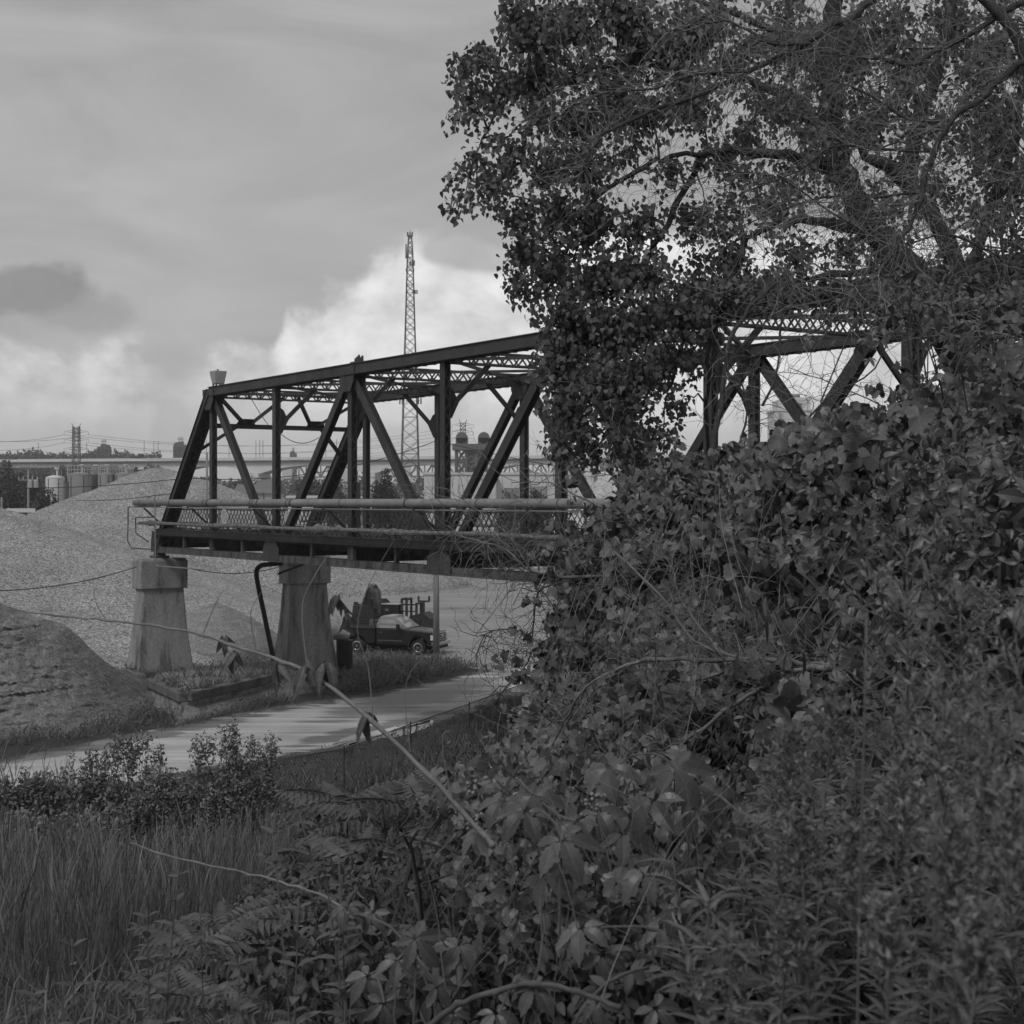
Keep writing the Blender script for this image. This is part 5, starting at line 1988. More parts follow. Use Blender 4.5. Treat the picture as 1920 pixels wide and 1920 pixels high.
shrub('wide dark shrub with ragged top above the reeds, farther from the fence', [(110, 1465, 55, 28), (170, 1450, 45, 26), (200, 1480, 70, 38), (250, 1425, 18, 28), (225, 1415, 30, 20), (285, 1445, 30, 25), (150, 1500, 80, 50), (260, 1510, 80, 50), (90, 1520, 50, 50), (310, 1480, 50, 35), (300, 1540, 60, 45), (200, 1560, 80, 45)], 28, .072, 10500)
shrub('dark rounded shrub with upright sprigs at the end of the chain-link fence', [(380, 1420, 20, 20), (430, 1405, 16, 25), (445, 1432, 35, 24), (500, 1420, 18, 22), (400, 1472, 60, 36), (470, 1475, 50, 40), (340, 1490, 60, 45), (430, 1510, 70, 45), (360, 1540, 60, 40), (510, 1480, 25, 40), (460, 1540, 50, 35), (300, 1470, 40, 30)], 27, .068, 10500)
shrub('straggling light shrub at the end of the reeds by the frame edge', [(20, 1490, 40, 30), (60, 1480, 40, 35), (30, 1530, 50, 40), (90, 1500, 40, 40)], 26, .075, 5000)
shrub('low bush in deep shade below the wide shrub', [(60, 1560, 70, 45), (180, 1560, 80, 45), (110, 1600, 60, 40)], 23, .085, 6000)


# ------------------------------------------------------------------ the big cottonwood behind the vines
def limb(mb, pts, Z, r0, r1, dz=0.0, n=8):
    P = [W(a, b, Z + dz * i / max(1, len(pts) - 1)) for i, (a, b) in enumerate(pts)]
    S = smooth_path(P, 4)
    k = len(S)
    S = [p + Vector(rng.normal(size=3)) * min(.03, (r0 + r1) * .22) for p in S]
    rs = [(r0 + (r1 - r0) * i / (k - 1)) * (1 + .10 * rng.normal()) for i in range(k)]
    mb.tube(S, rs, n)
    return S


def cottonwood():
    Z = 20.0
    base = W(1905, 1180, Z)
    base.z = float(hgt(base.x, base.y)) - .1
    t = thing('cottonwood_tree', 'large leaning cottonwood with heart-shaped leaves before the bridge', 'tree', base)
    # main stem and limbs
    tr = MB()
    P0 = [base, W(1890, 1000, Z), W(1850, 780, Z), W(1775, 620, Z), W(1700, 500, Z)]
    S = smooth_path(P0, 4)
    tr.tube(S, np.linspace(.33, .225, len(S)), 10)
    obj('trunk', tr, 'bark', t, smooth=True)
    spec = [([(1700, 500), (1650, 450), (1602, 370), (1572, 290), (1555, 170), (1565, -20), (1575, -120)], .215, .10, -.6),
            ([(1780, 620), (1800, 540), (1760, 430), (1692, 335), (1640, 300), (1590, 260), (1560, 200)], .165, .02, -1.0),
            ([(1690, 335), (1730, 200), (1770, 90), (1790, -60)], .10, .06, .3),
            ([(1650, 440), (1590, 424), (1500, 412), (1440, 425), (1400, 450)], .085, .03, -.8),
            ([(1600, 370), (1540, 300), (1480, 290), (1400, 283), (1330, 283), (1235, 297)], .09, .03, -1.0),
            ([(1572, 290), (1500, 200), (1400, 150), (1300, 130), (1180, 120), (1100, 130)], .07, .02, -.5),
            ([(1555, 170), (1450, 60), (1300, 0), (1150, -20)], .07, .02, .8),
            ([(1235, 297), (1180, 330), (1100, 390), (1060, 480), (1050, 600)], .04, .015, .2),
            ([(1100, 130), (1020, 180), (990, 175), (950, 190), (905, 260), (880, 330)], .03, .008, .4),
            ([(1020, 180), (950, 130), (890, 125), (860, 130)], .02, .007, .0),
            ([(1330, 283), (1250, 420), (1180, 560), (1150, 700), (1140, 820)], .05, .015, .3),
            ([(1700, 500), (1560, 520), (1400, 540), (1300, 600), (1260, 720)], .06, .02, -.6),
            ([(1800, 540), (1860, 400), (1900, 250), (1930, 50)], .10, .05, .8),
            ([(1400, 450), (1360, 560), (1330, 650), (1325, 760), (1330, 900)], .05, .02, .0)]
    paths = []
    for pts, r0, r1, dz in spec:
        mb = MB()
        paths.append(limb(mb, pts, Z, r0, r1, dz, 7))
        obj('limb', mb, 'bark', t, smooth=True)
    allp = np.array([tuple(p) for pa in paths for p in pa])
    clumps = [  # px, py, rx, ry, weight
        (870, 120, 28, 26, .9), (905, 110, 30, 30, 1.0), (862, 160, 20, 20, .6), (885, 175, 34, 24, .9), (858, 225, 24, 16, .7), (880, 215, 26, 16, .6), (925, 205, 30, 16, .5), (940, 165, 40, 40, 1),
        (920, 265, 24, 20, .6), (885, 305, 30, 20, .7), (860, 340, 26, 14, .5), (845, 395, 18, 12, .4), (880, 380, 24, 20, .5), (915, 355, 40, 30, .8), (945, 330, 30, 30, .7), (925, 395, 14, 14, .3),
        (960, 20, 26, 40, .9), (1000, 60, 60, 60, 1.5), (1000, 140, 60, 50, 1.3), (1075, 40, 70, 60, 1.6), (1160, 30, 70, 60, 1.5), (1060, 130, 55, 45, .8), (1010, 220, 50, 40, .9), (1080, 230, 60, 50, 1.2),
        (970, 290, 40, 40, .7), (1030, 310, 50, 50, 1.0), (1100, 310, 60, 50, 1.0), (970, 400, 36, 40, .8), (985, 460, 32, 40, .9), (960, 510, 18, 36, .6), (985, 545, 26, 30, .8), (1040, 410, 60, 50, 1.2),
        (1040, 500, 55, 55, 1.3), (1060, 590, 60, 60, 1.7), (1050, 680, 50, 60, 1.6), (1120, 420, 60, 60, 1.2), (1130, 520, 70, 60, 1.7), (1130, 620, 70, 60, 1.8), (1120, 710, 60, 60, 1.6), (1070, 770, 50, 50, 1.2),
        (1050, 830, 36, 40, .8), (1100, 830, 50, 50, .9), (1170, 790, 50, 60, 1.2), (1200, 700, 50, 60, 1.3), (1180, 850, 40, 60, 1.0), (1210, 610, 60, 60, 1.6), (1200, 510, 60, 50, 1.3), (1270, 590, 60, 50, 1.3),
        (1250, 690, 40, 50, .9), (1270, 760, 28, 34, .6), (1240, 820, 30, 40, .6), (1150, 200, 60, 60, 1.0), (1150, 130, 60, 50, 1.1), (1230, 90, 70, 70, 1.3), (1210, 220, 60, 50, .9), (1290, 180, 60, 60, .9),
        (1180, 300, 40, 40, .5), (1260, 330, 50, 34, .5), (1300, 60, 70, 70, 1.1), (1280, 420, 50, 40, .6), (1200, 430, 50, 50, .8), (1350, 490, 60, 40, .7), (1340, 560, 70, 40, 1.1), (1420, 540, 70, 40, 1.1),
        (1330, 400, 60, 40, .4), (1380, 100, 70, 80, .8), (1460, 60, 70, 70, .8), (1450, 200, 60, 60, .6), (1540, 130, 70, 70, .7), (1620, 60, 70, 70, .7), (1700, 120, 70, 80, .7), (1790, 60, 80, 70, .7),
        (1870, 100, 70, 80, .8), (1640, 220, 60, 60, .5), (1740, 240, 60, 50, .4), (1850, 260, 70, 70, .6), (1520, 270, 60, 40, .5), (1400, 260, 60, 40, .4), (1480, 350, 60, 40, .4), (1600, 470, 60, 40, .5),
        (1500, 470, 60, 40, .5), (1300, 545, 60, 35, 1.5), (1380, 550, 60, 35, 1.6), (1460, 555, 60, 35, 1.6), (1540, 550, 60, 32, 1.5), (1610, 550, 50, 30, 1.2), (1680, 400, 50, 50, .4), (1840, 420, 60, 60, .5), (1900, 380, 50, 70, .6), (1880, 560, 60, 70, .7), (1640, 560, 60, 40, .8), (1700, 525, 50, 40, 1.0), (1780, 520, 55, 45, 1.2), (1860, 515, 55, 45, 1.3), (1910, 590, 50, 60, 1.3), (1840, 640, 60, 50, 1.1), (1770, 600, 45, 45, .9), (1900, 700, 50, 60, 1.2), (1820, 720, 40, 40, .7), (1680, 590, 35, 30, .6), (1330, 640, 30, 50, .5), (1300, 690, 26, 40, .4)]
    clumps += [(rng.uniform(1290, 1950), rng.uniform(-30, 520), rng.uniform(30, 70), rng.uniform(25, 50), rng.uniform(.25, .55)) for _ in range(60)]
    P, Tt = [], []
    tw = MB()
    for px, py, rx, ry, w in clumps:
        zz = Z + (rng.uniform(-1.6, 1.2) if px < 1330 else rng.uniform(-1.0, 2.4))
        c = np.array(W(px, py, zz))
        near = allp[np.argmin(((allp - c) ** 2).sum(1))]
        tw.tube(curve(near, c, (0, 0, .12), 5, .03), [.018, .015, .012, .009, .007, .005], 4)
        rX, rZ = rx / F * zz, ry / F * zz
        nt = int(7 * w) + 3
        m = int(rx * ry * .12 * w / nt) + 3
        for _ in range(nt):
            d = unit(rng.normal(size=3)) * rng.uniform(.3, 1.0) ** .6
            e = c + d * np.array([rX, rX * 1.1, rZ])
            s = c + d * np.array([rX, rX * 1.1, rZ]) * .15
            path = curve(s, e, (0, 0, .05), 4, .015)
            tw.tube(path, [.006, .005, .004, .003, .002], 3, False)
            f = rng.uniform(.1, 1.05, m)
            q = s[None] + (e - s)[None] * f[:, None] + rng.normal(size=(m, 3)) * .085
            P.append(q)
    # looser leafage between the sprays
    ar = np.array([c_[2] * c_[3] * min(c_[4], 1.2) for c_ in clumps]); ar = ar / ar.sum()
    k = rng.choice(len(clumps), 17000, p=ar)
    cc = np.array(clumps)[k]
    an = rng.uniform(0, 2 * PI, len(k)); rd = np.sqrt(rng.uniform(0, 1, len(k))) * 1.12
    Zs = Z + np.where(cc[:, 0] < 1330, rng.uniform(-2.0, 1.6, len(k)), rng.uniform(-.5, 3.2, len(k)))
    px_ = cc[:, 0] + cc[:, 2] * rd * np.cos(an); py_ = cc[:, 1] + cc[:, 3] * rd * np.sin(an)
    P.append(np.stack([(px_ - 960) / F * Zs, Zs, CZ - (py_ - HZ) / F * Zs], -1))
    P = np.concatenate(P)
    n = len(P)
    obj('twigs', tw, 'twig_dark', t)
    V = place(P, rv(n, .55) + np.array([0, 0, -.85]), rv(n, .75) + np.array([-.3, -.85, .45]), rng.uniform(.05, .10, n), POPLAR[0])
    arr_mesh('crown', V, POPLAR[1], 'leaf_tree', t)
    return n


NLEAF = cottonwood()


# ------------------------------------------------------------------ dead branches hung with fine twigs
def twiggy(label, mains, Z, m, ntw, ltw, seed, base=None, name='dead_tree', cat='tree', curl=.35):
    g = np.random.default_rng(seed)
    P0 = W(mains[0][0][0][0], mains[0][0][0][1], Z)
    b = base or P0
    t = thing(name, label, cat, b)
    paths = []
    for pts, r0, r1, dz in mains:
        mb = MB()
        paths.append((limb(mb, pts, Z, r0, r1, dz, 7), r0, r1))
        obj('branch', mb, 'dead_bark' if m == 'twig' else m, t, smooth=True)
    tw = MB()
    wsum = np.array([len(p[0]) for p in paths], float)
    for i in range(ntw):
        pa, r0, r1 = paths[g.choice(len(paths), p=wsum / wsum.sum())]
        k = g.integers(0, len(pa) - 1)
        s = pa[k]
        dr = (pa[k + 1] - pa[k]).normalized()
        d = Vector(unit(np.array(dr) * .6 + g.normal(size=3) * np.array([.9, .5, .75])))
        L = ltw * g.uniform(.3, 1.0)
        pts = [s]
        v = d
        nseg = 7
        for j in range(nseg):
            v = (v + Vector(g.normal(size=3)) * curl + Vector((0, 0, -.05))).normalized()
            pts.append(pts[-1] + v * (L / nseg))
        rb = g.uniform(.0018, .0040) * Z / 11
        tw.tube(pts, np.linspace(rb, rb * .4, nseg + 1), 3, False)
        for _ in range(2):
            q = pts[g.integers(2, nseg)]
            v2 = Vector(unit(np.array(v) * .4 + g.normal(size=3)))
            p2 = [q]
            for j in range(4):
                v2 = (v2 + Vector(g.normal(size=3)) * .4).normalized()
                p2.append(p2[-1] + v2 * (L * .11))
            tw.tube(p2, np.linspace(rb * .6, rb * .25, 5), 3, False)
    ob = obj('twigs', tw, m, t)
    ob['kind'] = 'stuff'
    return t


bs = W(1990, 900, 13); bs.z = float(hgt(bs.x, bs.y)) - .1
twiggy('bare dead tree with pale curling twigs hanging in front of the cottonwood', [
    ([(2000, 1300), (1985, 700), (1960, 250), (1920, 119), (1851, 175), (1782, 225), (1745, 294), (1729, 359), (1701, 431), (1679, 469)], .046, .014, -.4),
    ([(1965, 300), (1900, 60), (1780, -40), (1660, -10), (1592, 31), (1551, 55), (1507, 84), (1400, 135), (1300, 180), (1175, 228), (1120, 265), (1100, 300), (1094, 325)], .048, .007, .2),
    ([(1920, 0), (1870, 32), (1750, 100), (1705, 121), (1640, 108), (1580, 100), (1510, 96)], .035, .008, .3),
    ([(1782, 225), (1705, 225), (1650, 190), (1590, 160), (1530, 140)], .022, .006, .2),
    ([(1507, 84), (1440, 80), (1390, 50), (1340, 40), (1250, 60)], .018, .005, .2),
    ([(1400, 135), (1300, 140), (1230, 165), (1130, 175), (1060, 210)], .012, .004, .2),
    ([(1745, 285), (1650, 280), (1560, 275), (1500, 320), (1420, 350), (1340, 390)], .014, .004, .2),
    ([(1729, 359), (1640, 370), (1540, 370), (1450, 400), (1380, 430)], .014, .004, .2),
    ([(1680, 469), (1560, 400), (1450, 330), (1330, 330), (1250, 370)], .010, .003, .4),
    ([(1930, 520), (1850, 470), (1760, 440), (1640, 500), (1560, 600), (1480, 640)], .014, .004, -.4),
    ([(1940, 640), (1840, 600), (1740, 530), (1650, 520), (1560, 560), (1500, 590)], .012, .004, -.6),
    ([(1920, 300), (1880, 420), (1890, 560), (1900, 700)], .018, .008, -.3),
], 13.0, 'twig', 1150, 1.3, 3, bs)
bs = W(1560, 1250, 6.6); bs.z = float(hgt(bs.x, bs.y)) - .1
twiggy('fallen bare branch sprawling over the vines below the bridge', [
    ([(1560, 1250), (1480, 1240), (1360, 1238), (1250, 1235), (1180, 1245), (1100, 1290), (1060, 1350), (1030, 1410)], .014, .004, 1.0),
    ([(1560, 1250), (1480, 1260), (1380, 1320), (1300, 1380), (1240, 1420)], .016, .004, .3),
    ([(1400, 1240), (1300, 1200), (1250, 1130), (1180, 1060), (1120, 1000)], .008, .003, .4),
    ([(1360, 1238), (1300, 1160), (1270, 1110), (1260, 1050)], .006, .003, .2),
], 6.6, 'cane', 260, .6, 5, bs, 'fallen_branch', 'branch')
bs = W(1060, 1085, 12); bs.z = float(hgt(bs.x, bs.y)) - .1
twiggy('pale bare branch reaching over the bridge girder from the vines', [
    ([(1150, 1080), (1060, 1082), (995, 1070), (960, 1040), (915, 1018), (870, 1008), (840, 985)], .016, .004, .4),
    ([(995, 1070), (950, 1000), (900, 960), (860, 930)], .007, .002, .2),
    ([(1150, 960), (1080, 930), (1030, 905), (960, 905)], .010, .003, .2),
], 12.0, 'cane', 130, .75, 9, bs, 'fallen_branch', 'branch')
bs = W(1080, 1250, 12.5); bs.z = float(hgt(bs.x, bs.y)) - .1
twiggy('dark thorny twigs hanging over the road beside the vines', [
    ([(1060, 1090), (1010, 1110), (1000, 1180), (990, 1240), (940, 1300), (925, 1330)], .010, .003, .2),
    ([(1050, 1220), (1000, 1200), (960, 1180), (910, 1190), (890, 1240)], .008, .003, .2),
    ([(1050, 1150), (1000, 1090), (960, 1060), (900, 1060)], .006, .002, .2),
], 12.5, 'twig_dark', 150, .6, 12, bs, 'fallen_branch', 'branch')
bs = W(1560, 760, 12); bs.z = float(hgt(bs.x, bs.y)) - .1
twiggy('bare vine stems tangled through the truss above the thicket', [
    ([(1330, 900), (1350, 760), (1370, 640), (1420, 560), (1470, 520)], .028, .012, .3),
    ([(1500, 800), (1560, 740), (1640, 690), (1700, 560), (1740, 500)], .010, .004, .3),
    ([(1430, 760), (1455, 700), (1465, 600), (1470, 520)], .012, .006, .1),
    ([(1380, 850), (1400, 780), (1390, 720), (1350, 650)], .010, .004, .1),
    ([(1740, 960), (1700, 820), (1650, 760), (1560, 720), (1480, 690)], .010, .003, .3),
    ([(1160, 960), (1190, 860), (1130, 770), (1090, 700)], .010, .003, .1),
], 12.5, 'twig', 170, .6, 15, bs, 'bare_vine', 'vine')


# ------------------------------------------------------------------ vine thicket on the right: each vine a plant with its own leaves
GM = [tmpl_mesh('grape_leaf_%d' % i, GRAPES[i], 'leaf_grape') for i in range(3)]
PM = tmpl_mesh('creeper_leaf', PALM, 'leaf_creeper')
FM = tmpl_mesh('frond_leaf', FROND, 'leaf_weed')


def vine(label, clumps, Z, size, n_obj, n_mass, seed, kind='grape', depth=1.35, group='vines of the thicket'):
    """clumps (px,py,rx,ry) form a hanging curtain around depth Z; the nearest leaves are single objects"""
    C = np.array([tuple(W(a, b, Z)) for a, b, _, _ in clumps])
    bx = float(C[:, 0].mean())
    base = Vector((bx, Z + .6, float(hgt(bx, Z + .6))))
    t = thing('grape_vine' if kind == 'grape' else 'creeper_vine', label, 'vine', base, group=group)
    st = MB()
    w = np.array([rx * ry for _, _, rx, ry in clumps], float); w /= w.sum()
    for i, (a, b, rx, ry) in enumerate(clumps):
        for _ in range(2):
            e = Vector(C[i]) + Vector((rng.normal() * rx / F * Z * .5, rng.uniform(-.2, .3), rng.normal() * ry / F * Z * .5))
            st.tube(curve(base + Vector((rng.normal() * .3, rng.normal() * .3, 0)), e, (rng.normal() * .2, 0, .3), 7, .04), np.linspace(.012, .003, 8), 5)
    obj('stems', st, 'twig_dark', t)
    def pts(n, dlo, dhi):
        k = rng.choice(len(clumps), n, p=w)
        q = rng.uniform(-1, 1, (n, 3))
        r = np.array([(clumps[i][2] / F * Z, depth, clumps[i][3] / F * Z) for i in k])
        q[:, 1] = rng.uniform(dlo, dhi, n)
        # soften the box into an ellipse
        ang = rng.uniform(0, 2 * PI, n); rad = np.sqrt(rng.uniform(0, 1, n)) * 1.05
        q[:, 0] = rad * np.cos(ang); q[:, 2] = rad * np.sin(ang)
        o_ = C[k] + q * r
        hol = smooth_noise(o_[:, 0] * 3.2, o_[:, 2] * 3.2, 1.0, 77)      # hollows: leaves sit deeper there
        o_[:, 1] += np.clip(-.08 - hol, 0, .5) * 3.2 * depth
        return o_
    def orient(n):
        return rv(n, .65) + np.array([0, -.25, -.75]), rv(n, .5) + np.array([-.2, -.75, .55])
    P = pts(n_obj, -1.0, -.35)
    tp, nm = orient(n_obj)
    leaf_objects(t, 'leaf', GM if kind == 'grape' else [PM], P, tp, nm, rng.uniform(.35, 1.1, n_obj) ** 1.2 * size)
    if n_mass:
        n_mass = int(n_mass * 1.5)
        P = pts(n_mass, -.9, 1.0)
        tp, nm = orient(n_mass)
        T_ = GRAPES[0] if kind == 'grape' else PALM
        V = place(P, tp, nm, rng.uniform(.35, 1.0, n_mass) * size, T_[0])
        o = arr_mesh('inner_leaves', V, T_[1], 'leaf_grape' if kind == 'grape' else 'leaf_creeper', t, uv=T_[2])
        o['kind'] = 'stuff'


vine('grape vine spilling over the bridge girder at the edge of the thicket', [(1150, 995, 45, 35), (1205, 955, 35, 30), (1120, 1045, 50, 40), (1190, 1025, 65, 60), (1075, 1030, 22, 18)], 12.0, .13, 230, 700, 1)
vine('grape vine hanging beside the road puddle, beneath the bridge girder', [(1110, 1130, 50, 50), (1160, 1110, 70, 60), (1085, 1200, 50, 55), (1140, 1190, 75, 70), (1045, 1265, 35, 40)], 11.5, .125, 230, 800, 2)
vine('low grape vine at the edge of the roadside field', [(1060, 1330, 55, 50), (1110, 1290, 70, 60), (1140, 1380, 90, 60), (1060, 1400, 60, 45), (1000, 1420, 45, 30)], 10.5, .12, 230, 800, 3)
vine('grape vine under the truss between the hanging cottonwood and the middle uprights', [(1240, 945, 55, 50), (1280, 905, 50, 45), (1340, 900, 55, 55), (1290, 980, 85, 65)], 12.5, .115, 220, 900, 4)
vine('grape vine in the middle of the thicket below the second truss upright', [(1240, 1080, 80, 70), (1320, 1060, 80, 80), (1220, 1180, 80, 70), (1320, 1170, 80, 70)], 10.0, .12, 240, 900, 5)
vine('vine mound in front of the truss foot, under the grain elevator', [(1420, 930, 80, 70), (1480, 880, 60, 50), (1400, 1010, 80, 80), (1500, 980, 80, 80), (1440, 860, 40, 40)], 10.5, .125, 250, 1000, 6)
vine('broad-leaved grape vine climbing toward the last truss upright', [(1560, 880, 70, 60), (1640, 830, 70, 60), (1580, 960, 80, 70), (1680, 920, 80, 80), (1520, 820, 40, 40)], 9.0, .135, 260, 1000, 7)
vine('dark grape vine bank right of the thicket middle', [(1480, 1080, 90, 80), (1580, 1060, 90, 80), (1660, 1030, 80, 80), (1540, 1160, 90, 80)], 8.5, .13, 260, 900, 8)
vine('grape vine below the fallen bare branch', [(1220, 1290, 90, 60), (1330, 1280, 90, 70), (1250, 1370, 100, 60), (1360, 1370, 90, 60)], 8.5, .11, 250, 800, 9)
vine('low leafy vine behind the creeper leaves', [(1150, 1450, 90, 60), (1040, 1480, 80, 50), (960, 1500, 60, 40), (1260, 1450, 80, 60)], 7.0, .10, 240, 600, 10)
vine('grape vine behind the tall goldenrod', [(1480, 1260, 90, 80), (1600, 1250, 90, 80), (1700, 1180, 80, 90), (1560, 1360, 100, 70)], 7.0, .12, 260, 800, 11)
vine('vine curtain hanging at the upper edge of the frame side', [(1800, 720, 50, 60), (1860, 650, 50, 70), (1900, 760, 50, 90), (1810, 820, 70, 60), (1890, 560, 40, 50)], 9.0, .085, 200, 220, 12)
vine('creeper curtain beside the last truss upright', [(1690, 560, 50, 50), (1740, 610, 50, 50), (1660, 540, 30, 30), (1790, 560, 50, 40), (1840, 520, 50, 40)], 8.5, .075, 70, 20, 13, 'creeper')
vine('creeper bank with five-fingered leaves at the frame side', [(1820, 900, 80, 70), (1880, 980, 60, 80), (1780, 980, 70, 70), (1860, 1080, 70, 80)], 6.5, .10, 230, 320, 14, 'creeper')
vine('shaded vine below the creeper bank', [(1780, 1160, 90, 80), (1870, 1200, 70, 80), (1750, 1290, 90, 70), (1860, 1330, 80, 80)], 6.0, .11, 220, 500, 15)

# ragged shoots straying out of the thicket
def shoots():
    g = np.random.default_rng(91)
    B_ = [(1105, 1000), (1090, 1060), (1095, 1120), (1050, 1190), (1020, 1260), (1010, 1330), (1010, 1400), (1140, 950), (1200, 915), (1260, 890), (1320, 880), (1750, 770), (1830, 790)]
    st = MB()
    P, Tt = [], []
    for i in range(64):
        a = B_[g.integers(0, len(B_))]
        Z = float(np.interp(a[0], [1000, 1200, 1500, 1800], [11.3, 11.8, 9.6, 8.4])) + g.uniform(-.6, .6)
        s0 = W(a[0] + g.normal() * 30, a[1] + 15 + g.normal() * 25, Z)
        left = 1.0 if a[0] < 1110 else .35
        v = Vector((-left + g.normal() * .5, g.normal() * .3, .7 + g.normal() * .4)).normalized()
        L = g.uniform(.15, .42)
        pts = [s0]
        for j in range(8):
            v = (v + Vector(g.normal(size=3)) * .14 + Vector((0, 0, -.10))).normalized()
            pts.append(pts[-1] + v * (L / 8))
            for _ in range(g.integers(1, 3)):
                P.append(np.array(pts[-1]) + g.normal(size=3) * .02)
        st.tube(pts, np.linspace(.0035, .001, 9), 4, False)
    P = np.array(P); n = len(P)
    tp, nm = rv(n, .6) + np.array([0, -.2, -.7]), rv(n, .5) + np.array([-.2, -.75, .5])
    V = place(P, tp, nm, g.uniform(.03, .085, n), GRAPES[2][0])
    tag(arr_mesh('undergrowth', V, GRAPES[2][1], 'leaf_grape', uv=GRAPES[2][2]), 'small leaves on shoots straying out of the thicket', 'foliage', kind='stuff')
    tag(obj('dry_stalks', st, 'twig_dark'), 'thin shoots straying out of the thicket edge', 'stalks', kind='stuff')


shoots()

# deep leafage closing the thicket behind the single vines
def mass(name, label, regions, size, n, m, tmp, kind='stuff', hollow=False):
    w = np.array([r[2] * r[3] for r in regions], float); w /= w.sum()
    k = rng.choice(len(regions), n, p=w)
    R = np.array(regions)[k]
    ang = rng.uniform(0, 2 * PI, n); rad = np.sqrt(rng.uniform(0, 1, n))
    Zs = R[:, 4] + rng.uniform(-1, 1, n) * R[:, 5]
    px = R[:, 0] + R[:, 2] * rad * np.cos(ang); py = R[:, 1] + R[:, 3] * rad * np.sin(ang)
    P = np.stack([(px - 960) / F * Zs, Zs, CZ - (py - HZ) / F * Zs], -1)
    ok = P[:, 2] > hgt(P[:, 0], P[:, 1]) - .15
    if hollow:
        ok &= smooth_noise(P[:, 0] * 3.2, P[:, 2] * 3.2, 1.0, 77) > -.12
    P = P[ok]; n = len(P)
    V = place(P, rv(n, .7) + np.array([0, -.2, -.6]), rv(n, .6) + np.array([-.2, -.6, .6]), rng.uniform(.55, 1.25, n) * size, tmp[0])
    tag(arr_mesh(name, V, tmp[1], m), label, 'foliage', kind=kind)


mass('undergrowth', 'deep shaded leaves inside the vine thicket', [
    (1215, 1035, 80, 70, 14, 1), (1150, 1170, 90, 95, 13.5, 1), (1120, 1320, 130, 100, 12, 1), (1280, 980, 140, 120, 14, 1), (1280, 1130, 150, 120, 12, 1), (1290, 1300, 150, 110, 10.5, 1), (1450, 950, 150, 110, 12.5, 1),
    (1620, 900, 140, 110, 11.5, 1), (1450, 1100, 150, 130, 11, 1), (1620, 1080, 150, 130, 10, 1), (1450, 1280, 150, 120, 9, .8), (1620, 1260, 150, 130, 8.5, .8), (1800, 850, 160, 130, 11, 1), (1800, 1050, 160, 140, 9, 1), (1800, 1260, 160, 140, 7.5, .8),], .125, 14000, 'leaf_grape', GRAPES[1])
mass('undergrowth', 'small-leaved growth on the slope below the thicket', [
    (900, 1520, 150, 60, 9, 1.2), (700, 1560, 150, 60, 10, 1.2), (1050, 1560, 200, 80, 7, 1), (800, 1660, 220, 80, 7, 1), (600, 1700, 160, 80, 7.5, 1), (1100, 1700, 250, 90, 5.5, .7), (1350, 1560, 220, 110, 6, .8), (1600, 1460, 220, 110, 6, .8),
    (1350, 1750, 250, 110, 4.5, .6), (1650, 1650, 250, 130, 4.5, .6), (700, 1820, 250, 90, 5, .6), (1000, 1850, 250, 90, 4.2, .4), (1350, 1880, 260, 80, 3.6, .3), (1700, 1850, 260, 110, 3.5, .3), (450, 1800, 130, 80, 7, .8), (1850, 1500, 120, 130, 5, .6)], .047, 38000, 'leaf_bush', OVAL)


mass('undergrowth', 'small mixed leaves scattered over the vine thicket', [
    (1260, 1015, 115, 75, 11.5, 1.2), (1150, 1180, 120, 110, 10.5, 1.2), (1130, 1330, 140, 100, 9.5, 1), (1320, 1020, 140, 130, 10, 1), (1320, 1180, 150, 120, 9, 1), (1320, 1330, 150, 110, 7.8, .8), (1480, 950, 150, 110, 9.5, 1),
    (1640, 900, 140, 90, 8.6, 1), (1500, 1130, 150, 130, 8, .8), (1660, 1060, 150, 130, 7.6, .8), (1500, 1300, 150, 120, 6.6, .6), (1680, 1250, 150, 130, 6.2, .6), (1830, 900, 130, 130, 7.5, .8), (1830, 1100, 130, 140, 6.2, .6), (1830, 1300, 130, 140, 5.4, .6)], .055, 9500, 'leaf_bush', OVAL, hollow=True)
mass('undergrowth', 'narrow blades and shoots standing out of the thicket', [
    (1180, 1300, 170, 150, 8.5, 1), (1350, 1250, 180, 180, 7.5, 1), (1550, 1200, 200, 200, 6.5, 1), (1750, 1200, 180, 250, 5.5, .8), (1250, 1480, 200, 100, 5.8, .8), (1000, 1500, 150, 80, 6.5, .8), (800, 1600, 200, 120, 6, .8), (650, 1750, 150, 130, 5, .6)], .12, 700, 'leaf_weed', (LANCE[0] * np.array([.7, 1, 1]), LANCE[1]))


# ------------------------------------------------------------------ near plants
def on_ground(px, Z):
    x = (px - 960) / F * Z
    return Vector((x, Z, float(hgt(x, Z)) - .03))


def creeper(label, nodes, Z, size, base_px,  group='five-leaved creepers in front'):
    """nodes: (px,py,dz,tilt) photo positions of the palmate leaves"""
    base = on_ground(base_px, Z)
    t = thing('creeper_vine', label, 'vine', base, group=group)
    P, tp, nm, sz = [], [], [], []
    st = MB()
    prev = base
    for px, py, dz, k in nodes:
        c = W(px, py, Z + dz)
        st.tube(curve(prev if rng.uniform() < .6 else base, c - Vector((0, 0, .02)), (0, 0, .05), 6, .006), np.linspace(.0045, .002, 7), 5)
        prev = c
        P.append(tuple(c))
        tp.append((rng.normal() * .5, -.55 + rng.normal() * .25, -.55))
        nm.append((rng.normal() * .25 - .25, -.5, .85))
        sz.append(size * k * rng.uniform(.85, 1.15))
    obj('stem', st, 'green_stem', t)
    leaf_objects(t, 'leaf', [PM], np.array(P), np.array(tp), np.array(nm), sz)


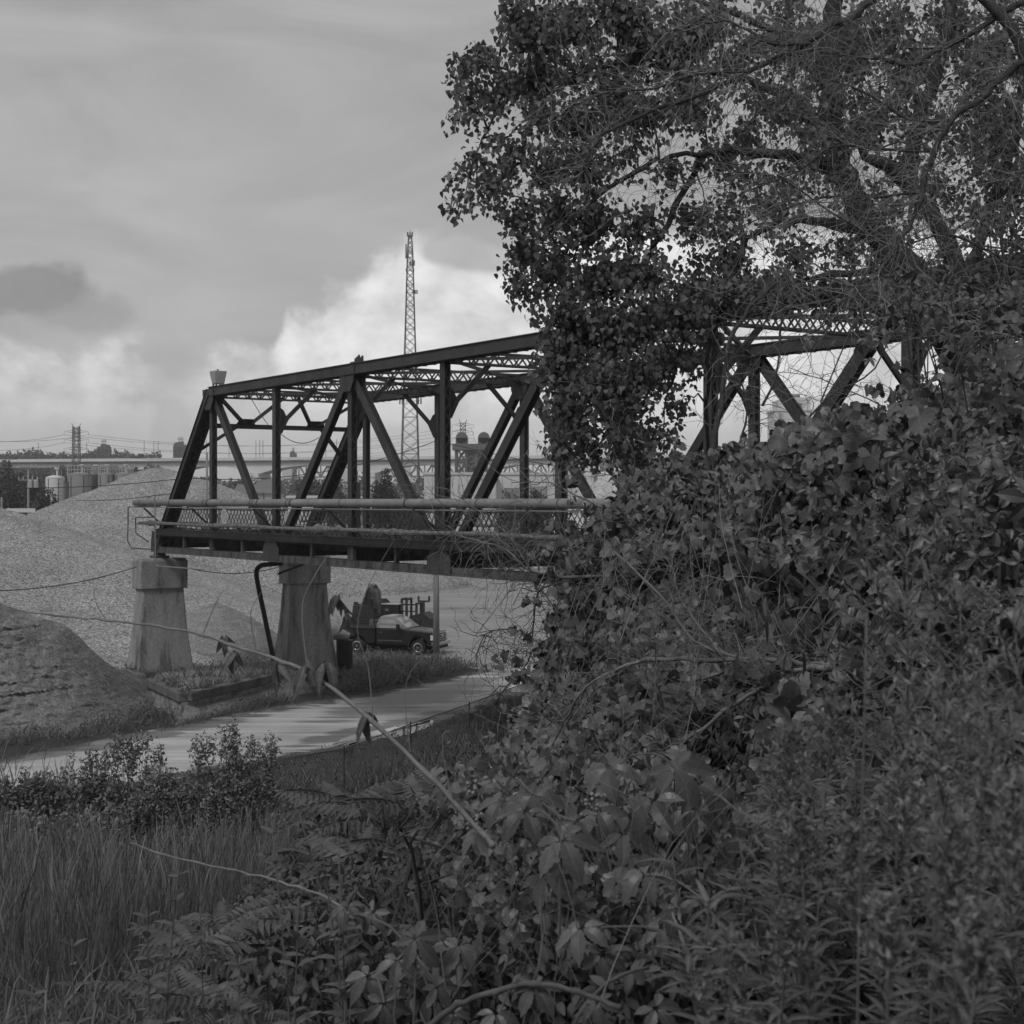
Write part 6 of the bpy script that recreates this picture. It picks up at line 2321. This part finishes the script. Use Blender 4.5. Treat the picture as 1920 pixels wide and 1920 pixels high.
creeper('creeper with big toothed leaves below the fallen branch, lit from above', [(1265, 1440, 0, 1.1), (1140, 1440, .1, .9), (1310, 1470, .1, .9), (1225, 1500, -.1, 1.0), (1300, 1520, .2, 1.1), (1170, 1560, .2, .9), (1120, 1520, .3, .8)], 4.3, .105, 1240)
creeper('creeper whose drooping leaves hang just left of the dark hollow', [(1055, 1575, 0, 1.15), (985, 1520, .1, 1.0), (1000, 1490, .2, .9), (940, 1500, .3, .8), (1080, 1540, .1, .9), (900, 1560, .3, .7), (1020, 1640, .2, .9)], 3.9, .098, 1040)
creeper('creeper with narrow pale leaves low in the middle of the slope', [(780, 1760, 0, 1.0), (745, 1800, .05, .8), (860, 1775, .1, .9), (720, 1880, .1, .9), (690, 1830, .2, .8), (820, 1850, .1, .8), (650, 1700, .3, .8), (700, 1710, .3, .8)], 3.5, .078, 760)
creeper('wilted creeper hanging over the dark hollow', [(1270, 1700, 0, .9), (1300, 1760, .1, .8), (1240, 1740, .1, .8), (1330, 1800, .1, .8), (1090, 1740, .1, .9), (1130, 1790, .1, .8), (1210, 1640, .2, .9), (1400, 1790, .0, 1.0)], 3.4, .078, 1270)
creeper('creeper leaves at the very foot of the picture', [(1230, 1890, 0, .9), (1000, 1850, .1, .8), (930, 1900, .1, .8), (1120, 1880, .2, .7), (1400, 1900, 0, .8), (850, 1900, .2, .7)], 3.0, .07, 1150)

vine('round-leaved vine trailing over the slope beside the long bare cane', [(830, 1570, 50, 40), (900, 1620, 70, 50), (980, 1680, 80, 50), (840, 1650, 50, 40), (930, 1720, 70, 40), (1050, 1660, 60, 50)], 4.6, .062, 150, 260, 31, depth=.5)
vine('grape vine in the shaded hollow below the big creeper leaves', [(1200, 1620, 80, 60), (1330, 1600, 80, 60), (1420, 1540, 70, 60), (1440, 1660, 70, 60)], 4.8, .085, 150, 250, 32, depth=.5)
vine('low vine leaves among the goldenrod stems', [(1560, 1480, 90, 60), (1700, 1450, 90, 60), (1520, 1600, 80, 60), (1840, 1480, 80, 70), (1650, 1570, 80, 60)], 4.6, .08, 180, 250, 33, depth=.5)


def leafy_stem(name, label, base, top, n, size, tmp_mesh, cat, opposite=False, group=None, plume=0, m='leaf_weed', spread=.9, droop=.1, lo=.15, r=.004, bend=None, up=.55):
    """upright herb with leaves along the stem; plume > 0 adds arching flower sprays at the head"""
    t = thing(name, label, cat, base, group=group)
    S = smooth_path([base, base.lerp(top, .5) + (bend or Vector((rng.normal() * .05, rng.normal() * .05, 0))), top], 6)
    obj('stem', MB().tube(S, np.linspace(r, r * .45, len(S)), 6), 'green_stem', t, smooth=True)
    A = np.array([tuple(p) for p in S])
    P, tp, nm, sz = [], [], [], []
    for i in range(n):
        f = lo + (.97 - lo) * i / max(1, n - 1)
        q = A[min(int(f * (len(A) - 1)), len(A) - 1)]
        fr = f * (len(A) - 1) - int(f * (len(A) - 1))
        if int(f * (len(A) - 1)) + 1 < len(A):
            q = q * (1 - fr) + A[int(f * (len(A) - 1)) + 1] * fr
        a0 = i * (PI / 2 if opposite else 2.4) + rng.normal() * .2
        for k in ((0, PI) if opposite else (0,)):
            a = a0 + k
            d = np.array([math.cos(a) * spread, math.sin(a) * spread, up - droop * 6 * (1 - f) * .5 + rng.normal() * .25])
            P.append(q); tp.append(d + rng.normal(size=3) * .12); nm.append((-d[0] * .5, -d[1] * .5 - .15, 1.0))
            sz.append(size * (1.05 - .55 * f ** 2.2) * rng.uniform(.8, 1.15))
    leaf_objects(t, 'leaf', [tmp_mesh], np.array(P), np.array(tp), np.array(nm), sz)
    if plume:
        sp = MB()
        L = plume * 1.5
        bits, bt = [], []
        for i in range(26):
            f = .0 + i / 26
            b = Vector(top) - Vector((0, 0, L * 1.25 * f))
            a = i * 2.4 + rng.normal() * .3
            l = L * (.22 + .30 * f) * rng.uniform(.75, 1.2)
            dirv = Vector((math.cos(a), math.sin(a) * .8, 1.3))
            pts = []
            for j in range(7):
                s = j / 6
                pts.append(b + Vector((dirv.x * l * s, dirv.y * l * s, l * (1.25 * s - .40 * s * s))))
            sp.tube(pts, np.linspace(.0016, .0007, 7), 4)
            for j in range(13):
                s = rng.uniform(.12, 1.03)
                k = min(int(s * 6), 5)
                bits.append(np.array(pts[k].lerp(pts[k + 1], min(s * 6 - k, 1.0))) + rng.normal(size=3) * .0022)
                bt.append((rng.normal() * .8, rng.normal() * .8, .9 + rng.normal() * .3))
        fs = obj('flower_spray', sp, 'green_stem', t)
        V = place(np.array(bits), np.array(bt), rv(len(bits)), rng.uniform(.008, .017, len(bits)), LANCE[0] * np.array([2.2, 1, 1]))
        ob = arr_mesh('buds', V, LANCE[1], 'plume', t)
        ob['kind'] = 'stuff'
    return t


LM = tmpl_mesh('lance_leaf', (LANCE[0] * np.array([1.15, 1, 1.2]), LANCE[1], LANCE[2]), 'leaf_weed')
OM = tmpl_mesh('oval_leaf', OVAL, 'leaf_weed')
DM = tmpl_mesh('drooping_leaf', (LANCE[0] * np.array([1.9, 1, 1.5]), LANCE[1], LANCE[2]), 'leaf_weed')
gold = [  # top px, top py, Z, base px, plume, label
    (1700, 1040, 2.5, 1790, .24, 'tallest goldenrod with a feathery head before the vine bank'),
    (1800, 1120, 2.4, 1830, .18, 'goldenrod with a slim head behind the tallest one'),
    (1900, 1150, 2.2, 1900, .20, 'goldenrod at the very edge of the frame'),
    (1625, 1150, 2.0, 1665, 0, 'slender bare-headed stalk rising through the goldenrod'),
    (1480, 1380, 2.9, 1500, .08, 'short goldenrod with two upright spikes'),
    (1560, 1300, 2.8, 1600, .09, 'goldenrod left of the slender stalk'),
    (1770, 1300, 2.1, 1790, .11, 'goldenrod leaning toward the tallest one'),
    (1860, 1350, 1.9, 1880, .10, 'blurred goldenrod close to the lens near the edge'),
    (1690, 1430, 2.3, 1720, .09, 'goldenrod growing below the feathery head'),
    (1500, 1530, 2.5, 1520, .07, 'low goldenrod beside the dark hollow'),
    (1600, 1560, 2.1, 1620, .07, 'low goldenrod in the lower corner thicket'),
    (1900, 1480, 1.7, 1910, .08, 'nearest goldenrod at the lower edge'),
    (1780, 1560, 1.8, 1800, .07, 'bushy goldenrod near the lower corner'),
    (1660, 1700, 1.8, 1690, .05, 'small leafy goldenrod at the foot of the picture'),
    (1480, 1720, 2.2, 1500, .05, 'thin goldenrod under the wilted creeper'),
    (1840, 1720, 1.6, 1860, .05, 'leafy stalk in the lower corner'),
]
for px, py, Z, bpx, pl, lab in gold:
    top = W(px, py, Z)
    base = on_ground(bpx, Z)
    H = (top - base).length
    leafy_stem('goldenrod' if pl else 'bare_stalk', lab, base, top, 95 if pl else 8, .078 if pl else .03, LM, 'weed', False, 'goldenrod in front', pl, lo=.05 if pl else .3, r=.0030 if pl else .0036, spread=.8, up=.75)

# the dense stand of goldenrod behind the single ones
for i in range(30):
    px = rng.uniform(1290, 1930)
    lo_ = np.interp(px, [1270, 1450, 1600, 1750, 1930], [1560, 1370, 1250, 1120, 1080])
    py = lo_ + rng.uniform(0, 1) ** 1.1 * (1780 - lo_)
    Z = float(np.interp(py, [1080, 1300, 1600, 1900], [4.6, 3.5, 2.7, 2.0])) * rng.uniform(.92, 1.1)
    top = W(px, py, Z)
    base = on_ground(px + rng.normal() * 40, Z)
    t = thing('goldenrod', 'leafy goldenrod in the dense stand filling the near corner', 'weed', base, group='dense goldenrod stand')
    S = smooth_path([base, base.lerp(top, .5) + Vector((rng.normal() * .06, rng.normal() * .05, 0)), top + Vector((rng.normal() * .05, 0, 0))], 6)
    obj('stem', MB().tube(S, np.linspace(.003, .0012, len(S)), 5), 'green_stem', t, smooth=True)
    A_ = np.array([tuple(p) for p in S])
    nl = 110
    f = rng.uniform(.1, 1.0, nl)
    q = np.stack([np.interp(f * (len(A_) - 1), np.arange(len(A_)), A_[:, c_]) for c_ in range(3)], -1)
    a = rng.uniform(0, 2 * PI, nl)
    d = np.stack([np.cos(a) * .8, np.sin(a) * .8, .55 + rng.normal(size=nl) * .3], -1)
    V = place(q, d, np.stack([-d[:, 0] * .5, -d[:, 1] * .5 - .2, np.ones(nl)], -1), .10 * (1.1 - .55 * f ** 2) * rng.uniform(.7, 1.2, nl), LANCE[0] * np.array([1.1, 1, 1.2]))
    arr_mesh('leaves', V, LANCE[1], 'leaf_weed', t, uv=LANCE[2])
    if rng.uniform() < .35:
        L_ = rng.uniform(.10, .22)
        bits, bt = [], []
        for k in range(20):
            ff = k / 20
            b0 = np.array(S[-1]) - np.array([0, 0, L_ * ff])
            aa = k * 2.4
            l = L_ * (.2 + .3 * ff)
            sv = rng.uniform(.1, 1.0, 9)
            bits.append(b0[None] + np.stack([np.cos(aa) * l * sv, np.sin(aa) * .8 * l * sv, l * (1.3 * sv - .4 * sv * sv)], -1) + rng.normal(size=(9, 3)) * .002)
        bits = np.concatenate(bits)
        V = place(bits, rv(len(bits), .8) + np.array([0, 0, .9]), rv(len(bits)), rng.uniform(.007, .015, len(bits)), LANCE[0] * np.array([2.2, 1, 1]))
        ob = arr_mesh('flower_spray', V, LANCE[1], 'plume', t)
        ob['kind'] = 'stuff'

dog = [
    (335, 1625, 4.2, 275, 'upright milkweed with paired leaves and a budded head before the reeds'),
    (275, 1705, 4.3, 285, 'shorter milkweed beside the tall one'),
    (135, 1760, 4.2, 70, 'leaning milkweed low at the frame edge'),
    (375, 1700, 4.5, 390, 'milkweed with a pale head right of the tall one'),
    (510, 1540, 4.0, 570, 'tall milkweed crossing the pale fallen cane'),
    (560, 1520, 4.3, 600, 'milkweed with feathery top below the shrub'),
    (600, 1560, 3.8, 620, 'thick milkweed in the middle of the slope'),
    (450, 1790, 3.8, 480, 'low milkweed at the foot of the picture'),
    (560, 1680, 3.4, 570, 'milkweed with wide leaves near the lower middle'),
    (640, 1640, 3.9, 650, 'milkweed beside the round-leaved vine'),
    (60, 1850, 3.6, 40, 'broad low milkweed in the lower corner'),
]
for px, py, Z, bpx, lab in dog:
    top = W(px, py, Z)
    leafy_stem('milkweed', lab, on_ground(bpx, Z), top, 13, .075, OM, 'weed', True, 'milkweed on the near slope', 0, spread=1.0, lo=.15, r=.004)

# pinnate sumac tufts
sumac = [(650, 1480, 9.5, .75, 5), (720, 1500, 9.0, .8, 6), (800, 1500, 8.5, .8, 6), (860, 1470, 9.5, .7, 5), (760, 1570, 7.8, .75, 6), (690, 1600, 7.5, .7, 5), (640, 1650, 6.8, .6, 5), (610, 1590, 8.0, .6, 5), (420, 1710, 6.3, .5, 6), (380, 1760, 5.8, .5, 6),
         (420, 1850, 5.0, .42, 6), (330, 1850, 5.4, .42, 5), (560, 1830, 4.8, .4, 5), (900, 1450, 10, .7, 5), (500, 1900, 4.6, .4, 5)]
slab = ['sumac tuft nearest the shrub by the fence', 'sumac tuft with drooping fronds above the others', 'sumac tuft crossed by the long bare cane', 'sumac tuft at the edge of the roadside grass', 'sumac tuft in the middle of the slope', 'sumac tuft under the drooping fronds',
        'shaded sumac tuft beside the milkweed', 'small sumac tuft below the shrub', 'fern-like tuft at the foot of the reeds', 'fern-like tuft on the bare soil edge', 'fern-like tuft at the lower edge by the milkweed', 'fern-like tuft on the bare patch', 'fern-like tuft near the lower middle', 'sumac tuft highest on the slope, near the vine leaves', 'fern-like tuft at the very foot of the picture']
for (px, py, Z, L, nf), lab in zip(sumac, slab):
    top = W(px, py, Z)
    base = on_ground(px, Z)
    if base.z > top.z - .1:
        base.z = top.z - .25
    t = thing('sumac', lab, 'shrub', base, group='pinnate tufts on the slope')
    crown_c = Vector((base.x, base.y, top.z - L * .12))
    obj('stem', MB().tube([base, base.lerp(crown_c, .5) + Vector((.02, 0, 0)), crown_c], [.012, .009, .006], 6), 'twig_dark', t)
    n = nf + 5
    a = np.linspace(0, 2 * PI, n, endpoint=False) + rng.uniform(0, 1)
    d = np.stack([np.cos(a), np.sin(a) * .8, rng.uniform(.05, .6, n)], -1)
    leaf_objects(t, 'frond', [FM], np.tile(np.array(crown_c), (n, 1)) + rv(n, .02), d, np.stack([-d[:, 0] * .3, -d[:, 1] * .3 - .2, np.ones(n)], -1), rng.uniform(.42, .72, n) * L)


# ------------------------------------------------------------------ dry stalks standing all through the growth
def stalks(label, n, px0, px1, py0, py1, Z0, Z1, m, seed, lean=.25):
    g = np.random.default_rng(seed)
    mb = MB()
    for _ in range(n):
        Z = g.uniform(Z0, Z1)
        top = W(g.uniform(px0, px1), g.uniform(py0, py1), Z)
        L = g.uniform(.35, 1.1) * (Z / 8) ** .6
        d = Vector((g.normal() * lean, g.normal() * lean * .5, -1)).normalized()
        pts = [top]
        v = d
        for j in range(6):
            v = (v + Vector((g.normal(), g.normal(), g.normal() * .3)) * .10).normalized()
            pts.append(pts[-1] + v * (L / 6))
        r = g.uniform(.0012, .0026) * (Z / 8) ** .7
        mb.tube(pts, np.linspace(r * .5, r * 1.3, 7), 4, False)
        if g.uniform() < .5:
            q = pts[g.integers(1, 4)]
            e = q + Vector((g.normal() * .18, g.normal() * .08, g.uniform(.05, .25)))
            mb.tube(curve(q, e, (0, 0, -.02), 3), [r * .7, r * .6, r * .5, r * .3], 3, False)
    o = obj('dry_stalks', mb, m)
    tag(o, label, 'stalks', kind='stuff')


stalks('thin dry stalks rising through the vine thicket', 210, 1040, 1900, 860, 1330, 6.5, 11.5, 'twig', 61, .45)
stalks('thin stalks among the near weeds', 150, 620, 1900, 1400, 1800, 3.0, 5.5, 'green_stem', 62, .4)
stalks('dry grass stalks in the foreground', 90, 900, 1900, 1350, 1800, 3.0, 5.5, 'twig', 63, .6)


# ------------------------------------------------------------------ canes
def cane(label, pts, Z0, Z1, r0, r1, leaves=(), m='cane', side=()):
    k = len(pts)
    P = [W(a, b, Z0 + (Z1 - Z0) * i / (k - 1)) for i, (a, b) in enumerate(pts)]
    S = smooth_path(P, 5)
    t = thing('bare_cane', label, 'branch', P[0])
    rs = np.linspace(r0, r1, len(S))
    rs = rs * (1 + .35 * (np.arange(len(S)) % 5 == 0) + .06 * rng.normal(size=len(S)))
    S = [p + Vector(rng.normal(size=3)) * .0011 * (1 + 1.5 * (i % 5 == 0)) for i, p in enumerate(S)]
    obj('stem', MB().tube(S, rs, 8), m, t, smooth=True)
    for sp, r in side:
        Q = smooth_path([W(a, b, z) for a, b, z in sp], 4)
        obj('side_shoot', MB().tube(Q, np.linspace(r, r * .4, len(Q)), 5), m, t)
    if leaves:
        L = [(W(a, b, z), s) for a, b, z, s in leaves]
        n = len(L)
        P = np.array([tuple(p) for p, _ in L for _ in range(5)])
        n = len(P)
        leaf_objects(t, 'leaf', [DM], P + rv(n, .006), rv(n, .38) + np.array([0, -.1, -.9]), rv(n, .35) + np.array([-.2, -.9, .3]), [s * rng.uniform(.6, 1.0) for _, s in L for _ in range(5)])


cane('long pale cane slanting up across the road with tufts of drooping leaves', [(925, 1585), (905, 1562), (800, 1450), (690, 1345), (600, 1275), (530, 1240), (440, 1212), (380, 1190), (300, 1175), (200, 1163), (100, 1153), (20, 1140), (-30, 1110)], 4.0, 5.2, .0080, .0020,
     [(690, 1335, 4.3, .10), (575, 1250, 4.4, .12), (520, 1245, 4.4, .09), (610, 1245, 4.4, .10), (420, 1195, 4.7, .07), (435, 1225, 4.6, .09), (635, 1120, 4.4, .09), (700, 1095, 4.4, .085), (650, 1150, 4.4, .07)],
     side=[([(580, 1268, 4.4), (570, 1200, 4.4), (568, 1130, 4.4), (590, 1080, 4.4), (615, 1040, 4.4)], .0036), ([(700, 1350, 4.3), (690, 1250, 4.3), (670, 1180, 4.3), (690, 1100, 4.3), (740, 1010, 4.3)], .0018), ([(770, 1410, 4.2), (760, 1320, 4.2), (770, 1260, 4.2), (830, 1200, 4.2)], .0016),
           ([(200, 1163, 5.0), (180, 1130, 5.0), (175, 1090, 5.0)], .002), ([(380, 1190, 4.8), (410, 1120, 4.8), (430, 1100, 4.8)], .002), ([(480, 1220, 4.6), (470, 1150, 4.6), (490, 1110, 4.6)], .002), ([(850, 1500, 4.1), (835, 1440, 4.1), (830, 1380, 4.1), (845, 1370, 4.1)], .0022)])
cane('pale fallen cane lying across the reeds', [(245, 1580), (300, 1600), (380, 1620), (470, 1638), (560, 1665), (620, 1686), (660, 1720)], 5.0, 4.0, .0025, .0042)
cane('thick curved cane at the foot of the picture', [(800, 1925), (860, 1885), (930, 1858), (1000, 1845), (1080, 1858), (1160, 1890)], 3.2, 3.0, .0065, .0055, m='twig_dark', side=[([(1000, 1845, 3.1), (985, 1900, 3.1), (975, 1960, 3.1)], .004), ([(1000, 1845, 3.1), (1010, 1810, 3.1), (1020, 1740, 3.2)], .004)])
cane('bent cane crossing the dark hollow', [(1070, 1930), (1110, 1870), (1160, 1830), (1210, 1815)], 3.2, 3.3, .0045, .0035, m='twig_dark')
cane('straight leaning stalk in the dark hollow', [(1330, 1930), (1310, 1850), (1280, 1760), (1255, 1700)], 3.1, 3.3, .004, .003, m='twig')
# berries of the creeper
bt = thing('berry_cluster', 'clusters of small round pale berries beside the cane end', 'berries', W(900, 1530, 4.2))
for cx, cy in ((890, 1480), (905, 1535), (885, 1545), (1115, 1500), (1105, 1525)):
    for i in range(9):
        p = W(cx + rng.normal() * 9, cy + rng.normal() * 8, 4.25 + rng.normal() * .015)
        obj('berry', MB().lathe(p, [(.002, -.006), (.0055, -.003), (.0062, 0), (.0055, .003), (.002, .006)], 8), 'berry', bt, smooth=True)

# ------------------------------------------------------------------ the damp summer air
mh = bpy.data.materials.new('haze_air')
mh.use_nodes = True
Th = NT(mh.node_tree)
pv = Th.n('ShaderNodeVolumePrincipled')
pv.inputs['Color'].default_value = (1, 1, 1, 1)
pv.inputs['Density'].default_value = .0003
Th.t.links.new(pv.outputs[0], Th.n('ShaderNodeOutputMaterial').inputs['Volume'])
MATS['haze_air'] = mh
tag(obj('haze', MB().box(-6500, 6500, -100, 9500, -1.5, 62), 'haze_air'), 'thin damp air over the whole yard', 'haze', kind='stuff')

for o_ in bpy.data.objects:
    if '_base' in o_:
        del o_['_base']
